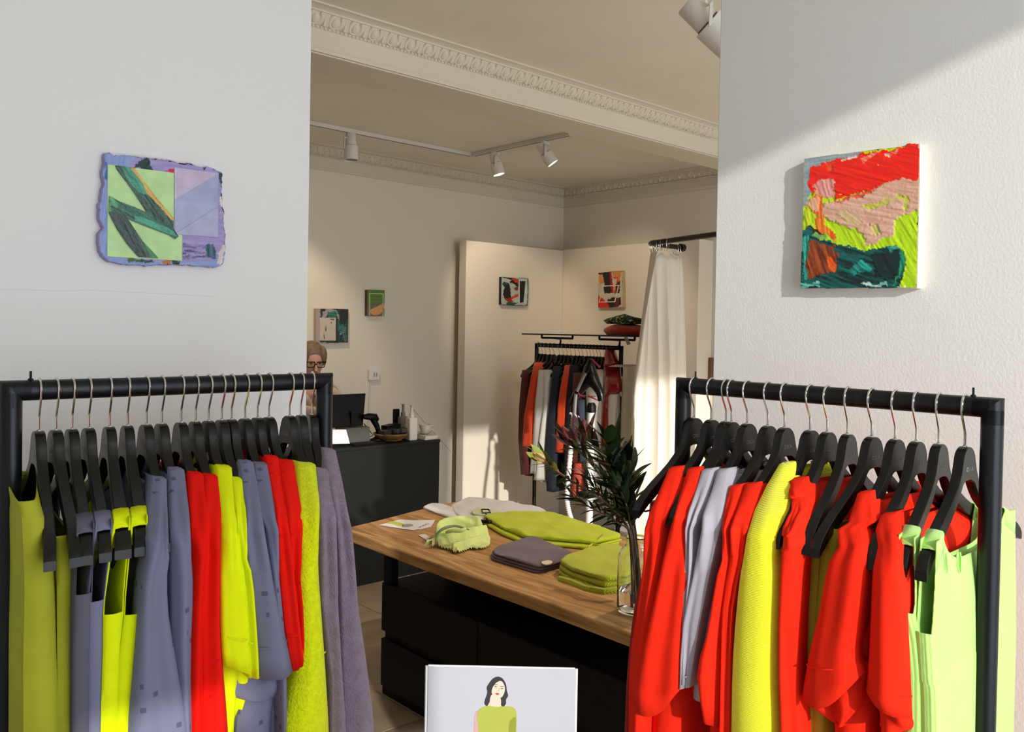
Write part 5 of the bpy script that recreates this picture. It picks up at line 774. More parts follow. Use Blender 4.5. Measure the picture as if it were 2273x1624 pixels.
picture('dark green painting with a pale scratched panel above the cashier', OUT, (0, -1, 0), 0.03, M('pale_canvas_edge', '#b9a08c', 0.8), [
    ('#0a2321', '#15403a', 70, OUT),
    ('#a1918c', '#b3a39c', 80, [(2.9441,5.22,1.7115),(2.9861,5.22,1.7021),(2.9852,5.22,1.4748),(3.0321,5.22,1.4722),(3.0325,5.22,1.4453),(2.9482,5.22,1.4453)]),
    ('#050f0f', '#101c1c', 60, [(2.9892,5.22,1.7022),(3.0193,5.22,1.7031),(3.0051,5.22,1.6437),(2.9898,5.22,1.6594)]),
    ('#9c8a92', '#b3a0a8', 40, [(3.0021,5.22,1.6431),(3.0046,5.22,1.6812),(3.0345,5.22,1.7009),(3.0834,5.22,1.705),(3.1238,5.22,1.6899),(3.1353,5.22,1.6494),(3.1342,5.22,1.6195),(3.1086,5.22,1.6732),(3.0836,5.22,1.6888),(3.044,5.22,1.6823),(3.0354,5.22,1.6439)]),
    ('#0f5f49', '#2f8a6c', 0, [(3.0413,5.22,1.6607),(3.047,5.22,1.6824),(3.0836,5.22,1.6915),(3.1208,5.22,1.679),(3.1121,5.22,1.6456),(3.0567,5.22,1.6476)]),
    ('#040d0d', '#142a28', 70, [(3.133,5.22,1.6929),(3.1829,5.22,1.7025),(3.2054,5.22,1.6785),(3.2061,5.22,1.6374),(3.1751,5.22,1.6039),(3.1405,5.22,1.6196)]),
    ('#1f554b', '#447a6e', 20, [(3.1249,5.22,1.6193),(3.147,5.22,1.5979),(3.1783,5.22,1.5985),(3.1944,5.22,1.5796),(3.1918,5.22,1.544),(3.1418,5.22,1.5379),(3.1259,5.22,1.5595)]),
    ('#8a9a98', '#2b6459', 20, [(3.1418,5.22,1.5379),(3.1918,5.22,1.5453),(3.1919,5.22,1.5379),(3.1482,5.22,1.5271)]),
    ('#4e7a70', '#1a3f39', 80, [(3.1669,5.22,1.53),(3.1936,5.22,1.5303),(3.2009,5.22,1.4728),(3.1836,5.22,1.4727)])],
    res=0.003, warp=0.006, seed=12, papers=[('paper_sheet', '#cbbbab', [(2.9826,5.22,1.6419),(3.109,5.22,1.6439),(3.1101,5.22,1.4839),(2.9851,5.22,1.4841)]),
    ('scratch_mark', '#5b554a', [(3.0317,5.22,1.5906),(3.0367,5.22,1.5664),(3.034,5.22,1.5449),(3.0263,5.22,1.5529)]),
    ('scratch_mark', '#6a6257', [(3.06,5.22,1.6355),(3.0968,5.22,1.6377),(3.0939,5.22,1.6241),(3.0662,5.22,1.6303)]),
    ('scratch_mark', '#4c463d', [(3.0695,5.22,1.6115),(3.0787,5.22,1.613),(3.0758,5.22,1.6021),(3.0712,5.22,1.6034)]),
    ('scratch_mark', '#625b50', [(3.013,5.22,1.5285),(3.0206,5.22,1.5259),(3.0242,5.22,1.4937),(3.0181,5.22,1.4937)])])
OUT = [(3.3633,5.22,1.8494),(3.5129,5.22,1.8524),(3.5129,5.22,1.6638),(3.3655,5.22,1.6631)]
picture('small green painting with a tan half circle beside the alcove', OUT, (0, -1, 0), 0.03, M('brown_canvas_edge', '#5f4632', 0.8), [
    ('#54782a', '#628832', 0, OUT),
    ('#5d7040', '#72695a', 0, [(3.3485,5.22,1.7602),(3.5314,5.22,1.7666),(3.5323,5.22,1.7183),(3.3493,5.22,1.7129)]),
    ('#7c6a5c', '#8a766a', 0, [(3.3492,5.22,1.7184),(3.5322,5.22,1.724),(3.5336,5.22,1.6444),(3.3505,5.22,1.6405)])],
    res=0.003, warp=0.004, seed=14, rough=0.6, papers=[
    ('painted_line', '#b6d08f', [(3.38,5.22,1.8283),(3.3872,5.22,1.8286),(3.3894,5.22,1.6665),(3.3822,5.22,1.6663)]),
    ('painted_line', '#b6d08f', [(3.38,5.22,1.8283),(3.5025,5.22,1.8293),(3.5026,5.22,1.8227),(3.3801,5.22,1.8216)]),
    ('painted_line', '#b6d08f', [(3.4951,5.22,1.8289),(3.5025,5.22,1.8293),(3.5035,5.22,1.6642),(3.496,5.22,1.664)]),
    ('paint_shape', '#d9a169', [(3.3816,5.22,1.7021),(3.5038,5.22,1.7605),(3.5109,5.22,1.7403),(3.5105,5.22,1.7233),(3.4987,5.22,1.7032),(3.4789,5.22,1.6828),(3.4623,5.22,1.6739),(3.4457,5.22,1.669),(3.4291,5.22,1.6686),(3.4124,5.22,1.6713),(3.3924,5.22,1.6848)])])

# ------------------------------------------------------------------ sign with a printed photograph
TL, TR = Vector((0.9723,1.2792,0.9428)), Vector((1.1765,1.0921,0.9417))
ex = TR-TL; nrm = Vector((-f0.x, -f0.y, 0)); dn = Vector((0, 0, -0.40))
base = (TL+TR)/2 + f0*0.03; base.z = 0; t = thing('poster_stand', 'glossy poster of a woman in a lime top before the oak table', 'poster', (base.x, base.y, 0))
PAP = M('poster_paper', '#b9bac6', 0.22, spec=0.6, coat=0.3, var=0.04, vscale=4)
MB().slab([TL, TR, TR+dn, TL+dn], nrm, 0.004).build('poster_board', PAP, t, smooth=0)
for q in (0, 1):
    e = ex.normalized()*0.003
    a, b = (TL-e, TL+dn-e) if q == 0 else (TR+e, TR+dn+e)
    MB().tube([a, b], 0.003, 6).build('edge_strip', M('clear_plastic_edge', '#e9edf2', 0.2), t)
MB().tube([TL-ex*0.0, TR], 0.0025, 6).build('edge_strip', MATS['clear_plastic_edge'], t)
MB().tube([base + Vector((0, 0, 0.01)), base + Vector((0, 0, TL.z-0.1))], 0.009, 10).build('pole', BLK, t)
MB().box(base.x-0.1, base.y-0.1, 0, base.x+0.1, base.y+0.1, 0.012).build('foot_plate', BLK, t, bev=0.003)
def prt(nm, col, pts, h, sm=1, lab=None):
    pts = smoothpoly(pts, 2) if sm else [Vector(p) for p in pts]
    MB().slab([p + nrm*0.004 for p in pts], nrm, h).build(nm, M('print_'+col[1:], col, 0.3, var=0.05, vscale=20), t, smooth=0)
prt('printed_figure', '#ecc4b4', [(1.0604,1.1984,0.8961),(1.0744,1.1856,0.8901),(1.0741,1.186,0.8742),(1.084,1.1769,0.8713),(1.0841,1.1768,0.8618),(1.0504,1.2076,0.861),(1.0572,1.2014,0.873)], 0.0004, 0)
prt('printed_figure', '#c9a2a0', [(1.0394,1.2177,0.8599),(1.0441,1.2134,0.8577),(1.0452,1.2124,0.8164),(1.0458,1.2119,0.7688),(1.037,1.2199,0.7686),(1.0372,1.2197,0.848)], 0.0003, 0)
prt('printed_top', '#aab24f', [(1.0555,1.203,0.8713),(1.0666,1.1928,0.869),(1.0793,1.1811,0.8712),(1.091,1.1705,0.8696),(1.0963,1.1656,0.8621),(1.0969,1.165,0.8399),(1.0957,1.1661,0.8176),(1.0975,1.1645,0.7223),(1.0463,1.2113,0.7211),(1.0449,1.2126,0.8164),(1.0415,1.2158,0.8481),(1.0417,1.2156,0.8608),(1.0486,1.2093,0.8676)], 0.0006)
prt('printed_top', '#8f963d', [(1.0867,1.1744,0.8428),(1.0924,1.1692,0.8493),(1.0958,1.166,0.851),(1.0957,1.1661,0.8176),(1.0973,1.1647,0.7223),(1.087,1.1741,0.7221),(1.0851,1.1758,0.8253)], 0.0008)
prt('printed_hair', '#36393c', [(1.0693,1.1903,0.9268),(1.0757,1.1844,0.9242),(1.0813,1.1793,0.9125),(1.0822,1.1785,0.8982),(1.0849,1.176,0.8904),(1.0809,1.1797,0.8839),(1.0818,1.1788,0.8744),(1.077,1.1832,0.8683),(1.0729,1.187,0.8758),(1.0641,1.1951,0.8803),(1.0589,1.1999,0.8802),(1.0555,1.2029,0.869),(1.0508,1.2072,0.8737),(1.0527,1.2056,0.8848),(1.0558,1.2027,0.896),(1.0536,1.2047,0.9055),(1.0579,1.2008,0.9143),(1.0624,1.1966,0.9231)], 0.0009)
prt('printed_figure', '#f0cabb', [(1.0741,1.186,0.9199),(1.079,1.1814,0.9108),(1.0798,1.1807,0.8997),(1.0765,1.1837,0.8886),(1.0713,1.1885,0.884),(1.0642,1.195,0.8886),(1.0604,1.1984,0.8961),(1.0626,1.1964,0.9073),(1.0671,1.1923,0.9153)], 0.0012)
prt('printed_figure', '#efc9ba', [(1.0602,1.1986,0.8945),(1.0663,1.193,0.888),(1.0745,1.1856,0.8873),(1.0745,1.1856,0.8695),(1.0666,1.1928,0.8687),(1.0578,1.2008,0.8719)], 0.0011)
prt('printed_lips', '#d9454a', [(1.0658,1.1935,0.8954),(1.0691,1.1905,0.896),(1.0725,1.1874,0.8945),(1.07,1.1897,0.8913),(1.0672,1.1922,0.8925)], 0.0015)
for a in [(1.0668,1.1926,0.9074),(1.0754,1.1847,0.9041)]:
    a = Vector(a); e = ex.normalized(); prt('printed_eye', '#6c5a52', [a-e*0.0030, a+Vector((0, 0, 0.0012)), a+e*0.0030, a-Vector((0, 0, 0.0012))], 0.0015)
    prt('printed_brow', '#5a4c45', [a-e*0.0034+Vector((0, 0, 0.003)), a+e*0.0036+Vector((0, 0, 0.0036)), a+e*0.0036+Vector((0, 0, 0.0044)), a-e*0.003+Vector((0, 0, 0.0042))], 0.0014, 0)
prt('printed_nose', '#dba896', [(1.0717,1.1881,0.9067),(1.0724,1.1874,0.9012),(1.0711,1.1887,0.8983),(1.069,1.1906,0.8985),(1.0706,1.1891,0.9008)], 0.0014)

# ------------------------------------------------------------------ wooden display table
def wood(name, c0, c1, c2, rough=0.5):
    m = M(name, c0, rough, spec=0.35); nt = m.node_tree; b = nt.nodes['Principled BSDF']
    tc = nt.nodes.new('ShaderNodeTexCoord'); mp = nt.nodes.new('ShaderNodeMapping'); mp.inputs['Scale'].default_value = (9, 0.9, 9)
    nt.links.new(tc.outputs['Object'], mp.inputs[0])
    n = nt.nodes.new('ShaderNodeTexNoise'); n.inputs['Scale'].default_value = 2.6; n.inputs['Detail'].default_value = 8; n.inputs['Distortion'].default_value = 1.6
    nt.links.new(mp.outputs[0], n.inputs['Vector'])
    r = nt.nodes.new('ShaderNodeValToRGB'); e = r.color_ramp.elements
    e[0].position = 0.3; e[0].color = (*lin(c1), 1); e[1].position = 0.68; e[1].color = (*lin(c2), 1); q = e.new(0.5); q.color = (*lin(c0), 1)
    nt.links.new(n.outputs[0], r.inputs[0])
    v = nt.nodes.new('ShaderNodeTexVoronoi'); v.inputs['Scale'].default_value = 3.0
    mp2 = nt.nodes.new('ShaderNodeMapping'); mp2.inputs['Scale'].default_value = (1.6, 0.8, 0.3); nt.links.new(tc.outputs['Object'], mp2.inputs[0]); nt.links.new(mp2.outputs[0], v.inputs['Vector'])
    r2 = nt.nodes.new('ShaderNodeValToRGB'); r2.color_ramp.elements[0].position = 0.03; r2.color_ramp.elements[0].color = (0.25, 0.18, 0.12, 1); r2.color_ramp.elements[1].position = 0.14; r2.color_ramp.elements[1].color = (1, 1, 1, 1)
    nt.links.new(v.outputs['Distance'], r2.inputs[0])
    mx = nt.nodes.new('ShaderNodeMix'); mx.data_type = 'RGBA'; mx.blend_type = 'MULTIPLY'; mx.inputs['Factor'].default_value = 0.75
    nt.links.new(r.outputs[0], mx.inputs['A']); nt.links.new(r2.outputs[0], mx.inputs['B']); nt.links.new(mx.outputs['Result'], b.inputs['Base Color'])
    bp = nt.nodes.new('ShaderNodeBump'); bp.inputs['Strength'].default_value = 0.15; bp.inputs['Distance'].default_value = 0.002
    nt.links.new(n.outputs[0], bp.inputs['Height']); nt.links.new(bp.outputs[0], b.inputs['Normal'])
    return m
OAK = wood('rough_oak', '#b98a55', '#8f683d', '#cfa570')
MBK = M('matt_black_board', '#101112', 0.6, spec=0.2, var=0.1, vscale=3)
GAP = M('recess_black', '#040404', 0.8)
ZT = 0.725
tb = thing('display_table', 'long display table with rough oak top over black drawers', 'table', (2.3, 2.3, 0))
top = [(1.905, 3.13), (2.10, 3.168), (2.43, 3.25), (2.79, 3.31), (2.805, 2.80), (2.80, 2.45), (2.755, 2.30), (2.72, 2.1), (2.62, 1.45), (1.88, 1.32), (1.895, 1.9), (1.892, 2.4), (1.90, 2.8)]
MB().slab([(x, y, 0.682) for x, y in top], (0, 0, 1), ZT-0.682).build('table_top', OAK, tb, bev=0.006, smooth=30)
m = MB().box(2.062, 1.62, 0.06, 2.70, 3.02, 0.50); m.build('carcass', MBK, tb, smooth=0, bev=0.002)
for y0, y1 in ((1.625, 2.384), (2.391, 3.018)):
    for z0, z1 in ((0.062, 0.262), (0.296, 0.498)):
        MB().box(2.04, y0, z0, 2.062, y1, z1).build('drawer', MBK, tb, smooth=0, bev=0.002)
    MB().box(2.0605, y0, 0.262, 2.0625, y1, 0.296).build('handle_recess', GAP, tb, smooth=0)
MB().box(2.079, 1.66, 0, 2.66, 3.06, 0.06).build('plinth', MBK, tb, smooth=0)
for x, y in ((2.045, 2.97), (2.045, 1.63), (2.65, 2.97), (2.65, 1.63)):
    MB().box(x, y, 0.50, x+0.045, y+0.045, 0.682).build('upright', MBK, tb, smooth=0, bev=0.002)
MB().box(2.38, 1.64, 0.50, 2.40, 3.0, 0.682).build('backboard', MBK, tb, smooth=0)

def edgepts(outline, it=1, per=4, cut=0.012):
    P = [Vector(p) for p in outline]; n = len(P); C = []
    for i in range(n):
        a, b, c = P[i-1], P[i], P[(i+1) % n]; d0 = min(cut, (a-b).length*0.3); d1 = min(cut, (c-b).length*0.3)
        p, q = b+(a-b).normalized()*d0, b+(c-b).normalized()*d1
        C += [p, (p+q)*0.25+b*0.5, q]
    out = []
    for i in range(len(C)):
        a, b = C[i], C[(i+1) % len(C)]; k = max(1, int((b-a).length/0.012))
        for j in range(k): out.append(a.lerp(b, j/k))
    return out
def pillow(name, outline, h, mat, parent=None, seed=1, amp=0.002, lift=0.0, it=1, **props):
    rnd = random.Random(seed); P = [p + Vector((0, 0, lift)) for p in edgepts(outline)]; n = len(P)
    c = sum(P, Vector())/n; rings = []; ph = [rnd.uniform(0, 6) for _ in range(6)]
    for s, z in ((0.97, 0), (0.995, 0.22*h), (1.0, 0.5*h), (0.99, 0.8*h), (0.955, 0.97*h), (0.90, 1.0*h), (0.72, 1.02*h), (0.5, 1.03*h), (0.25, 1.04*h), (0.03, 1.04*h)):
        ring = []
        for i, p in enumerate(P):
            q = c + (p-c)*s; w = math.sin(31*q.x+17*q.y+ph[0])+math.sin(-23*q.x+41*q.y+ph[1])*0.7+math.sin(67*q.x-29*q.y+ph[2])*0.5
            ring.append(q + Vector((0, 0, z + (amp*w if z > 0.9*h else 0))) + (p-c).normalized()*amp*0.8*math.sin(i*1.7+ph[3]+z*400))
        rings.append(ring)
    return MB().loft(rings).build(name, mat, parent, smooth=70, **props)
# white folded shirt with a skirt hanger lying on it
WC2 = M('white_shirt_cotton', '#d7d5d8', 0.9, bump=0.2, scale=120, sheen=0.1)
t = thing('folded_shirt', 'white shirt spread flat at the far end of the oak table', 'shirt', (2.5804,3.0023,0.725))
pillow('shirt_body', [(2.5505,3.2009,0.7255),(2.7444,3.2997,0.7255),(2.7875,3.238,0.7255),(2.8246,3.0835,0.7255),(2.8463,2.8683,0.7255),(2.7778,2.7486,0.7255),(2.6862,2.7494,0.7255),(2.5372,2.7973,0.7255),(2.4311,2.8579,0.7255),(2.4169,2.9829,0.7255)], 0.012, WC2, t, 3, 0.003)
pillow('sleeve', [(2.4202,3.2495,0.7255),(2.5053,3.3022,0.7255),(2.5442,3.2455,0.7255),(2.5291,3.1395,0.7255),(2.4409,2.9642,0.7255),(2.3815,2.9873,0.7255),(2.3927,3.0845,0.7255)], 0.008, WC2, t, 4, 0.002)
pillow('collar', [(2.5084,2.9944,0.7255),(2.5833,3.0219,0.7255),(2.5911,2.9665,0.7255),(2.605,2.9192,0.7255),(2.5825,2.8537,0.7255),(2.4974,2.8738,0.7255),(2.473,2.9391,0.7255)], 0.012, M('pale_lime_collar', '#cbd3a9', 0.9), t, 5, 0.001, lift=0.011)
t = thing('skirt_hanger', 'black lying hanger with metal loop on the white shirt', 'hanger', (2.4489,2.8183,0.75))
MB().tube([Vector(p) for p in [(2.4026,2.9116,0.746),(2.3944,2.861,0.746),(2.3982,2.8134,0.746),(2.4223,2.7724,0.746),(2.4647,2.7613,0.746),(2.5176,2.7761,0.746)]], [0.004, 0.007, 0.008, 0.008, 0.007, 0.004], 8).build('hanger_bar', BLK, t)
MB().tube([Vector(p) for p in [(2.5473,2.9674,0.752),(2.5736,2.947,0.752),(2.5357,2.8909,0.752),(2.5021,2.905,0.752)]], 0.0028, 6, closed=True).build('loop', M('gunmetal', '#3a3430', 0.3, metal=0.9), t)
MB().tube([Vector(p) for p in [(2.5194,2.9032,0.75),(2.465,2.84,0.75),(2.4373,2.8048,0.75)]], 0.0035, 6).build('neck', MATS['gunmetal'], t)
# brochures
t = thing('brochure', 'white folded brochure with lime picture on the bright table corner', 'brochure', (2.1332,3.0177,0.727))
CARD = M('card_white', '#eeecf0', 0.5)
MB().slab([Vector(p) for p in [(2.1744,3.111,0.7262),(2.3147,3.0127,0.7262),(2.2222,2.9201,0.7262),(2.1549,2.91,0.7262),(2.1309,2.9812,0.7262)]], (0, 0, 1), 0.001).build('sheet', CARD, t, smooth=0)
MB().slab([Vector(p) for p in [(2.0638,3.0802,0.7275),(2.1939,3.1112,0.7275),(2.2659,3.0209,0.7275),(2.2132,2.9307,0.7275),(2.1198,2.9101,0.7275)]], (0, 0, 1), 0.001).build('sheet', CARD, t, smooth=0)
MB().slab(smoothpoly([(2.1015,3.0875,0.7286),(2.1407,3.1055,0.7286),(2.1572,3.0867,0.7286),(2.1622,3.0399,0.7286),(2.1389,3.001,0.7286),(2.1144,3.0014,0.7286),(2.1185,3.055,0.7286)], 1), (0, 0, 1), 0.0003).build('printed_picture', M('print_lime', '#c3cd54', 0.5), t, smooth=0)
MB().slab(smoothpoly([(2.1535,3.0275,0.7286),(2.1876,3.0104,0.7286),(2.1666,2.9698,0.7286),(2.1298,2.9707,0.7286),(2.113,2.9876,0.7286)], 1), (0, 0, 1), 0.0003).build('printed_picture', M('print_stone', '#a8a394', 0.5), t, smooth=0)
v, fa = text_verts('OSKA', 0.021)
ea = (Vector((2.043,3.1868,0.729)) - Vector((1.9593,3.1009,0.729))); o1, o2 = Vector((2.2737,2.9851,0.7288)), Vector((2.1382,2.9194,0.7288))
ax = (o2-o1).normalized(); ay = Vector((-ax.y, ax.x, 0)); cc = (o1+o2)/2
MB().add([cc + ax*p[0]*1.7 + ay*(p[1]-0.007) for p in v], fa).build('printed_lettering', M('print_black', '#1c1b1d', 0.5), t, smooth=0)
# scarf
SCF = M('mint_lime_gauze', '#cfdc86', 0.9, bump=0.5, scale=90, var=0.16, vscale=14, sheen=0.3)
SCG = M('grey_green_gauze', '#8c9a78', 0.9, bump=0.5, scale=90, var=0.16, vscale=14)
t = thing('scarf', 'crumpled lime and mint gauze scarf on the table', 'scarf', (2.1163,2.6092,0.725))
def rope(pts, r, mat, flat=0.6, name='fold', par=None):
    P = cr([tuple(p) for p in pts], 18); P = [Vector(p) for p in P]; rings = []
    for i, p in enumerate(P):
        tg = (P[min(i+1, len(P)-1)]-P[max(i-1, 0)]).normalized(); sd = tg.cross(Vector((0, 0, 1))).normalized(); u = sd.cross(tg)
        k = i/(len(P)-1); rad = r*(0.25+0.75*math.sin(PI*min(1, max(0.06, k*0.9+0.08)))**0.6)
        rings.append([p + sd*math.cos(q)*rad + u*math.sin(q)*rad*flat for q in [2*PI*j/12 for j in range(12)]])
    MB().loft(rings).build(name, mat, par, smooth=75)
def drape(name, outline, ridges, mat, parent, base=0.012, step=0.0035, edge=0.014, wr=0.0015, seed=1):
    """a crumpled cloth as one continuous sheet: a base thickness plus soft ridges that follow the folds; ridge = (points, height, radius)"""
    P = [(p[0], p[1]) for p in outline]; x0, x1 = min(p[0] for p in P), max(p[0] for p in P); y0, y1 = min(p[1] for p in P), max(p[1] for p in P); z0 = outline[0][2]
    X, Y = np.meshgrid(np.arange(x0, x1+step, step), np.arange(y0, y1+step, step)); D = np.full(X.shape, 9.0)
    def seg(a, b):
        dx, dy = b[0]-a[0], b[1]-a[1]; t = np.clip(((X-a[0])*dx+(Y-a[1])*dy)/(dx*dx+dy*dy+1e-12), 0, 1); return np.hypot(X-a[0]-t*dx, Y-a[1]-t*dy)
    for i in range(len(P)): D = np.minimum(D, seg(P[i], P[(i+1) % len(P)]))
    ins = inside(X, Y, P); q = np.clip(D/edge, 0, 1); fall = np.sqrt(1-(1-q)**2); H = np.full(X.shape, base)
    for pts, h, r in ridges:
        c = cr([tuple(p)[:2] for p in pts], 14); d = np.full(X.shape, 9.0)
        for a, b in zip(c, c[1:]): d = np.minimum(d, seg(a, b))
        k = h*np.exp(-(d/r)**2*1.2); H = np.maximum(H, k)*0.75 + np.log(np.exp(H*90)+np.exp(k*90))/90*0.25
    H = H + wr*(2*vnoise(X*60, Y*60, seed)-1) + wr*0.8*(2*vnoise(X*140+3, Y*50, seed+1)-1)
    Z = z0 + np.maximum(0.0006, H*fall); ny, nx = X.shape; idx = -np.ones(X.shape, int); V = []
    for i in range(ny):
        for j in range(nx):
            if ins[i, j]: idx[i, j] = len(V); V.append((float(X[i, j]), float(Y[i, j]), float(Z[i, j])))
    F = [(int(idx[i, j]), int(idx[i, j+1]), int(idx[i+1, j+1]), int(idx[i+1, j])) for i in range(ny-1) for j in range(nx-1) if min(idx[i, j], idx[i, j+1], idx[i+1, j+1], idx[i+1, j]) >= 0]
    mb = MB(); mb.v = V; mb.f = F; return mb.build(name, mat, parent, smooth=85)
drape('scarf_cloth', [(1.9635,2.6321,0.7255),(2.0501,2.6774,0.7255),(2.1113,2.7399,0.7255),(2.1896,2.7749,0.7255),(2.2884,2.7776,0.7255),(2.3276,2.7059,0.7255),(2.2864,2.601,0.7255),(2.1939,2.5003,0.7255),(2.1452,2.4869,0.7255),(2.1085,2.5162,0.7255),(2.0278,2.4965,0.7255),(2.0146,2.5154,0.7255),(2.0378,2.5641,0.7255),(2.0205,2.6298,0.7255)], [
    ([(1.9822,2.6282,0.725), (2.066,2.6313,0.725), (2.1897,2.6425,0.725), (2.293,2.6368,0.725)], 0.052, 0.020),
    ([(2.0239,2.527,0.725), (2.0979,2.5444,0.725), (2.179,2.5592,0.725), (2.2311,2.554,0.725)], 0.036, 0.016),
    ([(2.0684,2.6927,0.725), (2.1553,2.746,0.725), (2.2349,2.7417,0.725), (2.2887,2.6892,0.725)], 0.078, 0.030),
    ([(2.1016,2.648,0.725), (2.1542,2.6707,0.725), (2.1966,2.6653,0.725)], 0.060, 0.012),
    ([(2.029,2.4979,0.725), (2.0622,2.5557,0.725), (2.1002,2.5863,0.725)], 0.024, 0.010)], SCF, t, seed=4)
rope([(2.0196,2.627,0.772), (2.0469,2.6172,0.798), (2.0972,2.6016,0.806), (2.1331,2.5559,0.795)], 0.007, SCG, 0.8, par=t)
rope([(2.0551,2.6046,0.785), (2.0685,2.5824,0.796), (2.096,2.5607,0.796), (2.1228,2.5657,0.8)], 0.010, SCF, 0.9, par=t)
MB().slab([Vector(p) for p in [(2.0908,2.8353,0.727),(2.1218,2.8305,0.727),(2.1009,2.7595,0.727),(2.0644,2.7411,0.727)]], (0, 0, 1), 0.0008).build('price_tag', CARD, t, smooth=0)
MB().tube([Vector(p) for p in [(2.079,2.7517,0.73),(2.1039,2.7606,0.73),(2.1063,2.7396,0.73),(2.0739,2.7089,0.73)]], 0.0012, 5).build('tag_cord', M('tag_cord', '#b9b7a9', 0.8), t)
# lime trousers
LT = M('lime_cotton', '#b8c40f', 0.9, bump=0.3, scale=70, var=0.06, vscale=10, sheen=0.1)
t = thing('folded_trousers', 'long folded lime trousers lying along the back of the table', 'trousers', (2.5649,2.5416,0.725))
pillow('lower_leg', [(2.4405,2.8506,0.7255),(2.5353,2.8557,0.7255),(2.6862,2.7494,0.7255),(2.728,2.6478,0.7255),(2.6571,2.2312,0.7255),(2.6068,2.1978,0.7255),(2.4732,2.2075,0.7255),(2.4547,2.257,0.7255),(2.3274,2.4566,0.7255),(2.3587,2.6213,0.7255)], 0.014, LT, t, 9, 0.002)
pillow('upper_leg', [(2.4671,2.8634,0.7255),(2.5534,2.8763,0.7255),(2.7153,2.7735,0.7255),(2.7573,2.6822,0.7255),(2.6945,2.2581,0.7255),(2.6429,2.2239,0.7255),(2.504,2.2352,0.7255),(2.4803,2.2807,0.7255),(2.3592,2.4773,0.7255),(2.3832,2.6318,0.7255)], 0.016, LT, t, 10, 0.003, lift=0.015)
DSH = M('dark_seam_green', '#3d4610', 0.9)
MB().tube([Vector(p) for p in [(2.3929,2.1517,0.75),(2.431,2.1979,0.75),(2.4729,2.2172,0.75),(2.4846,2.1902,0.75),(2.5472,2.194,0.75),(2.6173,2.1933,0.75)]], 0.005, 8).build('turned_hem', LT, t)
MB().tube([Vector(p) for p in [(2.5198,2.2336,0.759),(2.5685,2.2604,0.759),(2.6,2.2737,0.759)]], 0.001, 5).build('pocket_seam', DSH, t)  # pocket seam in a darker green than the cloth
# mauve shirt
MV = M('mauve_jersey', '#65525d', 0.9, bump=0.2, scale=300, sheen=0.2)
t = thing('folded_shirt', 'mauve grey shirt folded square with a small pale tag', 'shirt', (2.2304,2.3036,0.725))
for k in range(3):
    pillow('folded_layer', [Vector(p)+Vector((0.004*k, -0.003*k, 0)) for p in [(2.1111,2.4051,0.7255),(2.1614,2.4313,0.7255),(2.3692,2.4693,0.7255),(2.3741,2.4377,0.7255),(2.3151,2.1686,0.7255),(2.2558,2.1306,0.7255),(2.1035,2.1208,0.7255),(2.0812,2.1389,0.7255),(2.0751,2.3536,0.7255)]], 0.009, MV, t, 20+k, 0.0015, lift=0.0095*k)
MB().slab(smoothpoly([(2.1204,2.1434,0.756),(2.1572,2.1441,0.756),(2.1597,2.1193,0.756),(2.1273,2.1006,0.756),(2.1034,2.1125,0.756)], 1), (0, 0, 1), 0.003).build('cloth_tag', M('tag_cream', '#d9cdbb', 0.8), t)
# yellow knit
YK = ribbed('yellow_green_knit', '#bcc41d', 75, 'Y', 0.5)
t = thing('folded_jumper', 'yellow green knit jumper folded in front of the glass vase', 'jumper', (2.2724,2.0007,0.725))
for k in range(3):
    pillow('folded_layer', [Vector(p)+Vector((0.003*k, -0.002*k, 0)) for p in [(2.1362,2.073,0.7255),(2.2065,2.1102,0.7255),(2.4386,2.1259,0.7255),(2.4682,2.1022,0.7255),(2.4141,1.9425,0.7255),(2.298,1.8383,0.7255),(2.1695,1.8004,0.7255),(2.0992,1.827,0.7255),(2.0999,1.986,0.7255)]], 0.018, YK, t, 30+k, 0.002, lift=0.0185*k)
MB().tube([Vector(p) for p in [(2.0285,1.9599,0.757),(2.0317,1.9053,0.757),(2.0192,1.8339,0.757),(2.0393,1.775,0.757),(2.0873,1.7601,0.757)]], 0.011, 8).build('ribbed_hem', YK, t)
t = pillow('folded_cloth', [(2.4745,2.1302,0.7255),(2.5584,2.1567,0.7255),(2.5981,2.099,0.7255),(2.5014,2.0029,0.7255),(2.4443,2.0096,0.7255)], 0.02, M('grey_violet_cloth', '#57515c', 0.9, sheen=0.2), None, 41, 0.002)
tag(t, 'dark grey folded cloth behind the glass vase', 'cloth')

# ------------------------------------------------------------------ vase with leucadendron stems
GLS = M('clear_glass', (1, 1, 1), 0.0, trans=1.0); GLS.node_tree.nodes['Principled BSDF'].inputs['IOR'].default_value = 1.45
WAT = M('water', (0.97, 1, 0.98), 0.0, trans=1.0); WAT.node_tree.nodes['Principled BSDF'].inputs['IOR'].default_value = 1.33
vc = Vector((2.035, 1.645, ZT)); t = thing('glass_vase', 'clear glass bottle vase with water on the near table end', 'vase', vc)
out = [(0.0, 0.001), (0.045, 0.001), (0.053, 0.006), (0.055, 0.02), (0.055, 0.15), (0.053, 0.175), (0.046, 0.192), (0.034, 0.202), (0.030, 0.21), (0.030, 0.228), (0.0325, 0.232)]
inn = [(0.030, 0.231), (0.0275, 0.226), (0.0275, 0.21), (0.032, 0.199), (0.044, 0.189), (0.050, 0.172), (0.052, 0.15), (0.052, 0.022), (0.048, 0.012), (0.0, 0.010)]
MB().lathe(vc, out+inn, 40).build('glass_body', GLS, t, smooth=60)
MB().lathe(vc, [(0.0, 0.0105), (0.0475, 0.0125), (0.0515, 0.022), (0.0515, 0.070), (0.0, 0.070)], 40).build('water', WAT, t, smooth=60)
STM = M('stem_brown', '#4a3524', 0.7, bump=0.3, scale=120); STR = M('stem_red', '#a3624b', 0.7)
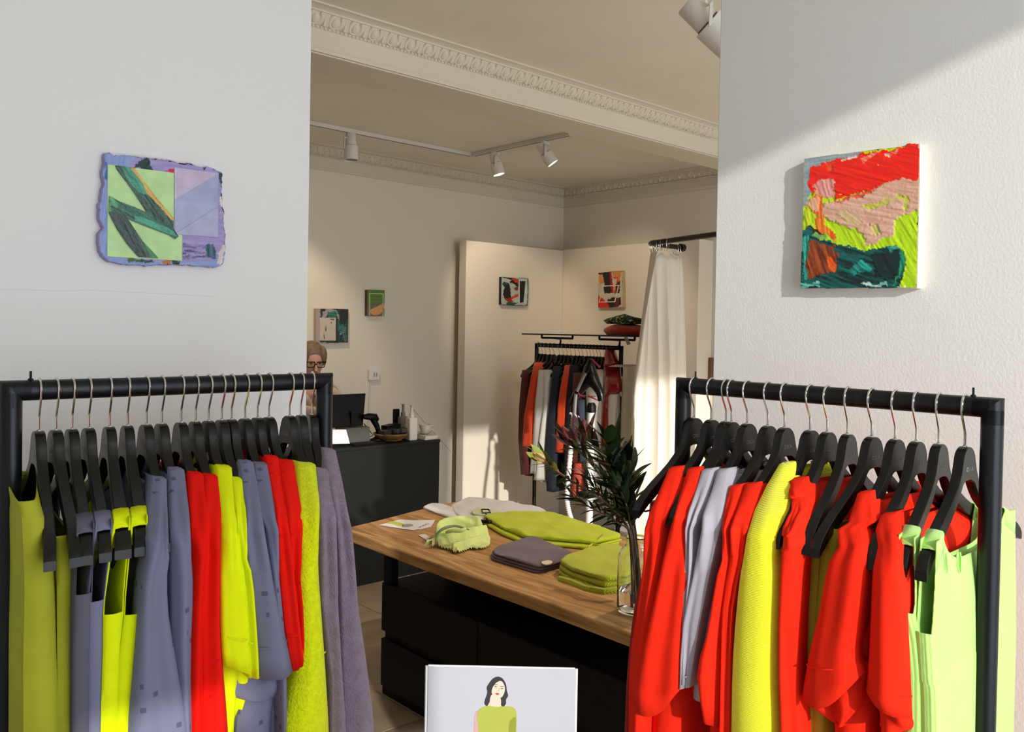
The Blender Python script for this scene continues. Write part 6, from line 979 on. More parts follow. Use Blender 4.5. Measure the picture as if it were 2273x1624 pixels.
LFD = [M('leaf_dark', '#0f200b', 0.42, var=0.25, vscale=20), M('leaf_mid', '#182d0e', 0.42, var=0.25, vscale=20), M('leaf_olive', '#333d15', 0.45, var=0.2, vscale=20)]
LFL = M('leaf_light', '#8e9a40', 0.5, var=0.2, vscale=25); LFR = M('leaf_maroon', '#33150f', 0.45, var=0.25, vscale=25)
def leaf_mesh(name, wid, curl, mat, fold=0.25):
    mb = MB(); rows = []
    for i in range(8):
        u = i/7; wd = wid*math.sin(PI*min(1, u*0.93+0.05))**0.8*(1-0.25*u); z = -curl*u*u
        rows.append([(u, -wd/2, z+fold*wd*0.5), (u, 0, z), (u, wd/2, z+fold*wd*0.5)])
    mb.loft(rows, False, False, False); o = mb.build(name, mat, None, smooth=80); me = o.data; bpy.data.objects.remove(o); return me
LM = {}
for key, wd, cu, mt in (('n0', 0.20, 0.12, LFD[0]), ('n1', 0.19, 0.2, LFD[1]), ('n2', 0.20, 0.10, LFD[2]), ('b0', 0.40, 0.15, LFD[0]), ('b1', 0.38, 0.22, LFD[1]), ('l0', 0.24, 0.15, LFL), ('r0', 0.30, -0.25, LFR), ('f0', 0.34, -0.25, LFL)):
    LM[key] = leaf_mesh('leaf', wd, cu, mt)
plant = thing('flower_stems', 'dark green leafy branches with reddish buds standing in the glass vase', 'branches', vc + Vector((0, 0, 0.05)))
rl = random.Random(12)
def put_leaf(par, p, dr, L, key, roll):
    d = Vector(dr).normalized(); up = Vector((0, 0, 1)) if abs(d.z) < 0.9 else Vector((1, 0, 0))
    y = up.cross(d).normalized(); z = d.cross(y); y2 = y*math.cos(roll)+z*math.sin(roll); z2 = z*math.cos(roll)-y*math.sin(roll)
    o = bpy.data.objects.new('leaf', LM[key]); COL.objects.link(o); o.parent = par; q = Vector(p) - ORG[par.name]
    o.matrix_local = Matrix(((d.x*L, y2.x*L, z2.x*L, q.x), (d.y*L, y2.y*L, z2.y*L, q.y), (d.z*L, y2.z*L, z2.z*L, q.z), (0, 0, 0, 1)))
    ORG[o.name] = ORG[par.name]; return o
def branch(pts, r, keys, nl, L, mat=STM, t0=0.3, spread=0.9, tipkeys=None):
    P = [Vector(p) for p in cr([tuple(p) for p in pts], 24)]
    s = MB().tube(P, [r*(1-0.5*i/23) for i in range(24)], 6).build('stem', mat, plant)
    for k in range(nl):
        u = t0 + (0.98-t0)*k/(nl-1); i = min(22, int(u*23)); p = P[i].lerp(P[i+1], u*23-i); tg = (P[i+1]-P[i]).normalized()
        a = k*2.4 + rl.uniform(-0.3, 0.3); sd = tg.orthogonal().normalized(); s2 = tg.cross(sd)
        d = tg*(0.75+0.25*u) + (sd*math.cos(a)+s2*math.sin(a))*spread*rl.uniform(0.6, 1.1)
        put_leaf(plant, p, d, L*rl.uniform(0.75, 1.15), (tipkeys if tipkeys and u > 0.75 else keys)[k % len(keys)], rl.uniform(-0.6, 0.6))
    return P
def bud(p, dr, col, L, n, key, name='bud'):
    d = Vector(dr).normalized(); xx = d.orthogonal().normalized(); M3 = Matrix((xx, d.cross(xx), d)).transposed()
    b = MB().lathe(p, [(0.0, -0.1*L), (0.16*L, 0.02*L), (0.22*L, 0.22*L), (0.20*L, 0.45*L), (0.10*L, 0.7*L), (0.0, 0.85*L)], 12, M3).build(name, col, plant)
    ORG[b.name] = ORG[plant.name]
    for k in range(n):
        a = 2*PI*k/n + 0.3; s = xx*math.cos(a)+d.cross(xx)*math.sin(a)
        put_leaf(b, Vector(p)+s*0.12*L, d*1.0+s*(0.22 if k % 2 else 0.45), L*(1.15 if k % 2 else 0.85), key, a)
B1 = branch([(2.024,1.6175,0.7662), (2.0031,1.6367,0.9638), (1.9059,1.6444,1.0677), (1.8002,1.6599,1.1331), (1.7232,1.6762,1.1801), (1.6787,1.6899,1.2156)], 0.0042, ['n0', 'n2', 'n1'], 44, 0.058, STM, 0.34, 0.8, ['l0', 'n2', 'l0'])
MB().tube([v for v in B1[17:]], 0.0032, 6).build('stem', STR, plant)
bud((1.6768,1.6916,1.2181), (-0.75, 0.1, 0.55), M('bud_peach', '#d9937a', 0.6, var=0.2, vscale=40), 0.055, 7, 'f0')
B2 = branch([(2.0434,1.654,0.7532), (2.0374,1.6595,0.9543), (2.0023,1.6917,1.0643), (1.9532,1.7367,1.153), (1.9169,1.77,1.2074), (1.8961,1.789,1.2346)], 0.004, ['n0', 'n1', 'n2'], 44, 0.065, STM, 0.34, 0.75, ['n2', 'r0', 'n1'])
bud((1.8941,1.7908,1.2345), (-0.35, 0.3, 0.9), M('bud_maroon', '#5a1c18', 0.6, var=0.2, vscale=40), 0.075, 7, 'r0')
B3 = branch([(2.0822,1.6727,0.7336), (2.074,1.6803,0.9448), (2.0566,1.7233,1.0667), (2.034,1.7712,1.1617), (2.0198,1.8113,1.2153), (2.0025,1.8272,1.2465)], 0.004, ['n1', 'n0', 'n2'], 40, 0.065, STM, 0.34, 0.7, ['n2', 'r0', 'n0'])
bud((2.0004,1.8291,1.2464), (-0.1, 0.1, 1), MATS['bud_maroon'], 0.07, 7, 'r0')
branch([(2.0559,1.6426,0.7396), (2.0405,1.6567,0.9543), (2.0208,1.6748,1.0509), (1.9839,1.6815,1.1368), (1.9526,1.683,1.2011), (1.9394,1.6815,1.2431)], 0.004, ['b0', 'b1', 'b0'], 26, 0.10, STM, 0.30, 0.8)
branch([(2.0777,1.6497,0.7403), (2.0603,1.6657,0.9496), (2.0509,1.6743,1.0332), (2.0478,1.6771,1.1028), (2.0429,1.6816,1.1585), (2.0362,1.6878,1.1973)], 0.004, ['b1', 'b0', 'n0'], 28, 0.095, STM, 0.28, 0.85)
branch([(1.9847,1.5993,0.7653), (1.9699,1.6129,0.9707), (1.9108,1.6128,1.022), (1.8442,1.6195,1.0588), (1.7957,1.6369,1.0855), (1.765,1.665,1.1105)], 0.0035, ['n0', 'n0', 'n1'], 36, 0.055, STM, 0.36, 0.7)
branch([(2.038,1.6319,0.746), (2.0208,1.6476,0.9563), (1.9923,1.6466,1.0181), (1.9682,1.6416,1.0629), (1.9636,1.6458,1.1034), (1.967,1.6427,1.144)], 0.0035, ['b0', 'n0', 'b1'], 28, 0.08, STM, 0.28, 0.85)
branch([(2.0124,1.6011,0.7591), (1.9935,1.6184,0.9661), (1.9673,1.6153,1.0136), (1.9451,1.6085,1.0646), (1.9277,1.6244,1.1174), (1.9048,1.6454,1.1475)], 0.0035, ['n0', 'b0', 'n1'], 26, 0.075, STM, 0.30, 0.85)
branch([(2.0239,1.6448,0.7457), (2.0147,1.6532,0.9562), (1.9763,1.6613,1.0178), (1.9293,1.6773,1.0728), (1.8869,1.689,1.1191), (1.8646,1.7094,1.1615)], 0.0035, ['n0', 'n0', 'n1'], 36, 0.058, STM, 0.34, 0.75)

# ------------------------------------------------------------------ shop counter and what stands on it
CTR = M('graphite_board', '#1b1d1d', 0.55, spec=0.2, var=0.06, vscale=2)
t = thing('shop_counter', 'dark graphite shop counter at the back left behind the oak table', 'counter', (3.03, 4.57, 0))
MB().box(2.62, 4.43, 0.0, 3.43, 4.448, 0.835).build('front_panel', CTR, t, smooth=0, bev=0.002)
MB().box(2.62, 4.449, 0.0, 2.638, 4.72, 0.835).build('side_panel', CTR, t, smooth=0)
MB().box(3.412, 4.449, 0.0, 3.43, 4.72, 0.835).build('side_panel', CTR, t, smooth=0)
MB().box(2.62, 4.425, 0.835, 3.433, 4.72, 0.853).build('counter_top', CTR, t, smooth=0, bev=0.002)
ZC = 0.8535
PLB = M('black_plastic', '#060607', 0.45, spec=0.2)
t = thing('till_screen', 'black till screen seen from behind on the counter', 'screen', (2.85, 4.60, ZC))
MB().slab([(2.66, 4.62, 0.955), (2.95, 4.62, 0.955), (2.992, 4.66, 1.155), (2.66, 4.66, 1.155)], (0, -0.98, 0.2), 0.018).build('screen_back', PLB, t, smooth=0, bev=0.003)
MB().box(2.80, 4.56, ZC, 2.975, 4.69, ZC+0.10).build('till_base', M('till_grey', '#4b4b48', 0.5), t, smooth=0, bev=0.004)
MB().box(2.86, 4.60, ZC+0.09, 2.90, 4.64, ZC+0.2).build('neck', PLB, t, smooth=0)
t = MB().slab([(2.6525,4.47,0.8789), (2.771,4.47,0.8725), (2.7627,4.5,0.9552), (2.6689,4.5,0.9614)], (0, -1, 0.2), 0.002).build('paper_sign', CARD, None, smooth=0); tag(t, 'small white paper sign leaning on the till at the counter', 'sign')
t = MB().box(2.80, 4.455, ZC, 3.02, 4.545, ZC+0.012).build('keyboard', PLB, None, smooth=0, bev=0.003); tag(t, 'flat black keyboard lying in front of the till screen', 'keyboard')
t = thing('barcode_scanner', 'black handheld barcode scanner on its stand beside the till screen', 'scanner', (3.03, 4.58, ZC))
MB().tube([(2.9348,4.58,1.0156), (2.9749,4.58,1.0162), (3.0223,4.58,1.0078), (3.043,4.58,0.9893)], [0.014, 0.022, 0.026, 0.014], 10).build('scanner_head', PLB, t)
MB().tube([(3.0089,4.58,0.9971), (3.0368,4.58,0.9551), (3.0582,4.58,0.9017)], [0.020, 0.018, 0.014], 10).build('grip', PLB, t)
MB().lathe((3.05, 4.59, ZC), [(0.045, 0), (0.04, 0.015), (0.014, 0.03), (0.012, 0.06)], 16).build('stand', PLB, t)
MB().tube([(2.9551,4.6,0.9698), (2.9962,4.6,0.9241), (3.0239,4.6,0.8905), (2.9802,4.6,0.8764)], 0.003, 6).build('cord', PLB, t)
# basket with wallets
WIC = M('wicker', '#8a6136', 0.7, bump=0.8, scale=70, var=0.35, vscale=40)
bc = Vector((3.135, 4.56, ZC)); t = thing('wicker_basket', 'shallow brown wicker basket on the counter', 'basket', bc)
MB().lathe(bc, [(0.0, 0.0), (0.05, 0.0), (0.085, 0.018), (0.112, 0.044), (0.117, 0.046), (0.09, 0.016), (0.05, 0.005), (0.0, 0.005)], 28).build('bowl', WIC, t)
for k in range(5):
    r, z = 0.066+0.0115*k, 0.006+0.0095*k
    MB().tube([bc + Vector(((r+0.003*math.sin(9*a+k*PI))*math.cos(a), (r+0.003*math.sin(9*a+k*PI))*math.sin(a), z+0.002)) for a in [2*PI*j/36 for j in range(36)]], 0.005, 5, closed=True).build('weave_band', WIC, t)
WAL = M('wallet_leather', '#2c2424', 0.5, bump=0.2, scale=100)
for k, (x, y, z, r, lab) in enumerate(((3.09, 4.53, 0.044, 0.2, 'dark brown wallet at the left of the wicker basket'), (3.17, 4.54, 0.046, -0.25, 'dark brown wallet with a band at the right of the wicker basket'), (3.15, 4.585, 0.068, 0.1, 'black wallet lying on top in the wicker basket'))):
    w_ = thing('wallet', lab, 'wallet', bc + Vector((x-3.135, y-4.56, z)), 'wallets in the wicker basket')
    c, s = math.cos(r), math.sin(r); cc = bc + Vector((x-3.135, y-4.56, z))
    MB().obox(cc + Vector((0, 0, 0.018)), (0.058*c, 0.058*s, 0.004), (-0.030*s, 0.030*c, 0), (0, 0, 0.015)).build('cover', WAL if k < 2 else PLB, w_, smooth=0, bev=0.003)
    MB().obox(cc + Vector((0.01*c, 0.01*s, 0.018)), (0.010*c, 0.010*s, 0), (-0.0312*s, 0.0312*c, 0), (0, 0, 0.0162)).build('strap_band', PLB, w_, smooth=0)
t = thing('cordless_phone', 'slim black cordless phone standing upright behind the wicker basket', 'phone', (3.24, 4.66, ZC))
MB().box(3.215, 4.645, ZC+0.01, 3.262, 4.665, 1.045).build('handset', PLB, t, bev=0.006)
MB().box(3.205, 4.63, ZC, 3.272, 4.69, ZC+0.025).build('cradle', PLB, t, bev=0.004)
PW = M('white_plastic', '#e4e0d9', 0.4); PG = M('grey_plastic', '#8a867e', 0.45)
def bottle(c, s, mat, lab, h=0.15):
    t = thing('pump_bottle', lab, 'bottle', c); c = Vector(c)
    MB().box(c.x-0.034*s, c.y-0.03*s, c.z, c.x+0.034*s, c.y+0.03*s, c.z+h).build('bottle_body', mat, t, bev=0.008)
    MB().lathe(c+Vector((0, 0, h-0.002)), [(0.018*s, 0), (0.018*s, 0.028), (0.011*s, 0.032), (0.010*s, 0.074), (0.013*s, 0.076), (0.013*s, 0.082), (0, 0.083)], 16).build('pump_neck', mat, t)
    MB().tube([c+Vector((0, 0, h+0.076)), c+Vector((-0.012, -0.02, h+0.076)), c+Vector((-0.018, -0.032, h+0.070))], 0.005, 8).build('spout', mat, t)
bottle((*(3.2521,4.5,0.8583)[:2], ZC), 0.92, PW, 'white square pump bottle on the counter, in front of the grey one', 0.148)
bottle((3.262, 4.61, ZC), 0.85, PG, 'grey pump bottle half hidden behind the white pump bottle', 0.145)
for k, (z, x0, x1, lab) in enumerate(((ZC, 3.325, 3.425, 'thin grey booklet under the white book at the counter end'), (ZC+0.0125, 3.33, 3.43, 'white book lying on the counter end below the cup'))):
    t = thing('book', lab, 'book', (3.38, 4.52, z), 'books at the counter end')
    MB().box(x0, 4.45, z+0.0015, x1-0.001, 4.60, z+0.0105).build('pages', M('page_white', '#e6e1d8', 0.7), t, smooth=0)
    MB().box(x0-0.001, 4.448, z, x1, 4.602, z+0.0015).build('cover', PW if k else PG, t, smooth=0); MB().box(x0-0.001, 4.448, z+0.0105, x1, 4.602, z+0.012).build('cover', PW, t, smooth=0)
PORC = M('porcelain', '#d9d4c8', 0.3)
zs = ZC+0.0253
t = MB().lathe((3.402, 4.555, zs), [(0.0, 0), (0.025, 0), (0.03, 0.004), (0.058, 0.011), (0.06, 0.013), (0.03, 0.007), (0, 0.006)], 28).build('saucer', PORC, None); tag(t, 'white saucer on the books under the coffee cup', 'saucer')
t = thing('coffee_cup', 'white coffee cup on its saucer at the counter end', 'cup', (3.402, 4.555, zs+0.0065))
MB().lathe((3.402, 4.555, zs+0.0075), [(0.0, 0), (0.022, 0), (0.026, 0.004), (0.036, 0.03), (0.041, 0.055), (0.039, 0.055), (0.033, 0.03), (0.02, 0.006), (0, 0.005)], 24).build('cup_bowl', PORC, t)
MB().tube([(3.402+0.037, 4.555-0.01, zs+0.052), (3.402+0.06, 4.545, zs+0.05), (3.402+0.06, 4.545, zs+0.03), (3.402+0.034, 4.548, zs+0.024)], 0.004, 6).build('handle', PORC, t)
t = thing('wall_socket', 'white double switch box on the back wall with a cable below', 'socket', (3.438, 5.25, 1.238))
MB().box(3.397, 5.225, 1.198, 3.482, 5.25, 1.276).build('face_plate', PW, t, smooth=0, bev=0.004)
for x in (3.432, 3.452): MB().box(x, 5.221, 1.222, x+0.010, 5.226, 1.252).build('rocker', M('rocker_grey', '#a9a49a', 0.4), t, smooth=0, bev=0.001)  # rockers greyer than the face plate
MB().tube([(3.415, 5.244, 1.2), (3.412, 5.244, 1.05), (3.405, 5.244, 0.9), (3.40, 5.244, 0.7)], 0.004, 6).build('cable', PW, t)
t = MB().tube([(3.8055,5.243,0.9703), (3.988,5.243,0.7941), (4.2239,5.243,0.5748), (4.3085,5.243,0.4846)], 0.0035, 6).build('cable', M('cable_cream', '#efeae0', 0.5), None); tag(t, 'pale cable running down the back wall right of the counter', 'cable')

# ------------------------------------------------------------------ the cashier
SKIN = M('skin', '#c0937f', 0.55, bump=0.05, scale=200); HAIR = M('blond_hair', '#75624c', 0.5, bump=0.6, scale=60, stretch=(1, 1, 6), var=0.35, vscale=30)
KNT = M('cream_knit', '#cdb9a5', 0.9, bump=0.3, scale=150); TRS = M('dark_trousers', '#26262b', 0.9)
px, py = 2.79, 4.98; hz0 = 1.335
per = thing('person', 'person with blond hair and dark glasses bending over the counter in a cream top', 'person', (px, py, 0))
def skin_body(vs, es, rad, name, mat, parent, sub=2):
    me = bpy.data.meshes.new(name); me.from_pydata([tuple(Vector(v)-ORG[parent.name]) for v in vs], es, []); me.materials.append(mat)
    o = bpy.data.objects.new(name, me); COL.objects.link(o); o.parent = parent; ORG[o.name] = ORG[parent.name]
    s = o.modifiers.new('skin', 'SKIN'); s.use_smooth_shade = True
    for i, r in enumerate(rad): me.skin_vertices[0].data[i].radius = (r if isinstance(r, tuple) else (r, r))
    for d in me.skin_vertices[0].data: d.use_root = False
    me.skin_vertices[0].data[0].use_root = True
    q = o.modifiers.new('sub', 'SUBSURF'); q.levels = sub; q.render_levels = sub
    return o
V = [(px-0.03, py+0.05, 0.80), (px-0.02, py+0.04, 0.95), (px-0.01, py+0.03, 1.08), (px, py+0.015, 1.17), (px, py+0.01, 1.235), (px, py-0.005, 1.30), (px, py-0.01, 1.35), (px, py-0.005, 1.40)]
E_ = [(i, i+1) for i in range(7)]
R_ = [(0.15, 0.11), (0.12, 0.09), (0.15, 0.10), (0.14, 0.09), 0.05, 0.068, 0.074, 0.062]
for s in (-1, 1):
    n = len(V)
    V += [(px+s*0.17, py+0.01, 1.15), (px+s*0.21, py-0.02, 0.99), (px+s*0.17, py-0.10, 0.90), (px+s*0.13, py-0.14, 0.885)]
    E_ += [(3, n), (n, n+1), (n+1, n+2), (n+2, n+3)]; R_ += [0.055, 0.042, 0.034, 0.026]
    n = len(V)
    V += [(px-0.03+s*0.085, py+0.05, 0.72), (px-0.03+s*0.09, py+0.03, 0.44), (px-0.03+s*0.09, py+0.05, 0.08), (px-0.03+s*0.09, py-0.06, 0.035)]
    E_ += [(0, n), (n, n+1), (n+1, n+2), (n+2, n+3)]; R_ += [0.085, 0.055, 0.038, 0.034]
skin_body(V, E_, R_, 'body', SKIN, per)
# clothing shells, following the same skeleton slightly larger
VT = V[0:4]+[(px, py+0.012, 1.20)]; ET = [(0, 1), (1, 2), (2, 3), (3, 4)]; RT = [(0.165, 0.125), (0.135, 0.105), (0.165, 0.115), (0.15, 0.10), 0.07]
for s in (0, 1):
    b = 8+s*8; n = len(VT); VT += V[b:b+3]; ET += [(3, n), (n, n+1), (n+1, n+2)]; RT += [0.066, 0.053, 0.045]
skin_body(VT, ET, RT, 'jumper', KNT, per)
VL = [V[0]]; EL = []; RL = [(0.168, 0.128)]
for s in (0, 1):
    b = 12+s*8; n = len(VL); VL += V[b:b+3]; EL += [(0, n), (n, n+1), (n+1, n+2)]; RL += [0.096, 0.067, 0.052]
skin_body(VL, EL, RL, 'trousers', TRS, per)
hc_ = Vector((px, py-0.008, hz0+0.025))
fd = Vector((-0.22, -0.93, -0.30)).normalized(); sdv = fd.cross(Vector((0, 0, 1))).normalized(); upv = sdv.cross(fd)
HM = Matrix((sdv, fd, upv)).transposed()
MB().ell(hc_+HM @ Vector((0, -0.026, 0.034)), 0.080, 0.090, 0.088, 20, 12, HM).build('hair', HAIR, per)
MB().ell(hc_+HM @ Vector((0, -0.095, 0.05)), 0.04, 0.04, 0.04, 14, 8, HM).build('hair_bun', HAIR, per)
for s in (-1, 1): MB().ell(hc_+HM @ Vector((s*0.058, 0.02, 0.035)), 0.03, 0.052, 0.068, 12, 8, HM).build('hair', HAIR, per)
MB().ell(hc_+HM @ Vector((0, 0.042, -0.012)), 0.060, 0.046, 0.078, 18, 12, HM).build('face', SKIN, per)
MB().tube([hc_+HM @ Vector(p) for p in ((0, 0.088, 0.014), (0, 0.100, -0.012), (0, 0.108, -0.028), (0, 0.092, -0.036))], [0.006, 0.008, 0.011, 0.005], 8).build('nose', SKIN, per)
MB().ell(hc_+HM @ Vector((0, 0.083, -0.056)), 0.021, 0.007, 0.006, 12, 6, HM).build('mouth', M('lips', '#9d5a4e', 0.5), per)
for s in (-1, 1):
    MB().ell(hc_+HM @ Vector((s*0.066, -0.005, -0.01)), 0.008, 0.018, 0.028, 10, 6, HM).build('ear', SKIN, per)
    MB().ell(hc_+HM @ Vector((s*0.028, 0.082, 0.008)), 0.011, 0.006, 0.006, 10, 6, HM).build('eye', M('eye_dark', '#3a2a22', 0.3), per)
gl = thing('glasses', 'black rimmed glasses worn by the blond person', 'glasses', hc_)
for s in (-1, 1):
    MB().tube([hc_+HM @ Vector((s*0.033+0.027*math.copysign(abs(math.cos(a))**0.6, math.cos(a)), 0.098-0.006*abs(math.cos(a)), 0.004+0.019*math.copysign(abs(math.sin(a))**0.6, math.sin(a)))) for a in [2*PI*k/20 for k in range(20)]], 0.0032, 6, closed=True).build('rim', PLB, gl)
    MB().tube([hc_+HM @ Vector((s*0.060, 0.095, 0.012)), hc_+HM @ Vector((s*0.075, 0.06, 0.012)), hc_+HM @ Vector((s*0.078, -0.02, 0.005))], 0.003, 6).build('temple', PLB, gl)
MB().tube([hc_+HM @ Vector((-0.007, 0.1, 0.008)), hc_+HM @ Vector((0.007, 0.1, 0.008))], 0.003, 6).build('bridge', PLB, gl)
MB().lathe((2.7446,4.86,1.1345), [(0, -0.006), (0.012, -0.004), (0.014, 0), (0.012, 0.004), (0, 0.006)], 14, Matrix(((1, 0, 0), (0, 0, 1), (0, 1, 0)))).build('button', M('brown_button', '#6b4f3d', 0.4), per)

# ------------------------------------------------------------------ clothes rack in the alcove
rack('black steel clothes rack in the alcove with orange, white and navy clothes', mapF, 4.735, 3.885, 1.466, 0.016, (4.72, 3.91), 0.25)
MB_S = MB().box(4.48, 3.55, 1.553, 4.72, 4.70, 1.565)
t = thing('rack_shelf', 'slim black shelf raised on brackets above the alcove clothes rack', 'shelf', (4.6, 4.12, 1.483))
MB().box(4.46, 3.66, 1.546, 4.72, 4.76, 1.556).build('shelf_plate', STEEL, t, smooth=0, bev=0.001)
for y0, y1, yp in ((4.60, 4.28, 4.48), (4.02, 3.70, 3.90)):
    MB().tube([(4.52, y0, 1.525), (4.52, y1, 1.525)], 0.008, 8).build('bracket_bar', STEEL, t)
    MB().tube([(4.6, yp, 1.482), (4.6, yp, 1.52), (4.52, yp, 1.525)], 0.008, 8).build('bracket_post', STEEL, t)
    for yy in (y0, y1): MB().tube([(4.52, yy, 1.525), (4.52, yy, 1.546)], 0.008, 8).build('bracket_post', STEEL, t)
RUST = M('rust_orange_wool', '#a32c08', 0.95, bump=0.4, scale=90, sheen=0.3, var=0.1, vscale=12)
LEAFP = M('leaf_print', '#5a6348', 0.9, bump=0.6, scale=60)
nt = LEAFP.node_tree; nn_ = nt.nodes.new('ShaderNodeTexNoise'); nn_.inputs['Scale'].default_value = 55; rp = nt.nodes.new('ShaderNodeValToRGB'); rp.color_ramp.interpolation = 'CONSTANT'
rp.color_ramp.elements[0].color = (*lin('#1d1f14'), 1); rp.color_ramp.elements[1].position = 0.60; rp.color_ramp.elements[1].color = (*lin('#c9c6a8'), 1)
q_ = rp.color_ramp.elements.new(0.48); q_.color = (*lin('#3f5a30'), 1); tc_ = nt.nodes.new('ShaderNodeTexCoord'); nt.links.new(tc_.outputs['Object'], nn_.inputs[0]); nt.links.new(nn_.outputs[0], rp.inputs[0]); nt.links.new(rp.outputs[0], nt.nodes['Principled BSDF'].inputs['Base Color'])
def lump(name, yc, xc, z, ry, rx, h, mat, seed, label=None, cat=None, rough_=0.1):
    rnd = random.Random(seed); ph = [rnd.uniform(0, 6) for _ in range(5)]; rings = []; N = 28
    for i in range(9):
        v = i/8; s = math.sqrt(max(0, 1-(max(0, v-0.35)/0.65)**2)) * (0.86+0.14*min(1, v/0.35))
        rings.append([(xc+rx*s*math.cos(a)*(1+rough_*math.sin(3*a+ph[0]+4*v)), yc+ry*s*math.sin(a)*(1+rough_*math.sin(2*a+ph[1]+3*v)+0.5*rough_*math.sin(7*a+ph[3])), z+h*v*(1+rough_*1.5*math.sin(2*a+ph[2])*v)) for a in [2*PI*k/N for k in range(N)]])
    o = MB().loft(rings).build(name, mat, None, smooth=75); tag(o, label, cat); return o
lump('folded_jumper', 3.84, 4.60, 1.5565, 0.19, 0.115, 0.078, RUST, 4, 'rust orange jumper folded on the shelf above the alcove rack', 'jumper', 0.06)
o = lump('scarf', 3.86, 4.60, 1.634, 0.155, 0.10, 0.062, LEAFP, 9, 'crumpled leaf patterned scarf on the rust orange jumper', 'scarf', 0.12)
t = MB().slab([(4.455, 3.74, 1.545), (4.455, 3.71, 1.545), (4.455, 3.68, 1.50), (4.455, 3.71, 1.49)], (-1, 0, 0), 0.001).build('price_tag', M('tag_grey', '#8f8577', 0.7), None, smooth=0); tag(t, 'grey paper tag hanging below the end of the alcove shelf', 'tag')
HF = [4.7043, 4.6737, 4.6374, 4.5893, 4.5477, 4.489, 4.4483, 4.408, 4.3681, 4.3229, 4.2838, 4.2505, 4.2066, 4.1739, 4.1415, 4.1093, 4.0774, 4.0405, 4.0091]
fp = make_hanger(mapF, small=True, logo=False, loc=(4.6, HF[0], 1.466), label='black hanger on the crowded alcove rack', group='black hangers on the alcove rack')
fp['label'] = 'black hanger at the left end of the alcove rack, first from left'
for i, a in enumerate(HF[1:]): dup(fp, (4.6, a, 1.466), 'black hanger on the crowded alcove rack, %s from left' % ORDN[i+1])
FB = M('far_burgundy', '#4f150a', 0.9, sheen=0.2); FO = M('far_orange', '#d8410a', 0.85, sheen=0.2); FW = M('far_white', '#d8d4d0', 0.85); FN = M('far_navy', '#1d2331', 0.9)
FK = M('far_black', '#0c0c10', 0.9); FS = M('far_slate', '#3f4757', 0.9); FC = M('far_coral', '#e0604a', 0.85); FV = M('red_vinyl', '#8d1214', 0.18, coat=0.6, bump=0.8, scale=30); FR = M('far_cream', '#d9cfc2', 0.9)
def farg(i, label, mat, rows, z_end, kind='shirt', cat='shirt', near=-0.18, far=0.17, sl=True, seed=1):
    a = HF[i]; t = thing(kind, label, cat, mapF(a, 0, 1.38))
    R = bodyrows(rows, z_end)
    if sl: sleeve(mapF, R, 'sleeve', mat, t, seed=seed, L=20, amp=0.004, depth=0.07)
    body(mapF, bodyrows(rows, z_end-0.04), a, mat, t, near=-0.13, far=far, neck=True, L=16, seed=seed, thick=0.03, neckz=1.345)
farg(1, 'burgundy black long dress at the left end of the alcove rack', FB, [(4.7153,1.2745,4.6457,1.2778,-0.173),(4.6788,1.2312,4.607,1.2349,-0.211),(4.6827,1.1852,4.6083,1.1894,-0.211),(4.6866,1.1391,4.6095,1.1439,-0.211),(4.6905,1.093,4.6107,1.0984,-0.211),(4.6945,1.0468,4.612,1.0529,-0.211),(4.6984,1.0006,4.6132,1.0073,-0.211),(4.6991,0.9535,4.6168,0.9604,-0.211),(4.6999,0.9064,4.6205,0.9135,-0.211),(4.7006,0.8592,4.6241,0.8665,-0.211),(4.7014,0.812,4.6277,0.8194,-0.211),(4.7021,0.7648,4.6314,0.7723,-0.211),(4.6962,0.7192,4.6209,0.7276,-0.211),(4.6903,0.6736,4.6105,0.6829,-0.211),(4.6844,0.6281,4.6001,0.6383,-0.211),(4.6786,0.5826,4.5897,0.5939,-0.211),(4.6727,0.5372,4.5793,0.5495,-0.211),(4.6668,0.4918,4.569,0.5052,-0.211)], 0.60, 'dress', 'dress', seed=71)
farg(2, 'orange jumper with its sleeve forward at the left of the alcove rack', FO, [(4.69,1.3307,4.6208,1.3335,-0.07),(4.6229,1.2864,4.55,1.2897,-0.151),(4.5772,1.242,4.5003,1.2459,-0.211),(4.588,1.1972,4.505,1.2019,-0.211),(4.5989,1.1523,4.5098,1.1578,-0.211),(4.6098,1.1073,4.5145,1.1137,-0.211),(4.6192,1.0651,4.5194,1.0723,-0.211),(4.6287,1.0228,4.5242,1.0308,-0.211),(4.6382,0.9803,4.5291,0.9892,-0.211),(4.6478,0.9378,4.5339,0.9476,-0.211),(4.6495,0.8916,4.5358,0.902,-0.211),(4.6513,0.8455,4.5377,0.8565,-0.211),(4.653,0.7993,4.5396,0.8109,-0.211),(4.6547,0.7531,4.5416,0.7653,-0.211),(4.6565,0.7069,4.5435,0.7196,-0.211)], 0.86, 'jumper', 'jumper', seed=72)
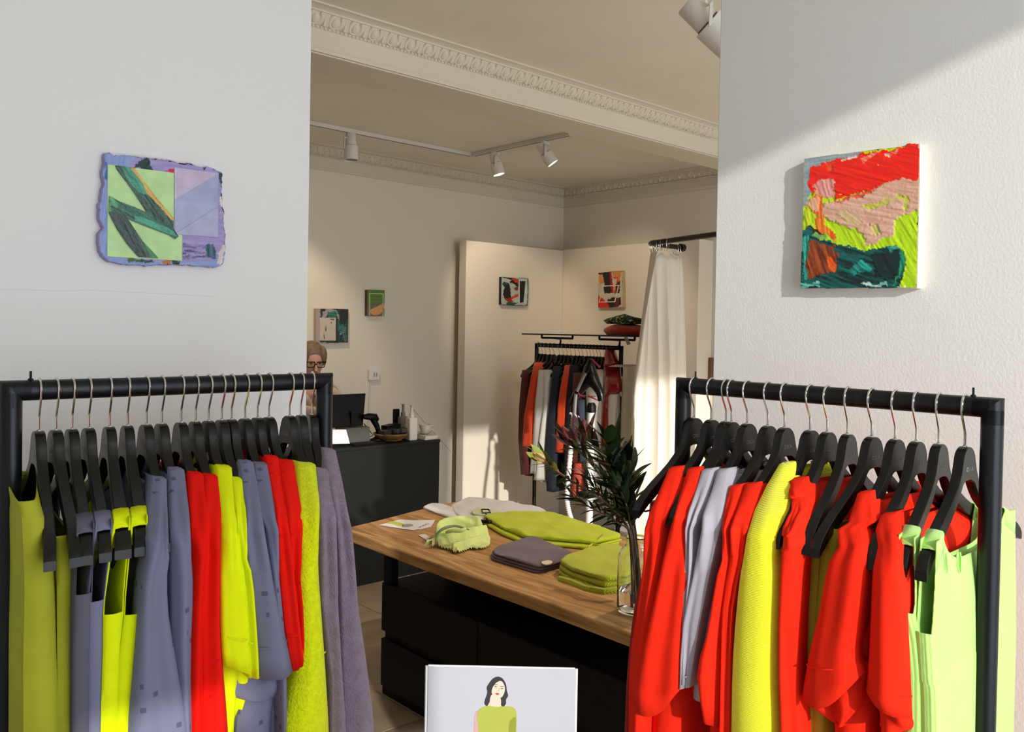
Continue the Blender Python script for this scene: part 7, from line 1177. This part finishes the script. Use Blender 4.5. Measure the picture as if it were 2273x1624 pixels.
farg(4, 'white shirt beside the orange jumper on the alcove rack', FW, [(4.5477,1.2821,4.4924,1.2847,-0.16),(4.5015,1.2404,4.4377,1.2437,-0.211),(4.5076,1.1952,4.4346,1.1994,-0.211),(4.5137,1.1499,4.4315,1.1551,-0.211),(4.5198,1.1046,4.4285,1.1108,-0.211),(4.5259,1.0592,4.4254,1.0665,-0.211),(4.5321,1.0137,4.4223,1.0223,-0.211),(4.5354,0.9606,4.4233,0.9701,-0.211),(4.5388,0.9075,4.4243,0.9179,-0.211),(4.5422,0.8544,4.4253,0.8657,-0.211),(4.5456,0.8012,4.4262,0.8135,-0.211),(4.549,0.7479,4.4272,0.7612,-0.211),(4.5532,0.7011,4.4311,0.7151,-0.211),(4.5575,0.6543,4.435,0.669,-0.211),(4.5618,0.6074,4.4389,0.6228,-0.211),(4.5661,0.5604,4.4429,0.5765,-0.211),(4.5704,0.5133,4.4468,0.5302,-0.211)], 0.70, seed=73)
farg(5, 'second white shirt left of the navy shirt on the alcove rack', FW, [(4.4964,1.2844,4.4383,1.2871,-0.156),(4.4419,1.2435,4.3841,1.2465,-0.211),(4.4431,1.1989,4.3849,1.2022,-0.211),(4.4443,1.1543,4.3856,1.158,-0.211),(4.4454,1.1096,4.3864,1.1136,-0.211),(4.4466,1.065,4.3872,1.0693,-0.211),(4.4478,1.0203,4.3879,1.025,-0.211),(4.4553,0.9707,4.3906,0.9761,-0.211),(4.4629,0.921,4.3932,0.9272,-0.211),(4.4705,0.8712,4.3958,0.8783,-0.211),(4.4781,0.8213,4.3985,0.8293,-0.211),(4.4857,0.7712,4.4011,0.7803,-0.211),(4.4936,0.7211,4.4018,0.7315,-0.211),(4.5016,0.6709,4.4025,0.6826,-0.211),(4.5095,0.6205,4.4031,0.6338,-0.211),(4.5175,0.57,4.4038,0.5849,-0.211),(4.5254,0.5195,4.4045,0.536,-0.211),(4.5334,0.4688,4.4051,0.487,-0.211)], 0.66, seed=74)
farg(6, 'navy blue shirt in the middle of the alcove rack', FN, [(4.4554,1.3117,4.3979,1.3142,-0.101),(4.3783,1.2678,4.3179,1.2708,-0.184),(4.3565,1.2211,4.2927,1.2246,-0.211),(4.3615,1.1724,4.2939,1.1765,-0.211),(4.3665,1.1236,4.2951,1.1284,-0.211),(4.3715,1.0748,4.2963,1.0802,-0.211),(4.3765,1.0259,4.2975,1.0321,-0.211),(4.3825,0.9791,4.2979,0.9862,-0.211),(4.3885,0.9323,4.2983,0.9404,-0.211),(4.3945,0.8854,4.2988,0.8945,-0.211),(4.4005,0.8384,4.2992,0.8486,-0.211),(4.4065,0.7914,4.2996,0.8027,-0.211),(4.4126,0.7442,4.3,0.7568,-0.211),(4.4186,0.697,4.3005,0.7108,-0.211),(4.4141,0.6487,4.303,0.6623,-0.211),(4.4096,0.6004,4.3055,0.6138,-0.211),(4.4051,0.5522,4.308,0.5652,-0.211),(4.4006,0.504,4.3105,0.5166,-0.211),(4.3961,0.4558,4.313,0.4679,-0.211),(4.3916,0.4077,4.3155,0.4192,-0.211)], 0.58, seed=75)
farg(8, 'orange shirt right of the navy shirt on the alcove rack', FO, [(4.3559,1.3239,4.2974,1.3264,-0.08),(4.2916,1.2823,4.2274,1.2854,-0.159),(4.2531,1.2401,4.1829,1.2438,-0.211),(4.2648,1.1942,4.1879,1.1988,-0.211),(4.2713,1.1539,4.1932,1.1589,-0.211),(4.2778,1.1136,4.1984,1.119,-0.211),(4.2843,1.0731,4.2037,1.079,-0.211),(4.2908,1.0326,4.209,1.039,-0.211),(4.2937,0.9854,4.2109,0.9924,-0.211),(4.2967,0.9382,4.2129,0.9457,-0.211),(4.2996,0.891,4.2148,0.8991,-0.211),(4.3026,0.8437,4.2167,0.8523,-0.211),(4.3055,0.7963,4.2187,0.8056,-0.211),(4.3085,0.7489,4.2206,0.7588,-0.211),(4.3115,0.7015,4.2226,0.712,-0.211)], 0.86, seed=76)
farg(9, 'black shirt right of the orange shirt on the alcove rack', FK, [(4.3081,1.3259,4.247,1.3285,-0.077),(4.2327,1.2812,4.1713,1.2842,-0.162),(4.1914,1.2355,4.1294,1.2389,-0.211),(4.1969,1.1864,4.1335,1.1902,-0.211),(4.2024,1.1372,4.1377,1.1415,-0.211),(4.2079,1.088,4.1418,1.0928,-0.211),(4.2134,1.0387,4.146,1.0439,-0.211),(4.2149,0.988,4.1476,0.9937,-0.211),(4.2164,0.9374,4.1493,0.9435,-0.211),(4.2179,0.8867,4.151,0.8932,-0.211),(4.2194,0.836,4.1526,0.8428,-0.211),(4.2209,0.7852,4.1543,0.7925,-0.211),(4.2224,0.7344,4.156,0.7421,-0.211),(4.2239,0.6836,4.1576,0.6917,-0.211),(4.2254,0.6328,4.1593,0.6412,-0.211),(4.2269,0.5819,4.161,0.5907,-0.211),(4.2284,0.531,4.1626,0.5402,-0.211),(4.2299,0.48,4.1643,0.4896,-0.211)], 0.58, seed=77)
farg(10, 'dark burgundy shirt behind the steamer hose', FB, [(4.1863,1.277,4.1162,1.2804,-0.169),(4.1478,1.2349,4.076,1.2388,-0.211),(4.1489,1.1899,4.0749,1.1943,-0.211),(4.1501,1.1448,4.0738,1.1499,-0.211),(4.1513,1.0998,4.0726,1.1054,-0.211),(4.1524,1.0547,4.0715,1.0609,-0.211),(4.1536,1.0096,4.0704,1.0165,-0.211),(4.1547,0.9645,4.0692,0.972,-0.211),(4.1559,0.9193,4.0711,0.9272,-0.211),(4.1571,0.8741,4.073,0.8825,-0.211),(4.1582,0.8289,4.0749,0.8377,-0.211),(4.1594,0.7837,4.0768,0.7928,-0.211),(4.1606,0.7385,4.0787,0.7479,-0.211),(4.1618,0.6932,4.0806,0.703,-0.211),(4.1629,0.6479,4.0825,0.6581,-0.211)], 0.75, seed=78)
farg(11, 'slate blue shirt beside the white pole of the steamer', FS, [(4.115,1.0934,4.0303,1.0996,-0.211),(4.1068,1.0522,4.025,1.0586,-0.211),(4.0986,1.0111,4.0198,1.0177,-0.211),(4.0904,0.9701,4.0146,0.9768,-0.211),(4.0863,0.9258,4.0123,0.9328,-0.211),(4.0821,0.8816,4.0099,0.8887,-0.211),(4.0779,0.8373,4.0076,0.8447,-0.211),(4.0737,0.7932,4.0053,0.8007,-0.211),(4.0696,0.749,4.003,0.7567,-0.211),(4.0654,0.7049,4.0007,0.7127,-0.211),(4.0613,0.6608,3.9983,0.6688,-0.211)], 0.7, seed=79)
farg(13, 'white blouse behind the steamer head', FW, [(4.1043,1.3035,3.9629,1.3101,-0.113),(4.0391,1.2652,3.8971,1.2725,-0.185),(4.016,1.2244,3.8719,1.2327,-0.211),(4.0167,1.1818,3.8696,1.191,-0.211),(4.0173,1.1392,3.8674,1.1494,-0.211),(4.018,1.0966,3.8652,1.1077,-0.211),(4.0186,1.0539,3.8629,1.0661,-0.211),(4.0175,1.0101,3.8635,1.023,-0.211),(4.0164,0.9663,3.8641,0.9799,-0.211),(4.0153,0.9225,3.8647,0.9368,-0.211),(4.0142,0.8787,3.8653,0.8936,-0.211),(4.013,0.8349,3.8658,0.8505,-0.211),(4.0119,0.7911,3.8664,0.8073,-0.211),(4.0096,0.7466,3.8689,0.763,-0.211),(4.0073,0.7021,3.8713,0.7187,-0.211),(4.005,0.6576,3.8738,0.6744,-0.211),(4.0027,0.6131,3.8763,0.63,-0.211),(4.0004,0.5686,3.8788,0.5856,-0.211),(3.9981,0.5242,3.8812,0.5411,-0.211),(3.9958,0.4798,3.8837,0.4966,-0.211),(3.9935,0.4354,3.8862,0.4521,-0.211),(3.9913,0.3909,3.8887,0.4075,-0.211)], 0.62, 'blouse', 'blouse', seed=80)
farg(10, 'coral skirt showing low down behind the leaves', FC, [(4.1165,0.7324,4.0107,0.7447,-0.211),(4.1213,0.6925,4.004,0.7068,-0.211),(4.1262,0.6526,3.9973,0.6689,-0.211),(4.1312,0.6126,3.9906,0.6311,-0.211),(4.1361,0.5725,3.9839,0.5933,-0.211),(4.1413,0.5324,3.9951,0.553,-0.211),(4.1465,0.4922,4.0064,0.5127,-0.211),(4.1517,0.452,4.0177,0.4722,-0.211),(4.1569,0.4117,4.029,0.4316,-0.211)], 0.56, 'skirt', 'skirt', sl=False, seed=81)
farg(18, 'shiny dark red vinyl raincoat on the alcove rack', FV, [(3.9954,1.4527,3.9438,1.4542,-0.045),(4.0038,1.4144,3.9214,1.4172,-0.045),(4.0122,1.3761,3.8991,1.3804,-0.045),(4.0091,1.3384,3.8659,1.3445,-0.058),(3.9463,1.2976,3.806,1.3044,-0.125),(3.8818,1.2583,3.7445,1.2657,-0.194),(3.8632,1.2161,3.7273,1.2242,-0.211),(3.8596,1.1727,3.7245,1.1814,-0.211),(3.8619,1.1459,3.7628,1.1527,-0.211),(3.8643,1.1192,3.8015,1.1237,-0.211),(3.8655,1.0761,3.8047,1.0808,-0.211),(3.8668,1.0329,3.8079,1.0378,-0.211),(3.868,0.9897,3.8111,0.9947,-0.211),(3.8683,0.9516,3.8106,0.957,-0.211),(3.8686,0.9136,3.8102,0.9193,-0.211),(3.8689,0.8755,3.8097,0.8816,-0.211),(3.8692,0.8374,3.8093,0.8439,-0.211)], 0.78, 'raincoat', 'coat', seed=82)
farg(17, 'white dress under the red vinyl raincoat', FW, [(3.8151,1.1529,3.7463,1.1576,-0.211),(3.8136,1.1134,3.7453,1.1184,-0.211),(3.8121,1.0739,3.7443,1.0792,-0.211),(3.8106,1.0344,3.7433,1.04,-0.211),(3.8091,0.9949,3.7423,1.0008,-0.211),(3.8076,0.9535,3.7418,0.9597,-0.211),(3.806,0.9121,3.7412,0.9185,-0.211),(3.8045,0.8708,3.7406,0.8774,-0.211),(3.8029,0.8294,3.7401,0.8363,-0.211)], 0.85, 'dress', 'dress', seed=83)
a0 = 3.8507; t = thing('jacket', 'cream jacket hung beyond the right post of the alcove rack', 'jacket', (4.6, a0, 1.38))
body(mapF, bodyrows([(3.6902,1.3431,3.652,1.3448),(3.7021,1.2422,3.6258,1.2466),(3.7008,1.0786,3.617,1.0851),(3.6965,0.8332,3.6184,0.8418)], 0.75), a0, FR, t, near=-0.16, far=0.16, neck=True, L=14, seed=84)

# ------------------------------------------------------------------ garment steamer
sp = Vector((3.95, 3.568, 0)); t = thing('garment_steamer', 'white garment steamer with ribbed hose and black hanger head before the alcove rack', 'steamer', sp)
STW = M('steamer_white', '#e3e2e0', 0.35)
MB().tube([sp+Vector((0, 0, 0.12)), sp+Vector((0, 0, 1.12))], 0.022, 16).build('pole', STW, t)
MB().lathe(sp, [(0, 0.0), (0.15, 0.0), (0.16, 0.03), (0.155, 0.12), (0.12, 0.21), (0.05, 0.24), (0, 0.24)], 28).build('water_tank', STW, t)
MB().lathe(sp+Vector((0, 0, 0.915)), [(0.024, 0), (0.030, 0.0), (0.030, 0.045), (0.024, 0.045)], 14).build('clamp', PLB, t)
MB().obox(sp+Vector((-0.02, 0.0, 0.565)), (0.05, 0, 0), (0, 0.055, 0), (0, 0, 0.014)).build('hose_tray', PLB, t, smooth=0, bev=0.004)
MB().box(sp.x-0.065, sp.y+0.045, 0.55, sp.x-0.055, sp.y+0.056, 0.65).build('tray_bracket', PLB, t, smooth=0)
MB().lathe(sp+Vector((0, 0, 1.075)), [(0.026, 0), (0.030, 0.002), (0.030, 0.04), (0.02, 0.06)], 14).build('pole_cap', PLB, t)
def arm(pts, rs, nm, mat): MB().tube([Vector(p) for p in cr([tuple(p) for p in pts], 14)], [r for (r,) in cr([(q,) for q in rs], 14)], 10).build(nm, mat, t, smooth=60)
arm([(3.95,3.5926,1.3633), (3.95,3.6094,1.2779), (3.95,3.6578,1.2183), (3.95,3.7109,1.1634), (3.95,3.7411,1.1124)], [0.030, 0.040, 0.030, 0.022, 0.014], 'hanger_arm', BLK)
arm([(3.95,3.585,1.3636), (3.95,3.5603,1.2806), (3.95,3.5216,1.2324), (3.95,3.4947,1.1952), (3.95,3.4862,1.1513)], [0.030, 0.040, 0.030, 0.026, 0.022], 'hanger_arm', BLK)
arm([(3.95,3.5892,1.3803), (3.95,3.5879,1.3269), (3.95,3.5861,1.2566)], [0.024, 0.034, 0.045], 'hanger_head', BLK)
MB().tube([(3.9,3.5332,1.4083), (3.9,3.5614,1.3376), (3.9,3.6124,1.2566), (3.9,3.6529,1.1921)], 0.014, 10).build('steam_wand', PLB, t)
MB().tube([(3.885,3.5623,1.3211), (3.885,3.5986,1.2634), (3.885,3.6315,1.2053)], 0.009, 8).build('wand_trim', M('wand_grey', '#9c9c9a', 0.3, metal=0.6), t)
MB().tube([(3.9,3.6529,1.1921), (3.9,3.6593,1.1407), (3.9,3.6649,1.0554)], 0.011, 8).build('wand_handle', M('wand_grey', '#9c9c9a'), t)
MB().tube([(3.9,3.7001,1.0609), (3.9,3.6687,1.0522), (3.9,3.6298,1.0414)], 0.009, 8).build('hose_clip', STW, t)
hp_ = cr([(3.9,3.6686,1.0494), (3.9,3.6782,0.9691), (3.88,3.6685,0.8723), (3.86,3.6618,0.7477), (3.85,3.6641,0.6073), (3.85,3.6659,0.5223), (3.86,3.6581,0.4517), (3.88,3.6404,0.3814), (3.92,3.6068,0.3111)], 90)
MB().tube([Vector(p) for p in hp_], [0.0175 if i % 2 else 0.0135 for i in range(90)], 10).build('ribbed_hose', STW, t)
MAG = M('magenta_plastic', '#8c1f3f', 0.4)
MB().tube([(3.9,3.5295,1.4084), (3.9,3.4955,1.3848), (3.9,3.462,1.3642)], 0.007, 8).build('steam_nozzle', MAG, t)
for c0, c1, c2 in (((3.9,3.6337,1.1933), (3.9,3.618,1.1775), (3.9,3.5798,1.1718)), ((3.9,3.5498,1.1794), (3.9,3.5236,1.1757), (3.9,3.4751,1.1598))):
    MB().tube([c0, c1, c2], [0.007, 0.006, 0.003], 8).build('clip', MAG, t)
MB().tube([(3.9,3.6258,1.1826), (3.9,3.5725,1.1806), (3.9,3.483,1.184)], 0.003, 6).build('clip_wire', CHR, t)

# ------------------------------------------------------------------ fitting room curtain
BRZ = M('dark_bronze', '#3a3029', 0.35, metal=0.8)
t = thing('curtain_rail', 'dark bronze tubular fitting room rail under the ceiling beam', 'curtain rail', (4.441, 3.544, 2.166))
MB().tube([(5.40, 2.079, 2.166), (4.12, 2.079, 2.166), (4.072, 2.10, 2.166), (4.300, 2.948, 2.166), (4.427, 3.421, 2.166), (4.441, 3.497, 2.166), (4.470, 3.539, 2.166), (4.536, 3.548, 2.166), (4.801, 3.548, 2.166)], 0.017, 14).build('rail_tube', BRZ, t)
MB().tube([(4.801, 3.548, 2.166), (4.838, 3.548, 2.166)], 0.027, 14).build('end_cap', BRZ, t)
CUR = M('ivory_curtain', '#e6dfd2', 0.9, bump=0.15, scale=60, sheen=0.1)
t = thing('curtain', 'ivory fitting room curtain gathered at the corner of its rail', 'curtain', (4.536, 3.534, 0.181))
key = [(4.366, 3.383), (4.432, 3.487), (4.498, 3.548), (4.631, 3.553), (4.763, 3.548), (4.819, 3.548)]
low = [(4.205, 3.440), (4.328, 3.534), (4.460, 3.534), (4.593, 3.515), (4.744, 3.506), (4.867, 3.511)]
NU = 90
rows_ = []
for i in range(40):
    v = i/39; z = 2.122 - 2.05*v; row = []
    K = cr(key, NU); Lw = cr(low, NU)
    for j in range(NU):
        u = j/(NU-1); k = min(1, v*2.2)**0.7
        x = K[j][0]+(Lw[j][0]-K[j][0])*k; y = K[j][1]+(Lw[j][1]-K[j][1])*k
        amp = (0.016+0.022*min(1, v*3))*(0.6+0.4*math.sin(3+9*u))
        ph = 2*PI*(8.5*u+0.45*math.sin(5.3*u)) + 0.9*math.sin(2.2*v+4*u) + 0.5*math.sin(6*v-9*u)
        y += amp*math.cos(ph); x += amp*0.7*math.sin(ph*1.0+0.8)
        zz = z - (0.030*abs(math.sin(2*PI*3.5*u))*max(0, 1-v*14))
        row.append((x, y, zz))
    rows_.append(row)
MB().loft(rows_, False, False, False).build('curtain_cloth', CUR, t, smooth=80, solid=0.002)
for j, (x, y) in enumerate(((4.408, 3.355), (4.427, 3.421), (4.437, 3.459), (4.460, 3.530), (4.498, 3.546), (4.536, 3.548), (4.753, 3.548), (4.777, 3.548))):
    ang = 0 if j > 4 else 1.2
    MB().tube([(x+0.0*math.cos(a)+0.024*math.cos(a)*math.sin(ang), y+0.024*math.cos(a)*math.cos(ang), 2.147+0.036*math.sin(a)) for a in [2*PI*k/16 for k in range(16)]], 0.0022, 6, closed=True).build('curtain_ring', CHR, t)
t = thing('framed_mirror', 'brown wooden frame on the alcove wall beside the curtain, mostly hidden', 'frame', (5.36, 3.68, 1.25))
MB().box(5.36, 3.655, 1.13, 5.39, 3.685, 1.40).build('frame', M('brown_wood', '#6e4a30', 0.5), t, smooth=0, bev=0.003)
